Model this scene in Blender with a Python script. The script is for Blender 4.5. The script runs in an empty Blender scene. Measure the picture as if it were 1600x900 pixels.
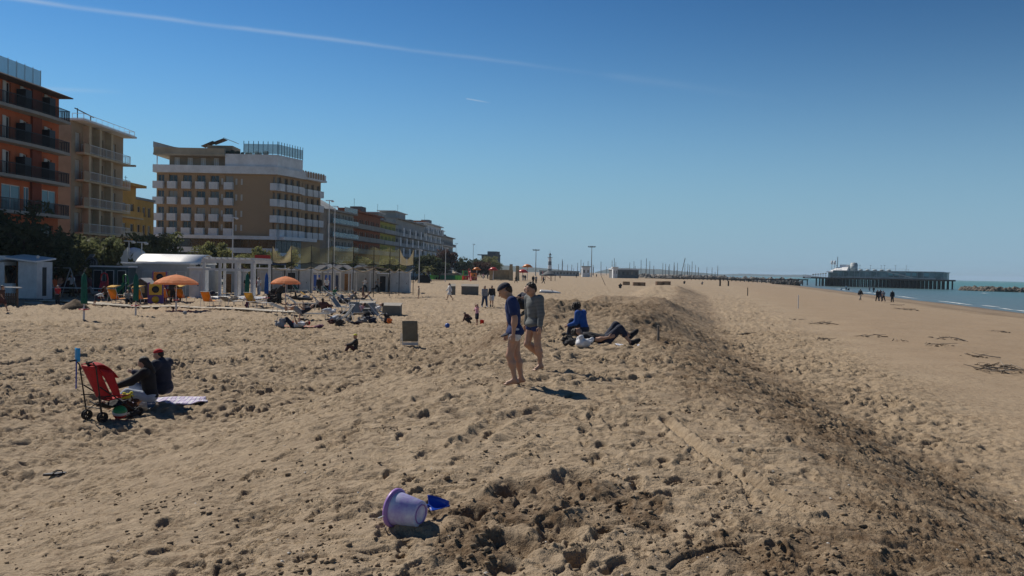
import bpy, bmesh, math, random
import numpy as np
from mathutils import Vector, Matrix
R = math.radians
random.seed(7)
SC = bpy.context.scene
COL = SC.collection

# ---------------------------------------------------------------- camera
FPX = 1330.0                     # focal length in pixels of the 1600 px wide photograph
CAMZ = 2.8
PITCH = math.atan(27.0 / FPX)
ROLL = math.atan(0.0205)
cam_data = bpy.data.cameras.new('camera')
cam_data.sensor_width = 36.0
cam_data.lens = 36.0 * FPX / 1600.0
cam_data.clip_start = 0.05
cam_data.clip_end = 30000.0
cam = bpy.data.objects.new('camera', cam_data)
COL.objects.link(cam)
cam.location = (0, 0, CAMZ)
CAMROT = Matrix.Rotation(math.pi / 2 - PITCH, 3, 'X') @ Matrix.Rotation(ROLL, 3, 'Z')
cam.rotation_euler = CAMROT.to_euler()
SC.camera = cam

# ---------------------------------------------------------------- sky and sun
SUN_EL, SUN_AZ = R(44.0), R(47.0)          # azimuth measured to the left of the view axis (+Y)
SUN_DIR = Vector((-math.sin(SUN_AZ) * math.cos(SUN_EL), math.cos(SUN_AZ) * math.cos(SUN_EL), math.sin(SUN_EL)))
SKY_TINT = (0.60, 0.92, 1.08, 1)
SKY_HAZE = (3.6, 5.6, 7.9, 1)
world = bpy.data.worlds.new('World')
SC.world = world
world.use_nodes = True
wn = world.node_tree
wn.nodes.clear()
def wnode(t, **kw):
    n = wn.nodes.new(t)
    for k, v in kw.items():
        setattr(n, k, v)
    return n
wout = wnode('ShaderNodeOutputWorld')
wbg = wnode('ShaderNodeBackground')
wbg.inputs['Strength'].default_value = 0.072
sky = wnode('ShaderNodeTexSky', sky_type='NISHITA', sun_disc=False)
sky.sun_elevation = SUN_EL
sky.sun_rotation = -SUN_AZ
sky.altitude = 0.0
sky.air_density = 1.0
sky.dust_density = 0.0
sky.ozone_density = 2.0
# thin vapour trails: narrow bands along great circles of the sky
def pix_dir(px, py):
    return (CAMROT @ Vector(((px - 800) / FPX, (450 - py) / FPX, -1))).normalized()
wco = wnode('ShaderNodeTexCoord')
def wmath(op, a, b=None, c=None):
    n = wnode('ShaderNodeMath', operation=op)
    for i, v in enumerate((a, b, c)):
        if v is None:
            continue
        if isinstance(v, (int, float)):
            n.inputs[i].default_value = v
        else:
            wn.links.new(v, n.inputs[i])
    return n.outputs[0]
def wdot(vec):
    n = wnode('ShaderNodeVectorMath', operation='DOT_PRODUCT')
    wn.links.new(wco.outputs['Generated'], n.inputs[0])
    n.inputs[1].default_value = vec
    return n.outputs['Value']
wnoise = wnode('ShaderNodeTexNoise')
wnoise.inputs['Scale'].default_value = 14.0
wnoise.inputs['Detail'].default_value = 5.0
wn.links.new(wco.outputs['Generated'], wnoise.inputs['Vector'])
def trail(p0, p1, width, amp, fade_in, fade_out, wob):
    a, b = pix_dir(*p0), pix_dir(*p1)
    n = a.cross(b).normalized()
    t = (b - a * a.dot(b)).normalized()
    ang = math.acos(a.dot(b))
    off = wmath('ADD', wdot(n), wmath('MULTIPLY', wmath('SUBTRACT', wnoise.outputs['Fac'], 0.5), wob))
    band = wmath('POWER', 2.718, wmath('MULTIPLY', wmath('POWER', wmath('DIVIDE', off, width), 2.0), -1.0))
    u = wmath('DIVIDE', wmath('ARCTAN2', wdot(t), wdot(a)), ang)
    fi = wnode('ShaderNodeMapRange'); wn.links.new(u, fi.inputs['Value'])
    fi.inputs['From Min'].default_value = -fade_in; fi.inputs['From Max'].default_value = 0.05
    fo = wnode('ShaderNodeMapRange'); wn.links.new(u, fo.inputs['Value'])
    fo.inputs['From Min'].default_value = 1.0; fo.inputs['From Max'].default_value = 1.0 - fade_out
    v = wmath('MULTIPLY', band, wmath('MULTIPLY', fi.outputs[0], fo.outputs[0]))
    return wmath('MULTIPLY', v, wmath('MULTIPLY', wnoise.outputs['Fac'], amp * 2))
tr = trail((60, 4), (980, 121), 0.0021, 0.24, 0.8, 0.75, 0.004)
tr = wmath('ADD', tr, trail((960, 119), (1240, 157), 0.004, 0.05, 0.1, 0.9, 0.004))
tr = wmath('ADD', tr, trail((728, 154), (768, 161), 0.0006, 0.35, 0.02, 0.6, 0.0))
tr = wmath('ADD', tr, trail((60, 138), (200, 144), 0.002, 0.16, 0.3, 0.5, 0.001))
wmix = wnode('ShaderNodeMix', data_type='RGBA')
wn.links.new(wmath('MINIMUM', tr, 0.6), wmix.inputs['Factor'])
wtint = wnode('ShaderNodeMix', data_type='RGBA', blend_type='MULTIPLY')      # white balance of the clear spring sky
wtint.inputs['Factor'].default_value = 1.0
wn.links.new(sky.outputs[0], wtint.inputs[6])
wtint.inputs[7].default_value = (SKY_TINT[0] * 0.072, SKY_TINT[1] * 0.072, SKY_TINT[2] * 0.072, 1)
wsep = wnode('ShaderNodeSeparateXYZ')
wn.links.new(wco.outputs['Generated'], wsep.inputs[0])
whaze = wnode('ShaderNodeMix', data_type='RGBA')                    # pale marine haze low in the sky, all round
wn.links.new(wmath('MULTIPLY', wmath('POWER', 2.718, wmath('MULTIPLY', wmath('POWER', wmath('DIVIDE', wmath('MAXIMUM', wsep.outputs['Z'], 0.0), 0.17), 2.0), -1.0)), 0.9), whaze.inputs['Factor'])
wgam = wnode('ShaderNodeGamma')                                     # deep polarised blue away from the sun
wgam.inputs['Gamma'].default_value = 1.8
wn.links.new(wtint.outputs[2], wgam.inputs['Color'])
wlim = wnode('ShaderNodeMix', data_type='RGBA', blend_type='DARKEN')
wlim.inputs['Factor'].default_value = 1.0
wlim.inputs[7].default_value = (0.16, 0.36, 0.75, 1)
wn.links.new(wgam.outputs[0], wlim.inputs[6])
wgain = wnode('ShaderNodeMix', data_type='RGBA', blend_type='MULTIPLY')
wgain.inputs['Factor'].default_value = 1.0
wgain.inputs[7].default_value = (3.0 / 0.072, 2.15 / 0.072, 1.6 / 0.072, 1)
wn.links.new(wlim.outputs[2], wgain.inputs[6])
wn.links.new(wgain.outputs[2], whaze.inputs[6])
whaze.inputs[7].default_value = SKY_HAZE
wn.links.new(whaze.outputs[2], wmix.inputs[6])
wmix.inputs[7].default_value = (8.0, 9.0, 9.8, 1)
wn.links.new(wmix.outputs[2], wbg.inputs['Color'])
wn.links.new(wbg.outputs[0], wout.inputs['Surface'])

sun_data = bpy.data.lights.new('sun', 'SUN')
sun_data.energy = 4.8
sun_data.angle = R(0.53)
sun_data.color = (1.0, 0.93, 0.82)
sun = bpy.data.objects.new('sun', sun_data)
COL.objects.link(sun)
sun.rotation_euler = (-SUN_DIR).to_track_quat('-Z', 'Y').to_euler()

SC.view_settings.view_transform = 'Standard'
SC.view_settings.look = 'None'
SC.view_settings.exposure = 0.0
SC.view_settings.gamma = 1.0
SC.view_settings.use_curve_mapping = False
SC.cycles.use_denoising = True
SC.cycles.max_bounces = 6
SC.cycles.diffuse_bounces = 3
SC.cycles.glossy_bounces = 3
SC.cycles.transparent_max_bounces = 12

# ---------------------------------------------------------------- helpers: materials
def hexlin(r, g, b):
    return tuple(((c / 255) / 12.92 if c / 255 <= 0.04045 else ((c / 255 + 0.055) / 1.055) ** 2.4) for c in (r, g, b))
MATS = {}
def mat(name, col, rough=0.7, var=0.15, scale=6.0, bump=0.0, bscale=40.0, metal=0.0, col2=None, alpha=1.0, trans=0.0, spec=0.5, thin=0.0, tl=None):
    """procedural material: base colour broken up by two octaves of object-space noise, optional bump"""
    if name in MATS:
        return MATS[name]
    m = bpy.data.materials.new(name)
    m.use_nodes = True
    nt = m.node_tree
    bs = nt.nodes['Principled BSDF']
    bs.inputs['Roughness'].default_value = rough
    bs.inputs['Metallic'].default_value = metal
    bs.inputs['Specular IOR Level'].default_value = spec
    co = nt.nodes.new('ShaderNodeTexCoord')
    nz = nt.nodes.new('ShaderNodeTexNoise')
    nz.inputs['Scale'].default_value = scale
    nz.inputs['Detail'].default_value = 6.0
    nz.inputs['Roughness'].default_value = 0.65
    nt.links.new(co.outputs['Object'], nz.inputs['Vector'])
    mx = nt.nodes.new('ShaderNodeMix'); mx.data_type = 'RGBA'
    mr = nt.nodes.new('ShaderNodeMapRange')
    mr.inputs['From Min'].default_value = 0.3; mr.inputs['From Max'].default_value = 0.7
    nt.links.new(nz.outputs['Fac'], mr.inputs['Value'])
    nt.links.new(mr.outputs[0], mx.inputs['Factor'])
    c2 = col2 if col2 else tuple(max(0, c * (1 - var * 2)) for c in col)
    c1 = tuple(min(1, c * (1 + (0 if col2 else var * 0.4))) for c in col)
    mx.inputs[6].default_value = (*c1, 1)
    mx.inputs[7].default_value = (*c2, 1)
    nt.links.new(mx.outputs[2], bs.inputs['Base Color'])
    if bump:
        n2 = nt.nodes.new('ShaderNodeTexNoise')
        n2.inputs['Scale'].default_value = bscale
        n2.inputs['Detail'].default_value = 4.0
        nt.links.new(co.outputs['Object'], n2.inputs['Vector'])
        bp = nt.nodes.new('ShaderNodeBump')
        bp.inputs['Strength'].default_value = bump
        bp.inputs['Distance'].default_value = 0.02
        nt.links.new(n2.outputs['Fac'], bp.inputs['Height'])
        nt.links.new(bp.outputs[0], bs.inputs['Normal'])
    out = nt.nodes['Material Output']
    if tl:                                            # thin cloth or leaf: some light comes through
        td = nt.nodes.new('ShaderNodeBsdfTranslucent')
        nt.links.new(mx.outputs[2], td.inputs['Color'])
        ms = nt.nodes.new('ShaderNodeMixShader')
        ms.inputs[0].default_value = tl
        nt.links.new(bs.outputs[0], ms.inputs[1]); nt.links.new(td.outputs[0], ms.inputs[2])
        nt.links.new(ms.outputs[0], out.inputs['Surface'])
    if alpha < 1.0:
        bs.inputs['Alpha'].default_value = alpha
    if trans:
        bs.inputs['Transmission Weight'].default_value = trans
    MATS[name] = m
    return m

# ---------------------------------------------------------------- helpers: numpy noise
def _hash(ix, iy, seed):
    h = (ix.astype(np.uint32) * np.uint32(374761393) + iy.astype(np.uint32) * np.uint32(668265263) + np.uint32((seed * 974634777) & 0xffffffff))
    h = (h ^ (h >> np.uint32(13))) * np.uint32(1274126177)
    h = h ^ (h >> np.uint32(16))
    return h
def pnoise(x, y, seed=0):
    """2-D gradient noise, about -0.7 .. 0.7"""
    x0 = np.floor(x); y0 = np.floor(y)
    fx = (x - x0).astype(np.float32); fy = (y - y0).astype(np.float32)
    ix = x0.astype(np.int64); iy = y0.astype(np.int64)
    u = fx * fx * fx * (fx * (fx * 6 - 15) + 10); v = fy * fy * fy * (fy * (fy * 6 - 15) + 10)
    def g(dx, dy):
        a = (_hash(ix + dx, iy + dy, seed) & np.uint32(1023)).astype(np.float32) * np.float32(2 * math.pi / 1024)
        return np.cos(a) * (fx - dx) + np.sin(a) * (fy - dy)
    return (g(0, 0) * (1 - u) + g(1, 0) * u) * (1 - v) + (g(0, 1) * (1 - u) + g(1, 1) * u) * v
def worley(x, y, seed=0):
    """distance to the nearest of one jittered point per cell, 0 .. ~1"""
    ix = np.floor(x).astype(np.int64); iy = np.floor(y).astype(np.int64)
    best = np.full(x.shape, 9.0, np.float32)
    for dx in (-1, 0, 1):
        for dy in (-1, 0, 1):
            h = _hash(ix + dx, iy + dy, seed)
            px = ix + dx + (h & np.uint32(1023)).astype(np.float32) / 1023
            py = iy + dy + ((h >> np.uint32(10)) & np.uint32(1023)).astype(np.float32) / 1023
            best = np.minimum(best, (px - x) ** 2 + (py - y) ** 2)
    return np.sqrt(best)
def sstep(a, b, x):
    t = np.clip((x - a) / (b - a), 0, 1)
    return t * t * (3 - 2 * t)

# ---------------------------------------------------------------- terrain height
COAST = R(13.0)
CC, CS = math.cos(COAST), math.sin(COAST)
SHORE = 40.5
SEA_Z = -1.25
def ridge_center(y):
    return np.interp(y, [-30, 0, 8, 14, 20, 30, 52, 100, 200, 400], [-2.5, 0.2, 0.6, 0.9, 1.5, 2.4, 7.0, 17.5, 36.0, 78.0])
def ridge_height(y):
    return np.interp(y, [-40, -20, 0, 12, 17, 20, 22.5, 26, 29, 33, 38, 42, 48, 54, 62, 80, 100, 118, 128, 150, 200, 260],
                        [1.0, 1.2, 1.25, 1.25, 1.3, 1.1, 0.75, 1.2, 1.75, 1.5, 0.85, 1.0, 1.5, 1.1, 0.6, 0.6, 0.5, 1.2, 0.6, 0.45, 0.3, 0.0])
def H(x, y):
    """large shapes of the beach (metres; 0 = open sand on the left, the sea lies at SEA_Z)"""
    x = np.asarray(x, np.float64); y = np.asarray(y, np.float64)
    u = x * CC - y * CS
    z = np.zeros_like(x)
    # seaward slope with a low berm before the wet sand
    z = z - 0.75 * sstep(5, 33, u) - 0.55 * np.clip((u - 33) / 8.5, 0, 1) - 0.10 * sstep(28.5, 31.0, u + 0.8 * pnoise(y * 0.08, x * 0.02, 4))
    z = z - 3.0 * sstep(42, 90, u)
    # bulldozed winter ridge
    c = ridge_center(y); hh = ridge_height(y)
    s = x - c
    w = 0.35 * pnoise(x * 0.35, y * 0.35, 11)
    right = sstep(5.9 + 0.9 * pnoise(y * 0.22, x * 0 + 3.1, 5), 1.7, s + w)
    leftw = np.interp(y, [0, 8, 14, 18, 24, 32], [9.0, 8.0, 7.0, 5.0, 4.0, 4.5])
    left = sstep(-leftw, -0.9, s + w * 1.5)
    body = np.where(s > 0, right, left)
    z = z + hh * body * (1 + 0.22 * pnoise(x * 0.5, y * 0.42, 14) * sstep(14, 24, y)) + 0.12 * body * sstep(18, 26, y) * pnoise(x * 1.1, y * 1.0, 15)
    z = z + 0.10 * pnoise(x * 0.11, y * 0.11, 1) + 0.05 * pnoise(x * 0.45, y * 0.45, 2) * (0.5 + np.clip(hh, 0, 1))
    far = sstep(150, 420, np.hypot(x, y))
    return z * 1.0 + 0.25 * far * sstep(10, -40, u)
def H1(x, y):
    return float(H(np.array([x]), np.array([y]))[0])
def ray(px, py):
    return CAMROT @ Vector(((px - 800) / FPX, (450 - py) / FPX, -1))
def G(px, py):
    """point of the ground seen at a pixel of the 1600x900 photograph"""
    d = ray(px, py)
    ts = np.concatenate([np.linspace(2, 60, 1200), np.linspace(60.2, 700, 3000)])
    z = CAMZ + d.z * ts - H(d.x * ts, d.y * ts)
    k = int(np.argmax(z < 0))
    if z[k] >= 0:
        k = len(ts) - 1
    t = ts[k] if k == 0 else ts[k - 1] + (ts[k] - ts[k - 1]) * z[k - 1] / (z[k - 1] - z[k])
    return Vector((d.x * t, d.y * t, CAMZ + d.z * t))
def AT(px, py, depth):
    """point at a pixel and a distance along the view axis"""
    d = ray(px, py)
    t = depth / d.y
    return Vector((d.x * t, depth, CAMZ + d.z * t))
# ---------------------------------------------------------------- the sand sheet
def polyline_dist(x, y, pts):
    best = np.full(x.shape, 1e9, np.float32); side = np.zeros(x.shape, np.float32)
    for (ax, ay), (bx, by) in zip(pts[:-1], pts[1:]):
        dx, dy = bx - ax, by - ay
        L2 = dx * dx + dy * dy
        t = np.clip(((x - ax) * dx + (y - ay) * dy) / L2, 0, 1)
        d = np.hypot(x - ax - t * dx, y - ay - t * dy)
        best = np.minimum(best, d)
    return best
def gp(*pp):
    return [tuple(G(*p)[:2]) for p in pp]
def smooth_line(pts, n=6):
    out = []
    P = [np.array(p) for p in pts]
    P = [2 * P[0] - P[1]] + P + [2 * P[-1] - P[-2]]
    for i in range(1, len(P) - 2):
        for k in range(n):
            t = k / n
            out.append(tuple(0.5 * (2 * P[i] + (P[i + 1] - P[i - 1]) * t + (2 * P[i - 1] - 5 * P[i] + 4 * P[i + 1] - P[i + 2]) * t * t + (3 * P[i] - P[i - 1] - 3 * P[i + 1] + P[i + 2]) * t ** 3)))
    out.append(tuple(P[-2]))
    return out
TRACK_A = smooth_line(gp((1035, 655), (1080, 690), (1130, 725), (1190, 765), (1260, 800)))      # dug groove on the mound
TRACK_B = smooth_line(gp((40, 732), (150, 729), (260, 715), (380, 695), (500, 662), (640, 630), (790, 592)))   # dragged smooth path
TRACK_C = smooth_line(gp((740, 690), (790, 655), (860, 640), (960, 650), (1035, 655)))
HOLES = [(G(805, 766), 0.22, 0.10), (G(905, 750), 0.22, 0.08), (G(740, 800), 0.14, 0.07), (G(800, 850), 0.16, 0.07), (G(905, 868), 0.10, 0.07), (G(870, 830), 0.16, 0.06)]
LUMPS = [(G(818, 770), 0.11, 0.12), (G(850, 786), 0.16, 0.05), (G(770, 770), 0.2, 0.04), (G(930, 768), 0.22, 0.04), (G(560, 798), 0.12, 0.04), (G(880, 800), 0.2, 0.05)]
DAMP_SPOTS = [(G(820, 790), 0.75), (G(900, 765), 0.6), (G(1000, 800), 0.4), (G(1200, 870), 0.5), (G(1320, 860), 0.7), (G(740, 850), 0.4), (G(700, 800), 0.3)]
def zones(x, y):
    """rough = how clodded, damp = how moist, with shade of the far mounds painted in"""
    c = ridge_center(y)
    s = x - c
    n1 = pnoise(x * 0.6, y * 0.6, 21)
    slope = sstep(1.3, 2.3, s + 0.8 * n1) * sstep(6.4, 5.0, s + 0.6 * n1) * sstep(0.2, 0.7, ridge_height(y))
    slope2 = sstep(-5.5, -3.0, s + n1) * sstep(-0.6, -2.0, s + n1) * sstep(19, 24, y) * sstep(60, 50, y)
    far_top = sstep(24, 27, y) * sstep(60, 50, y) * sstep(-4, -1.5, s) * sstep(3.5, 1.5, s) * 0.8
    damp = np.zeros_like(x)
    for p, r in DAMP_SPOTS:
        damp = np.maximum(damp, sstep(r, r * 0.45, np.hypot(x - p.x, y - p.y) + 0.35 * pnoise(x * 3, y * 3, 31) + 0.2 * pnoise(x * 9, y * 9, 32)))
    rough = np.clip(slope * 0.8 + 0.7 * slope2 + far_top + 0.45 * damp, 0, 1)
    front = sstep(6.0, 4.0, y) * sstep(1.4, 3.0, x) * 0.35
    rough = np.clip(rough + front, 0, 1)
    damp_shade = np.clip(0.78 * slope * (0.55 + 0.9 * sstep(-0.2, 0.3, pnoise(x * 1.3, y * 1.3, 33))) + 0.85 * slope2 + 0.7 * far_top + damp + front * 0.5, 0, 1)  # moist digging and slope; slope2 and far_top paint the mounds' shade
    return rough, damp_shade
def detail(x, y, r):
    """trampled relief in metres, fading with distance from the camera where the grid gets coarse"""
    u = x * CC - y * CS
    seaw = sstep(3.4, 7.0, u)                       # the lower beach has been washed smooth
    inland = sstep(30, 33, u)
    near = 1.0 - sstep(16, 40, r)
    mid = (1.0 + 1.2 * sstep(9, 24, r)) * (1.0 - sstep(70, 220, r))
    rough, damp = zones(x, y)
    mid = mid * (1 - 0.45 * rough * sstep(12, 20, r))
    calm = (1 - 0.85 * seaw) * (1 - 0.85 * inland)
    big = (1 - 0.9 * seaw)
    wx = x + 0.25 * pnoise(x * 1.3, y * 1.3, 41); wy = y + 0.25 * pnoise(x * 1.3, y * 1.3, 42)
    patch = sstep(-0.25, 0.3, pnoise(x * 0.5, y * 0.5, 49))
    z = mid * big * calm * 0.040 * pnoise(wx * 1.4, wy * 1.4, 43)
    # overlapping foot pits
    w1 = worley(wx * 3.0, wy * 3.0, 44)
    pit = -sstep(0.42, 0.12, w1) + 0.55 * sstep(0.32, 0.5, w1) * sstep(0.72, 0.5, w1)
    z = z + mid * calm * (0.013 + 0.003 * rough + 0.016 * patch) * (1 - 0.75 * seaw) * pit * (0.55 + 0.9 * sstep(-0.2, 0.3, pnoise(x * 1.1, y * 1.1, 45)))
    w2 = worley(wx * 4.7 + 7, wy * 4.7, 46)
    z = z + mid * calm * (0.012 + 0.008 * rough) * (-sstep(0.45, 0.1, w2))
    w0 = worley(wx * 0.9 + 3, wy * 0.9 + 8, 56)
    z = z - mid * calm * big * 0.040 * sstep(0.20, 0.06, w0)
    # clods: sharp-edged crumbs in three sizes
    cl = pnoise(x * 9, y * 9, 47); cl2 = pnoise(x * 19, y * 19, 48); cl3 = pnoise(x * 41, y * 41, 57)
    clus = sstep(0.10, 0.32, pnoise(x * 1.6 + 3, y * 1.6, 62) + 0.25 * pnoise(x * 6, y * 6, 63)) * (1 - sstep(18, 45, r)) * (1 - sstep(2.2, 3.0, x - ridge_center(y)))
    z = z + clus * (0.009 * sstep(0.02, 0.22, cl) + 0.009 * sstep(0.0, 0.2, cl2))
    crumb = sstep(-0.05, 0.35, pnoise(x * 2.1, y * 2.1, 58) + 0.45 * rough)
    z = z + near * (calm * 0.004 * patch + 0.003 * rough) * sstep(0.10, 0.30, cl)
    z = z + near * (calm * 0.016 * crumb + 0.006 * rough) * sstep(0.10, 0.30, cl2)
    z = z + near * (calm * 0.011 * crumb + 0.006 * rough) * sstep(0.05, 0.28, cl3)
    z = z + near * 0.004 * pnoise(x * 33, y * 33, 50)
    z = z + mid * calm * 0.016 * pnoise(x * 5.2, y * 5.2, 51)
    # crescent-shaped scuffs with a steep edge
    sc = pnoise(wx * 3.6, wy * 5.4, 59); sc2 = pnoise(wx * 7.6 + 5, wy * 10.5, 60)
    z = z - mid * big * calm * (0.020 + 0.026 * patch) * sstep(0.20, 0.27, sc) * (1 - 0.7 * sstep(0.24, 0.5, sc)) - mid * calm * (0.010 + 0.018 * patch) * sstep(0.16, 0.23, sc2) * (1 - 0.7 * sstep(0.22, 0.5, sc2))
    z = z * (0.62 + 0.38 * sstep(7.5, 13, r))
    lmp = pnoise(wx * 5.5 + 9, wy * 5.5, 64)
    z = z + mid * calm * (0.012 + 0.022 * patch) * sstep(0.16, 0.24, lmp) * sstep(7, 13, r) * (1 - 0.8 * seaw)
    # marks
    d = polyline_dist(x, y, TRACK_A)
    jag = 1 + 0.8 * pnoise(x * 11, y * 11, 52)
    z = np.where(d < 0.5, z * (0.35 + 0.65 * sstep(0.03, 0.14, d)) - 0.05 * sstep(0.06, 0.02, d) + 0.03 * jag * sstep(0.06, 0.09, d) * sstep(0.15, 0.10, d), z)
    d = polyline_dist(x, y, TRACK_B)
    z = np.where(d < 0.8, z * (0.22 + 0.78 * sstep(0.08, 0.25, d)) - 0.015 * sstep(0.2, 0.08, d) + 0.022 * jag * sstep(0.16, 0.22, d) * sstep(0.32, 0.23, d), z)
    d = polyline_dist(x, y, TRACK_C)
    z = np.where(d < 0.5, z - 0.025 * sstep(0.12, 0.04, d) + 0.03 * jag * sstep(0.10, 0.16, d) * sstep(0.3, 0.17, d), z)
    for p, rr, dp in HOLES:
        q = np.hypot(x - p.x, (y - p.y) * 0.8) + 0.06 * pnoise(x * 7, y * 7, 53)
        z = z - dp * sstep(rr, rr * 0.5, q) + dp * 0.22 * sstep(rr * 0.9, rr * 1.15, q) * sstep(rr * 1.7, rr * 1.2, q) * jag
    for p, rr, dp in LUMPS:
        q = np.hypot(x - p.x, y - p.y) + 0.05 * pnoise(x * 9, y * 9, 54)
        z = z + dp * sstep(rr, rr * 0.4, q) * (1 + 0.25 * cl)
    return z, rough, damp

def build_ground():
    half = R(38)
    th_f = np.linspace(-half, half, 760)
    th_c = np.linspace(half, 2 * math.pi - half, 92)[1:-1]
    th = np.concatenate([th_f, th_c])
    r1 = np.concatenate([[0.15, 0.5, 1.0, 1.6, 2.2, 2.8, 3.3], np.geomspace(3.7, 14, 560), np.geomspace(14, 45, 540)[1:], np.geomspace(45, 110, 110)[1:], np.geomspace(110, 700, 60)[1:], np.geomspace(700, 7000, 22)[1:]])
    T, RR = np.meshgrid(th, r1)
    X = (RR * np.sin(T)); Y = (RR * np.cos(T))
    Z = H(X, Y)
    nr, nt = X.shape
    nf = len(th_f)
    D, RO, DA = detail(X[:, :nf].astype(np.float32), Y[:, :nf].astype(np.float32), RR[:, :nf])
    Z[:, :nf] += D
    # walkers' trails: single footprints, heel and ball, with a pushed-up rim
    rng = np.random.RandomState(12)
    trails = [((620, 880), (900, 600), 0.0), ((1010, 890), (880, 640), .2), ((200, 880), (560, 620), .3), ((60, 820), (420, 640), .1), ((760, 890), (1100, 640), .5), ((1330, 880), (1050, 620), .2), ((300, 760), (700, 600), .4), ((480, 890), (760, 640), .6), ((930, 880), (1200, 700), .2), ((1100, 880), (960, 580), .7), ((100, 700), (330, 560), .2), ((1250, 780), (1060, 560), .4)]
    for p0, p1, ph in trails:
        a, b = G(*p0), G(*p1)
        dx, dy = b.x - a.x, b.y - a.y; L = math.hypot(dx, dy); ux, uy = dx / L, dy / L
        for k in range(int(L / 0.62)):
            t = (k + ph) * 0.62 + rng.uniform(-.08, .08); sd = (0.11 if k % 2 else -0.11) + rng.uniform(-.03, .03) + 0.5 * math.sin(t * 0.5 + ph * 9)
            cx, cy = a.x + ux * t - uy * sd, a.y + uy * t + ux * sd
            r0, t0 = math.hypot(cx, cy), math.atan2(cx, cy)
            i0, i1 = np.searchsorted(r1, [r0 - .3, r0 + .3]); j0, j1 = np.searchsorted(th_f, [t0 - .3 / r0, t0 + .3 / r0])
            if i1 - i0 < 3 or j1 - j0 < 3: continue
            sl = (slice(i0, i1), slice(j0, j1))
            an = rng.uniform(-.25, .25); c_, s_ = math.cos(an), math.sin(an); fx, fy = ux * c_ - uy * s_, ux * s_ + uy * c_
            px_ = (X[sl] - cx) * fx + (Y[sl] - cy) * fy; py_ = -(X[sl] - cx) * fy + (Y[sl] - cy) * fx
            q = np.minimum(np.hypot((px_ + .085) / .055, py_ / .042), np.hypot((px_ - .055) / .085, py_ / .055))
            dep = rng.uniform(.018, .034)
            m_ = sstep(1.15, 0.8, q)
            Z[sl] = Z[sl] - dep * m_ + 0.012 * sstep(1.0, 1.25, q) * sstep(1.9, 1.3, q) * (px_ > -.12)
    rough = np.zeros_like(X); damp = np.zeros_like(X)
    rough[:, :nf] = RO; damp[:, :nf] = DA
    co = np.empty((nr * nt, 3), np.float32)
    co[:, 0] = X.ravel(); co[:, 1] = Y.ravel(); co[:, 2] = Z.ravel()
    i = np.arange(nr - 1)[:, None] * nt; j = np.arange(nt)[None, :]; j2 = (j + 1) % nt
    q = np.stack([i + j, i + j2, i + nt + j2, i + nt + j], -1).reshape(-1, 4)[:, ::-1]
    me = bpy.data.meshes.new('sand')
    me.vertices.add(len(co)); me.vertices.foreach_set('co', co.ravel())
    me.loops.add(q.size); me.loops.foreach_set('vertex_index', q.ravel().astype(np.int32))
    me.polygons.add(len(q))
    me.polygons.foreach_set('loop_start', np.arange(0, q.size, 4, dtype=np.int32))
    me.polygons.foreach_set('use_smooth', np.ones(len(q), bool))
    a = me.attributes.new('damp', 'FLOAT', 'POINT'); a.data.foreach_set('value', damp.ravel().astype(np.float32))  # moisture plus the painted shade of the far mounds
    a = me.attributes.new('rough', 'FLOAT', 'POINT'); a.data.foreach_set('value', rough.ravel().astype(np.float32))
    me.update(calc_edges=True)
    o = bpy.data.objects.new('sand', me)
    COL.objects.link(o)
    o['kind'] = 'structure'
    o['label'] = 'trampled pale brown sand of the wide beach with a bulldozed ridge'
    return o
ground = build_ground()

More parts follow.
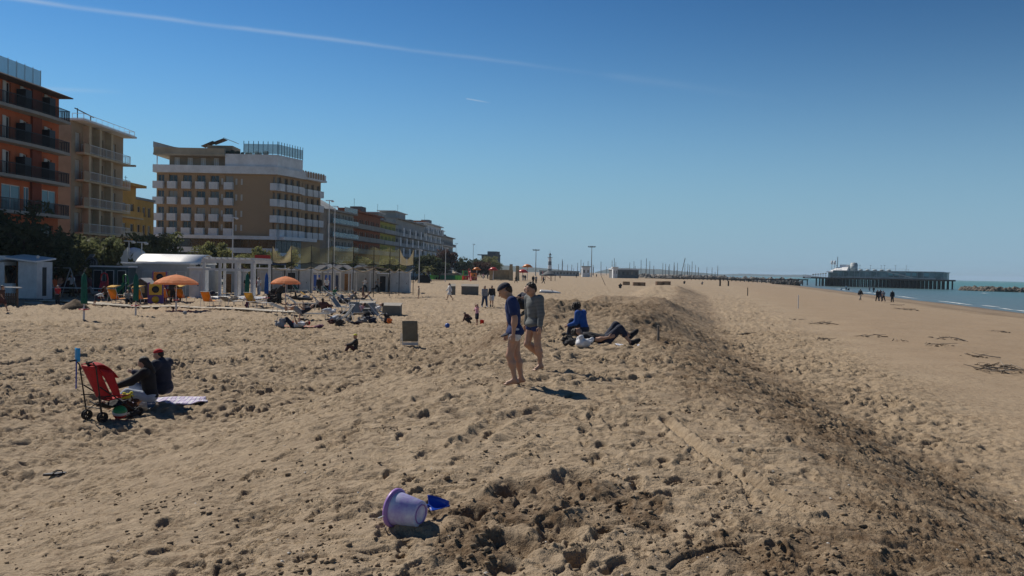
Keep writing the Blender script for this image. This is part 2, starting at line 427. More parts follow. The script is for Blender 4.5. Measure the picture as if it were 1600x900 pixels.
def sand_material():
    m = bpy.data.materials.new('sand')
    m.use_nodes = True
    nt = m.node_tree
    bs = nt.nodes['Principled BSDF']
    bs.inputs['Roughness'].default_value = 0.92
    bs.inputs['Specular IOR Level'].default_value = 0.25
    N = lambda t: nt.nodes.new(t)
    L = nt.links.new
    geo = N('ShaderNodeNewGeometry')
    pos = geo.outputs['Position']
    def noise(scale, detail=5.0, rough=0.6):
        n = N('ShaderNodeTexNoise'); n.inputs['Scale'].default_value = scale
        n.inputs['Detail'].default_value = detail; n.inputs['Roughness'].default_value = rough
        L(pos, n.inputs['Vector']); return n.outputs['Fac']
    def rng(v, a, b, c=0.0, d=1.0):
        n = N('ShaderNodeMapRange'); L(v, n.inputs['Value'])
        for k, x in zip(('From Min', 'From Max', 'To Min', 'To Max'), (a, b, c, d)): n.inputs[k].default_value = x
        return n.outputs[0]
    def mth(op, a, b):
        n = N('ShaderNodeMath'); n.operation = op
        for i, v in enumerate((a, b)):
            if isinstance(v, (int, float)): n.inputs[i].default_value = v
            else: L(v, n.inputs[i])
        return n.outputs[0]
    def mix(f, a, b):
        n = N('ShaderNodeMix'); n.data_type = 'RGBA'
        L(f, n.inputs['Factor'])
        for k, v in ((6, a), (7, b)):
            if isinstance(v, tuple): n.inputs[k].default_value = (*v, 1)
            else: L(v, n.inputs[k])
        return n.outputs[2]
    dry = mix(rng(noise(0.35, 6), 0.35, 0.65), (0.40, 0.310, 0.212), (0.335, 0.255, 0.172))
    dry = mix(rng(noise(9.0, 6, 0.7), 0.45, 0.75), dry, (0.30, 0.222, 0.142))
    kick_shade = mth('MULTIPLY', rng(noise(4.2, 8, 0.85), 0.51, 0.58), rng(noise(0.5, 3), 0.36, 0.6))  # dark flecks: kicked-up moist sand and shaded pit sides, put into the colour
    kick_shade = mth('MULTIPLY', kick_shade, 0.8)
    dry = mix(kick_shade, dry, (0.175, 0.122, 0.075))
    grain = rng(noise(210.0, 2), 0.3, 0.7, 0.82, 1.15)
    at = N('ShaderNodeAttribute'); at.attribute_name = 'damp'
    damp_shade_f = mth('MULTIPLY', at.outputs['Fac'], rng(noise(6.0, 6, 0.75), 0.32, 0.6))
    col = mix(damp_shade_f, dry, (0.150, 0.098, 0.056))  # moist sand tone, also used to shade the far mounds by colour
    # wet sand by the water: the coast frame coordinate u = x*CC - y*CS
    dt = N('ShaderNodeVectorMath'); dt.operation = 'DOT_PRODUCT'
    L(pos, dt.inputs[0]); dt.inputs[1].default_value = (CC, -CS, 0)
    u = mth('ADD', dt.outputs['Value'], mth('MULTIPLY', mth('SUBTRACT', noise(0.07, 4), 0.5), 7.0))
    reddish = mth('MULTIPLY', rng(u, 5.0, 9.0), rng(u, 34.0, 20.0, 0.0, 0.7))
    col = mix(mth('MULTIPLY', reddish, 0.8), col, (0.300, 0.215, 0.138))
    speck = mth('MULTIPLY', rng(noise(3.0, 6, 0.8), 0.56, 0.64), rng(u, 6.0, 10.0, 0.0, 0.55))
    col = mix(speck, col, (0.17, 0.12, 0.075))
    berm = mth('MULTIPLY', rng(u, 26.5, 29.0), rng(u, 33.5, 30.0))  # damp band with the berm's shade line painted in
    col = mix(mth('MULTIPLY', berm, 0.75), col, (0.175, 0.125, 0.080))
    wet = rng(u, 29.0, 37.5, 0.0, 0.85)
    col = mix(wet, col, (0.155, 0.112, 0.075))
    mul = N('ShaderNodeMix'); mul.data_type = 'RGBA'; mul.blend_type = 'MULTIPLY'; mul.inputs['Factor'].default_value = 1.0
    L(col, mul.inputs[6]); L(grain, mul.inputs[7])
    L(mul.outputs[2], bs.inputs['Base Color'])
    L(rng(u, 33.0, 41.0, 0.92, 0.35), bs.inputs['Roughness'])
    ar = N('ShaderNodeAttribute'); ar.attribute_name = 'rough'
    b1 = N('ShaderNodeBump'); L(rng(ar.outputs['Fac'], 0.0, 1.0, 0.5, 0.95), b1.inputs['Strength']); b1.inputs['Distance'].default_value = 0.012
    L(noise(38.0, 5, 0.75), b1.inputs['Height'])
    b2 = N('ShaderNodeBump'); b2.inputs['Strength'].default_value = 0.55; b2.inputs['Distance'].default_value = 0.055
    calm = mth('MULTIPLY', rng(u, 26.0, 34.0, 1.0, 0.1), rng(u, 3.5, 7.5, 1.0, 0.35))
    rel = rng(noise(6.5, 6, 0.72), 0.40, 0.62)
    L(mth('MULTIPLY', rel, calm), b2.inputs['Height'])
    L(b2.outputs[0], b1.inputs['Normal'])
    L(b1.outputs[0], bs.inputs['Normal'])
    return m
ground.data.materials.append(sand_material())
# ---------------------------------------------------------------- the sea
def mesh_obj(name, verts, faces, material=None, parent=None, smooth=False):
    me = bpy.data.meshes.new(name)
    me.from_pydata([tuple(v) for v in verts], [], faces)
    if smooth:
        me.polygons.foreach_set('use_smooth', np.ones(len(me.polygons), bool))
    me.update()
    o = bpy.data.objects.new(name, me)
    COL.objects.link(o)
    if material: me.materials.append(material)
    if parent: o.parent = parent
    return o
def UV(u, v):
    """coast frame (u out to sea, v along the shore) to world x, y"""
    return (u * CC + v * CS, -u * CS + v * CC)
def sea_material():
    m = bpy.data.materials.new('sea_water')
    m.use_nodes = True
    nt = m.node_tree; bs = nt.nodes['Principled BSDF']
    N = lambda t: nt.nodes.new(t); L = nt.links.new
    geo = N('ShaderNodeNewGeometry')
    dt = N('ShaderNodeVectorMath'); dt.operation = 'DOT_PRODUCT'
    L(geo.outputs['Position'], dt.inputs[0]); dt.inputs[1].default_value = (CC, -CS, 0)
    nz = N('ShaderNodeTexNoise'); nz.inputs['Scale'].default_value = 0.02; nz.inputs['Detail'].default_value = 5
    L(geo.outputs['Position'], nz.inputs['Vector'])
    ad = N('ShaderNodeMath'); ad.operation = 'MULTIPLY_ADD'
    L(nz.outputs['Fac'], ad.inputs[0]); ad.inputs[1].default_value = 60.0; L(dt.outputs['Value'], ad.inputs[2])
    ramp = N('ShaderNodeValToRGB')
    mr = N('ShaderNodeMapRange'); L(ad.outputs[0], mr.inputs['Value'])
    mr.inputs['From Min'].default_value = 62; mr.inputs['From Max'].default_value = 330
    L(mr.outputs[0], ramp.inputs[0])
    e = ramp.color_ramp.elements
    e[0].position = 0.0; e[0].color = (0.12, 0.15, 0.155, 1)
    e[1].position = 1.0; e[1].color = (0.060, 0.19, 0.165, 1)
    e.new(0.18).color = (0.075, 0.145, 0.155, 1)
    e.new(0.5).color = (0.065, 0.19, 0.175, 1)
    L(ramp.outputs[0], bs.inputs['Base Color'])
    bs.inputs['Roughness'].default_value = 0.3
    bs.inputs['IOR'].default_value = 1.33
    mp = N('ShaderNodeMapping'); mp.inputs['Rotation'].default_value = (0, 0, COAST)
    mp.inputs['Scale'].default_value = (1.0, 0.3, 1.0)
    L(geo.outputs['Position'], mp.inputs['Vector'])
    n2 = N('ShaderNodeTexNoise'); n2.inputs['Scale'].default_value = 0.9; n2.inputs['Detail'].default_value = 6; n2.inputs['Roughness'].default_value = 0.6
    L(mp.outputs[0], n2.inputs['Vector'])
    bp = N('ShaderNodeBump'); bp.inputs['Strength'].default_value = 0.9; bp.inputs['Distance'].default_value = 0.55
    L(n2.outputs['Fac'], bp.inputs['Height']); L(bp.outputs[0], bs.inputs['Normal'])
    return m
def build_sea():
    us = np.concatenate([np.linspace(36, 75, 53), np.geomspace(76, 7000, 56)])
    vs = np.concatenate([-np.geomspace(3000, 60, 16), np.linspace(-55, 700, 420), np.geomspace(720, 7000, 28)])
    U, V = np.meshgrid(us, vs)
    swash = 1.1 * pnoise(V * 0.05, V * 0 + 2.2, 71) + 0.5 * pnoise(V * 0.17, V * 0, 72)
    Z = np.full(U.shape, SEA_Z)
    # small spilling waves close to the beach
    for u0, amp, w, sd in ((44.0, 0.17, 0.8, 73), (48.5, 0.14, 0.9, 74), (55.0, 0.10, 1.3, 75)):
        uu = u0 + 1.6 * pnoise(V * 0.035, V * 0 + sd, sd)
        Z = Z + amp * np.exp(-((U - uu) / w) ** 2) * sstep(-0.15, 0.35, pnoise(V * 0.03, V * 0 + 5, sd + 5))
    Z = Z + 0.03 * pnoise(U * 0.4, V * 0.15, 76) * sstep(44, 60, U)
    X, Y = UV(U, V)
    nr, nc = X.shape
    verts = np.stack([X.ravel(), Y.ravel(), Z.ravel()], 1)
    faces = [(i * nc + j, i * nc + j + 1, (i + 1) * nc + j + 1, (i + 1) * nc + j) for i in range(nr - 1) for j in range(nc - 1)]
    o = mesh_obj('sea', verts, faces, sea_material(), smooth=True)
    o['kind'] = 'structure'; o['label'] = 'calm green blue sea beyond the beach'
    return o
build_sea()
M_foam = mat('foam', (0.75, 0.77, 0.77), 0.8, 0.2, 3.0, bump=0.8, bscale=6)
def foam_line(u0, v0, v1, width, seed, name, h=0.10):
    """one run of broken white water: a low ragged ridge lying on the sea"""
    n = max(8, int((v1 - v0) / 0.7))
    V = np.linspace(v0, v1, n)
    uc = u0 + 1.6 * pnoise(V * 0.035, V * 0 + seed, seed)
    ww = width * np.clip(0.25 + 1.2 * pnoise(V * 0.25, V * 0 + 1, seed + 1) + 0.4, 0.06, 1.4) * np.sin(np.linspace(0.05, math.pi - 0.05, n)) ** 0.5
    verts, faces = [], []
    for i in range(n):
        for k, (f, z) in enumerate(((-1.0, -0.05), (-0.5, h * 0.7), (0.1, h), (1.0, -0.05))):
            x, y = UV(uc[i] + f * ww[i], V[i])
            verts.append((x, y, SEA_Z + 0.06 + z * min(1, ww[i] * 2)))
    for i in range(n - 1):
        for k in range(3):
            faces.append((i * 4 + k, i * 4 + k + 1, (i + 1) * 4 + k + 1, (i + 1) * 4 + k))
    o = mesh_obj(name, verts, faces, M_foam, smooth=True)
    o['kind'] = 'stuff'; o['label'] = 'white foam of a small wave breaking on the beach'
for k, (u0, v0, v1, w) in enumerate([(41.6, 66, 108, 0.30), (41.8, 114, 138, 0.22), (41.7, 150, 172, 0.25), (42.0, 188, 212, 0.25), (42.2, 232, 258, 0.3), (44.0, 285, 320, 0.35), (84.0, 288, 296, 0.3), (43.4, 82, 96, 0.16), (43.0, 142, 150, 0.2)]):
    foam_line(u0, v0, v1, w, 73 + k % 3, 'foam')
# ---------------------------------------------------------------- helpers: meshes and things
class MB:
    """collects boxes, bars, tubes, lathes and sheets; build() links them as ONE mesh object"""
    def __init__(self):
        self.v, self.f = [], []
        self.sm = []
    def add(self, verts, faces, smooth=False):
        n = len(self.v)
        self.v += [tuple(p) for p in verts]
        self.f += [tuple(i + n for i in f) for f in faces]
        self.sm += [smooth] * len(faces)
        return self
    def hexa(self, p):                      # 4 bottom (ccw from above), 4 top
        return self.add(p, [(3, 2, 1, 0), (4, 5, 6, 7), (0, 1, 5, 4), (1, 2, 6, 5), (2, 3, 7, 6), (3, 0, 4, 7)])
    def box(self, x0, x1, y0, y1, z0, z1):
        return self.hexa([(x0, y0, z0), (x1, y0, z0), (x1, y1, z0), (x0, y1, z0), (x0, y0, z1), (x1, y0, z1), (x1, y1, z1), (x0, y1, z1)])
    def bar(self, a, b, w, h=None, up=(0, 0, 1)):
        """rectangular bar from a to b, w across, h along up"""
        a, b = Vector(a), Vector(b); h = h or w
        d = (b - a).normalized(); up = Vector(up)
        if abs(d.dot(up)) > 0.98: up = Vector((1, 0, 0))
        s = d.cross(up).normalized(); t = s.cross(d).normalized()
        s *= w / 2; t *= h / 2
        return self.hexa([a - s - t, a + s - t, b + s - t, b - s - t, a - s + t, a + s + t, b + s + t, b - s + t])
    def tube(self, pts, rad, n=8, cap=True):
        pts = [Vector(p) for p in pts]
        rads = rad if isinstance(rad, (list, tuple)) else [rad] * len(pts)
        rings = []
        prev = None
        for i, p in enumerate(pts):
            d = (pts[min(i + 1, len(pts) - 1)] - pts[max(i - 1, 0)]).normalized()
            if prev is None:
                ref = Vector((0, 0, 1)) if abs(d.z) < 0.9 else Vector((1, 0, 0))
                s = d.cross(ref).normalized()
            else:
                s = (prev - d * prev.dot(d)).normalized()
            prev = s
            t = d.cross(s)
            rings.append([p + (s * math.cos(2 * math.pi * k / n) + t * math.sin(2 * math.pi * k / n)) * rads[i] for k in range(n)])
        verts = [q for r in rings for q in r]
        faces = [(i * n + k, i * n + (k + 1) % n, (i + 1) * n + (k + 1) % n, (i + 1) * n + k) for i in range(len(pts) - 1) for k in range(n)]
        self.add(verts, faces, True)
        if cap:
            self.add(rings[0], [tuple(range(n))[::-1]]); self.add(rings[-1], [tuple(range(n))])
        return self
    def lathe(self, prof, c=(0, 0, 0), n=20, axis=None, smooth=True):
        """profile of (radius, height) turned about z (or about axis through c)"""
        c = Vector(c)
        M = Matrix.Identity(3) if axis is None else Vector(axis).normalized().to_track_quat('Z', 'Y').to_matrix()
        verts = []
        for r, h in prof:
            for k in range(n):
                a = 2 * math.pi * k / n
                verts.append(c + M @ Vector((r * math.cos(a), r * math.sin(a), h)))
        faces = [(i * n + k, i * n + (k + 1) % n, (i + 1) * n + (k + 1) % n, (i + 1) * n + k) for i in range(len(prof) - 1) for k in range(n)]
        return self.add(verts, faces, smooth)
    def ball(self, c, r, seg=12, rings=8, squash=(1, 1, 1)):
        verts = []; c = Vector(c)
        for i in range(rings + 1):
            a = math.pi * i / rings
            for k in range(seg):
                b = 2 * math.pi * k / seg
                verts.append((c.x + r * squash[0] * math.sin(a) * math.cos(b), c.y + r * squash[1] * math.sin(a) * math.sin(b), c.z - r * squash[2] * math.cos(a)))
        faces = [(i * seg + k, i * seg + (k + 1) % seg, (i + 1) * seg + (k + 1) % seg, (i + 1) * seg + k) for i in range(rings) for k in range(seg)]
        return self.add(verts, faces, True)
    def slab(self, outline, z0, z1):
        """prism over a ground outline (list of xy), counter-clockwise"""
        n = len(outline)
        v = [(x, y, z0) for x, y in outline] + [(x, y, z1) for x, y in outline]
        f = [tuple(range(n))[::-1], tuple(range(n, 2 * n))] + [(i, (i + 1) % n, n + (i + 1) % n, n + i) for i in range(n)]
        return self.add(v, f)
    def grid(self, fn, nu, nv, thick=0.0, smooth=True):
        """sheet from fn(u, v), u and v in 0..1; thick gives it a back face"""
        P = [[Vector(fn(i / nu, j / nv)) for j in range(nv + 1)] for i in range(nu + 1)]
        verts = [p for row in P for p in row]
        w = nv + 1
        faces = [(i * w + j, (i + 1) * w + j, (i + 1) * w + j + 1, i * w + j + 1) for i in range(nu) for j in range(nv)]
        if thick:
            nv0 = len(verts)
            back = []
            for i in range(nu + 1):
                for j in range(nv + 1):
                    du = P[min(i + 1, nu)][j] - P[max(i - 1, 0)][j]; dv = P[i][min(j + 1, nv)] - P[i][max(j - 1, 0)]
                    nn = du.cross(dv)
                    nn = nn.normalized() if nn.length > 1e-9 else Vector((0, 0, 1))
                    back.append(P[i][j] - nn * thick)
            verts = verts + back
            faces = faces + [tuple(q + nv0 for q in f[::-1]) for f in faces]
            edge = [(i, 0) for i in range(nu)] + [(nu, j) for j in range(nv)] + [(i, nv) for i in range(nu, 0, -1)] + [(0, j) for j in range(nv, 0, -1)]
            ids = [i * w + j for i, j in edge]
            for a, b in zip(ids, ids[1:] + ids[:1]):
                faces.append((b, a, a + nv0, b + nv0))
        return self.add(verts, faces, smooth)
    def build(self, name, material, parent=None, loc=None, rot=None):
        me = bpy.data.meshes.new(name)
        me.from_pydata(self.v, [], self.f)
        me.polygons.foreach_set('use_smooth', np.array(self.sm, bool))
        me.materials.append(material)
        me.update()
        o = bpy.data.objects.new(name, me)
        COL.objects.link(o)
        if parent: o.parent = parent
        if loc is not None: o.location = loc
        if rot is not None: o.rotation_euler = rot
        return o
def tag(o, label, cat, group=None, kind=None):
    o['label'] = label; o['category'] = cat
    if group: o['group'] = group
    if kind: o['kind'] = kind
    return o
def empty(name, loc=(0, 0, 0), rz=0.0, label=None, cat=None, group=None):
    o = bpy.data.objects.new(name, None)
    o.empty_display_size = 0.2
    COL.objects.link(o)
    o.location = loc; o.rotation_euler = (0, 0, rz)
    if label: tag(o, label, cat, group)
    return o
def kids(o):
    return [c for c in KIDS.get(o.name, [])]
def copy_tree(o, parent=None):
    c = o.copy(); COL.objects.link(c)
    if parent: c.parent = parent
    for ch in list(o.children): copy_tree(ch, c)
    return c
def part_copy(o, loc=None, parent=None):
    c = o.copy(); COL.objects.link(c)
    if loc is not None: c.location = loc
    if parent: c.parent = parent
    return c

# ---------------------------------------------------------------- helpers: bodies as blended round cones, meshed with surface nets
def sdf_mesh(prims, h, k):
    lo = np.min([p['lo'] for p in prims], 0) - 3 * h - k; hi = np.max([p['hi'] for p in prims], 0) + 3 * h + k
    n = np.ceil((hi - lo) / h).astype(int) + 1
    F = np.full(n, 1.0, np.float32)
    ax = [lo[i] + h * np.arange(n[i]) for i in range(3)]
    for p in prims:
        kk = p.get('k', k)
        a = np.clip(((p['lo'] - kk - 2 * h - lo) / h).astype(int), 0, n); b = np.clip(np.ceil((p['hi'] + kk + 2 * h - lo) / h).astype(int) + 1, 0, n)
        sl = tuple(slice(a[i], b[i]) for i in range(3))
        X, Y, Z = np.meshgrid(ax[0][sl[0]], ax[1][sl[1]], ax[2][sl[2]], indexing='ij')
        P = np.stack([X, Y, Z], -1).astype(np.float32)
        d = p['fn'](P)
        c = F[sl]
        if p.get('cut'):
            F[sl] = np.maximum(c, -d); continue
        t = np.clip(0.5 + 0.5 * (c - d) / kk, 0, 1)
        F[sl] = c * (1 - t) + d * t - kk * t * (1 - t)
    I = F < 0
    cs = I[:-1, :-1, :-1].astype(np.int8)
    cs = sum(I[dx:n[0] - 1 + dx, dy:n[1] - 1 + dy, dz:n[2] - 1 + dz].astype(np.int8) for dx in (0, 1) for dy in (0, 1) for dz in (0, 1))
    act = (cs > 0) & (cs < 8)
    idx = np.argwhere(act)
    ids = np.full(act.shape, -1, np.int64); ids[act] = np.arange(len(idx))
    cor = np.array([(dx, dy, dz) for dx in (0, 1) for dy in (0, 1) for dz in (0, 1)])
    val = np.stack([F[idx[:, 0] + c[0], idx[:, 1] + c[1], idx[:, 2] + c[2]] for c in cor], 1)
    acc = np.zeros((len(idx), 3)); cnt = np.zeros(len(idx))
    for i in range(8):
        for j in range(i + 1, 8):
            if np.abs(cor[i] - cor[j]).sum() != 1: continue
            m = (val[:, i] < 0) != (val[:, j] < 0)
            t = val[m, i] / (val[m, i] - val[m, j])
            acc[m] += cor[i] + t[:, None] * (cor[j] - cor[i]); cnt[m] += 1
    V = lo + h * (idx + acc / cnt[:, None])
    faces = []
    for a in range(3):
        b, c = (a + 1) % 3, (a + 2) % 3
        s0 = [slice(None)] * 3; s1 = [slice(None)] * 3
        s0[a] = slice(0, -1); s1[a] = slice(1, None)
        A, B = I[tuple(s0)], I[tuple(s1)]
        e = np.argwhere(A != B)
        e = e[(e[:, b] > 0) & (e[:, c] > 0) & (e[:, b] < act.shape[b]) & (e[:, c] < act.shape[c])]
        flip = A[e[:, 0], e[:, 1], e[:, 2]]
        q = []
        for db, dc in ((-1, -1), (0, -1), (0, 0), (-1, 0)):
            t = e.copy(); t[:, b] += db; t[:, c] += dc
            q.append(ids[t[:, 0], t[:, 1], t[:, 2]])
        q = np.stack(q, 1)
        q[~flip] = q[~flip][:, ::-1]
        faces.append(q)
    faces = np.concatenate(faces)
    faces = faces[(faces >= 0).all(1)]
    return V, faces
def np_mesh(name, V, faces, material, parent=None):
    me = bpy.data.meshes.new(name)
    me.vertices.add(len(V)); me.vertices.foreach_set('co', V.astype(np.float32).ravel())
    me.loops.add(faces.size); me.loops.foreach_set('vertex_index', faces.ravel().astype(np.int32))
    me.polygons.add(len(faces)); me.polygons.foreach_set('loop_start', np.arange(0, faces.size, 4, dtype=np.int32))
    me.polygons.foreach_set('use_smooth', np.ones(len(faces), bool))
    me.update(calc_edges=True)
    me.materials.append(material)
    o = bpy.data.objects.new(name, me); COL.objects.link(o)
    if parent: o.parent = parent
    return o
def cone(a, b, ra, rb, **kw):
    a = np.array(a, np.float32); b = np.array(b, np.float32)
    r = max(ra, rb)
    def fn(P):
        d = b - a; L2 = float(d @ d) + 1e-9
        t = np.clip(((P - a) @ d) / L2, 0, 1)
        return np.linalg.norm(P - a - t[..., None] * d, axis=-1) - (ra + (rb - ra) * t)
    return dict(lo=np.minimum(a, b) - r, hi=np.maximum(a, b) + r, fn=fn, **kw)
def ell(c, rad, M=None, **kw):
    c = np.array(c, np.float32); rad = np.array(rad, np.float32)
    Mn = np.eye(3, dtype=np.float32) if M is None else np.array(M, np.float32)      # columns = local axes
    ext = np.sqrt(((Mn * rad[None, :]) ** 2).sum(1))
    def fn(P):
        q = (P - c) @ Mn
        k0 = np.linalg.norm(q / rad, axis=-1); k1 = np.linalg.norm(q / (rad * rad), axis=-1)
        return k0 * (k0 - 1) / np.maximum(k1, 1e-6)
    return dict(lo=c - ext, hi=c + ext, fn=fn, **kw)
# ---------------------------------------------------------------- people
def rotm(pitch=0, roll=0, yaw=0):
    return Matrix.Rotation(R(yaw), 3, 'Z') @ Matrix.Rotation(R(roll), 3, 'Y') @ Matrix.Rotation(R(pitch), 3, 'X')
M_skin = mat('skin', (0.45, 0.255, 0.170), 0.55, 0.10, 9.0)
M_skin2 = mat('skin_tanned', (0.30, 0.165, 0.105), 0.55, 0.10, 9.0)
M_eye = mat('eye_dark', (0.02, 0.015, 0.012), 0.3, 0.0)
def cloth(name, c, **kw):
    return mat('cloth_' + name, c, 0.9, 0.18, 5.0, bump=0.5, bscale=22, **kw)
C = dict(navy=cloth('navy', (0.018, 0.024, 0.05)), royal=cloth('royal', (0.012, 0.032, 0.13)), blue=cloth('blue', (0.01, 0.075, 0.33)), black=cloth('black', (0.011, 0.012, 0.017)),
         white=cloth('white', (0.72, 0.72, 0.74)), grey=cloth('grey', (0.25, 0.26, 0.29)), dark=cloth('dark', (0.03, 0.028, 0.032)), red=cloth('red', (0.50, 0.022, 0.025)),
         jeans=cloth('jeans', (0.045, 0.075, 0.15)), pale=cloth('pale_denim', (0.42, 0.48, 0.60)), pink=cloth('pink', (0.65, 0.33, 0.42)), olive=cloth('olive', (0.07, 0.06, 0.03)),
         brown=cloth('brown', (0.10, 0.045, 0.03)), maroon=cloth('maroon', (0.085, 0.03, 0.03)), yellow=cloth('yellow', (0.75, 0.68, 0.06)), orange=cloth('orange', (0.65, 0.16, 0.02)),
         green=cloth('green', (0.03, 0.16, 0.09)), plum=cloth('plum', (0.10, 0.02, 0.06)), sky=cloth('light_blue', (0.35, 0.55, 0.72)), beige=cloth('beige', (0.42, 0.36, 0.29)))
H_dark = mat('hair_dark', (0.022, 0.014, 0.010), 0.6, 0.3, 20, bump=1.0, bscale=60)
H_brown = mat('hair_brown', (0.055, 0.030, 0.018), 0.6, 0.3, 20, bump=1.0, bscale=60)
def striped(name, c1, c2, freq):
    m = bpy.data.materials.new(name); m.use_nodes = True
    nt = m.node_tree; bs = nt.nodes['Principled BSDF']; bs.inputs['Roughness'].default_value = 0.9
    co = nt.nodes.new('ShaderNodeTexCoord'); wv = nt.nodes.new('ShaderNodeTexWave')
    wv.bands_direction = 'Z'; wv.inputs['Scale'].default_value = freq; wv.inputs['Distortion'].default_value = 0.6; wv.inputs['Detail'].default_value = 1.0
    rp = nt.nodes.new('ShaderNodeValToRGB')
    rp.color_ramp.elements[0].position = 0.55; rp.color_ramp.elements[0].color = (*c1, 1)
    rp.color_ramp.elements[1].position = 0.72; rp.color_ramp.elements[1].color = (*c2, 1)
    nt.links.new(co.outputs['Object'], wv.inputs['Vector']); nt.links.new(wv.outputs['Fac'], rp.inputs[0]); nt.links.new(rp.outputs[0], bs.inputs['Base Color'])
    return m
C['stripes'] = striped('cloth_grey_stripes', (0.075, 0.085, 0.088), (0.20, 0.215, 0.22), 15.0)
POSES = dict(
    stand=dict(la=(4, 8, 8), ra=(-4, 8, 8), ll=(2, 3, 2), rl=(-2, 3, 2)),
    walk=dict(la=(-22, 7, 15), ra=(20, 7, 18), ll=(24, 2, 8), rl=(-18, 2, 22)),
    run=dict(torso=12, la=(-40, 8, 80), ra=(35, 8, 85), ll=(48, 2, 50), rl=(-22, 2, 60)),
    sit=dict(root=-14, torso=-4, la=(45, 10, 30), ra=(42, 10, 32), ll=(118, 8, 105), rl=(112, 8, 100)),
    sitchair=dict(root=-20, torso=-3, la=(35, 10, 40), ra=(32, 10, 45), ll=(95, 6, 70), rl=(90, 6, 66)),
    crouch=dict(root=20, torso=35, la=(70, 6, 10), ra=(78, 6, 15), ll=(100, 14, 135), rl=(92, 12, 130)),
    dig=dict(root=30, torso=38, la=(75, 6, 12), ra=(85, 6, 12), ll=(38, 8, 22), rl=(12, 8, 18)),
    lie=dict(root=-86, torso=6, la=(15, 22, 30), ra=(30, 14, 80), ll=(6, 5, 4), rl=(4, 5, 4)),
    recline=dict(root=-55, torso=8, la=(20, 14, 40), ra=(30, 12, 60), ll=(38, 5, 8), rl=(35, 5, 6)),
)
def person(px, py, hgt, pose, facing, label, wear, res=None, skin=M_skin, name='person', at=None, kid=False, group=None, sink=0.0, head=(0, 0), z=None, detail=False, over=None, hairc=None, female=False, fit=1.0):
    """facing = yaw in degrees: 0 looks along +Y (away), 90 looks to -X (left), 180 towards the camera"""
    Hh = hgt
    ps = dict(POSES[pose]) if isinstance(pose, str) else dict(pose)
    if over: ps.update(over)
    loc = at if at is not None else G(px, py)
    if z is not None: loc = Vector((loc.x, loc.y, z))
    dist = max(4.0, loc.y)
    h = res or max(0.009, min(0.034, dist * 0.00075))
    hk = 1.22 if kid else 1.0
    J = {}
    Rr = rotm(pitch=-ps.get('root', 0))                 # pelvis frame: positive root leans forward
    Rt = Rr @ rotm(pitch=-ps.get('torso', 0), roll=ps.get('side', 0), yaw=ps.get('twist', 0))
    up = lambda M, x, y, zz: np.array(M @ Vector((x * Hh, y * Hh, zz * Hh)))
    pel = np.zeros(3)
    sw = (0.098 if female else 0.108) * (0.95 if kid else 1) * fit; hw = 0.052
    chest = pel + up(Rt, 0, 0.0, 0.21); neck = pel + up(Rt, 0, 0.0, 0.305 - (0.012 if kid else 0))
    Rh = Rt @ rotm(pitch=-head[0], yaw=head[1]) if not ps.get('headabs') else rotm(pitch=-head[0], yaw=head[1])
    hc = neck + up(Rt, 0, 0.005, 0.035) + up(Rh, 0, 0.018, 0.062 * hk)
    def limb(root, M, ang, l1, l2, sgn, knee):
        p, abd, bend = ang
        D = M @ rotm(pitch=p) @ Matrix.Rotation(R(-abd * sgn), 3, 'Y')
        a = root
        b = a + np.array(D @ Vector((0, 0, -l1 * Hh)))
        D2 = D @ rotm(pitch=(-bend if knee else bend))
        c = b + np.array(D2 @ Vector((0, 0, -l2 * Hh)))
        return a, b, c, D2
    arms, legs = [], []
    for sgn, key in ((-1, 'la'), (1, 'ra')):
        s = pel + up(Rt, sgn * sw, 0, 0.285)
        arms.append(limb(s, Rt, ps[key], 0.170, 0.145, sgn, False))
    for sgn, key in ((-1, 'll'), (1, 'rl')):
        s = pel + up(Rr, sgn * hw, 0, -0.01)
        legs.append(limb(s, Rr, ps[key], 0.240, 0.235, sgn, True))
    T = np.array(Rt)
    b = fit
    E = lambda c, r, M=Rt, **kw: ell(c, [q * Hh for q in r], np.array(M), **kw)
    Cn = lambda a, c, ra, rb, **kw: cone(a, c, ra * Hh, rb * Hh, **kw)
    body = []
    body.append(E(pel + up(Rr, 0, -0.004, 0.01), (0.083 * b, 0.058 * b, 0.07), Rr))
    body.append(E(pel + up(Rt, 0, 0, 0.11), (0.070 * b, 0.048 * b, 0.09)))
    body.append(E(chest, (0.086 * b, 0.056 * b, 0.10)))
    for s, a in zip((-1, 1), arms):
        body.append(Cn(chest + up(Rt, s * 0.03, 0, 0.065), a[0], 0.038 * b, 0.032 * b))
    body.append(Cn(neck + up(Rt, 0, 0, -0.03), neck + up(Rt, 0, 0.012, 0.05), 0.029, 0.026))
    body.append(E(hc + up(Rh, 0, -0.006, 0.008), (0.043 * hk, 0.053 * hk, 0.050 * hk), Rh))
    body.append(E(hc + up(Rh, 0, 0.014, -0.026), (0.033 * hk, 0.036 * hk, 0.038 * hk), Rh))
    if h < 0.02:
        body.append(Cn(hc + up(Rh, 0, 0.046 * hk, 0.004), hc + up(Rh, 0, 0.060 * hk, -0.014), 0.006, 0.009, k=0.008))
        body.append(E(hc + up(Rh, 0, 0.050 * hk, -0.034), (0.012, 0.008, 0.006), Rh, k=0.01))
        for s in (-1, 1):
            body.append(E(hc + up(Rh, s * 0.044 * hk, -0.004, -0.006), (0.006, 0.011, 0.016), Rh, k=0.006))
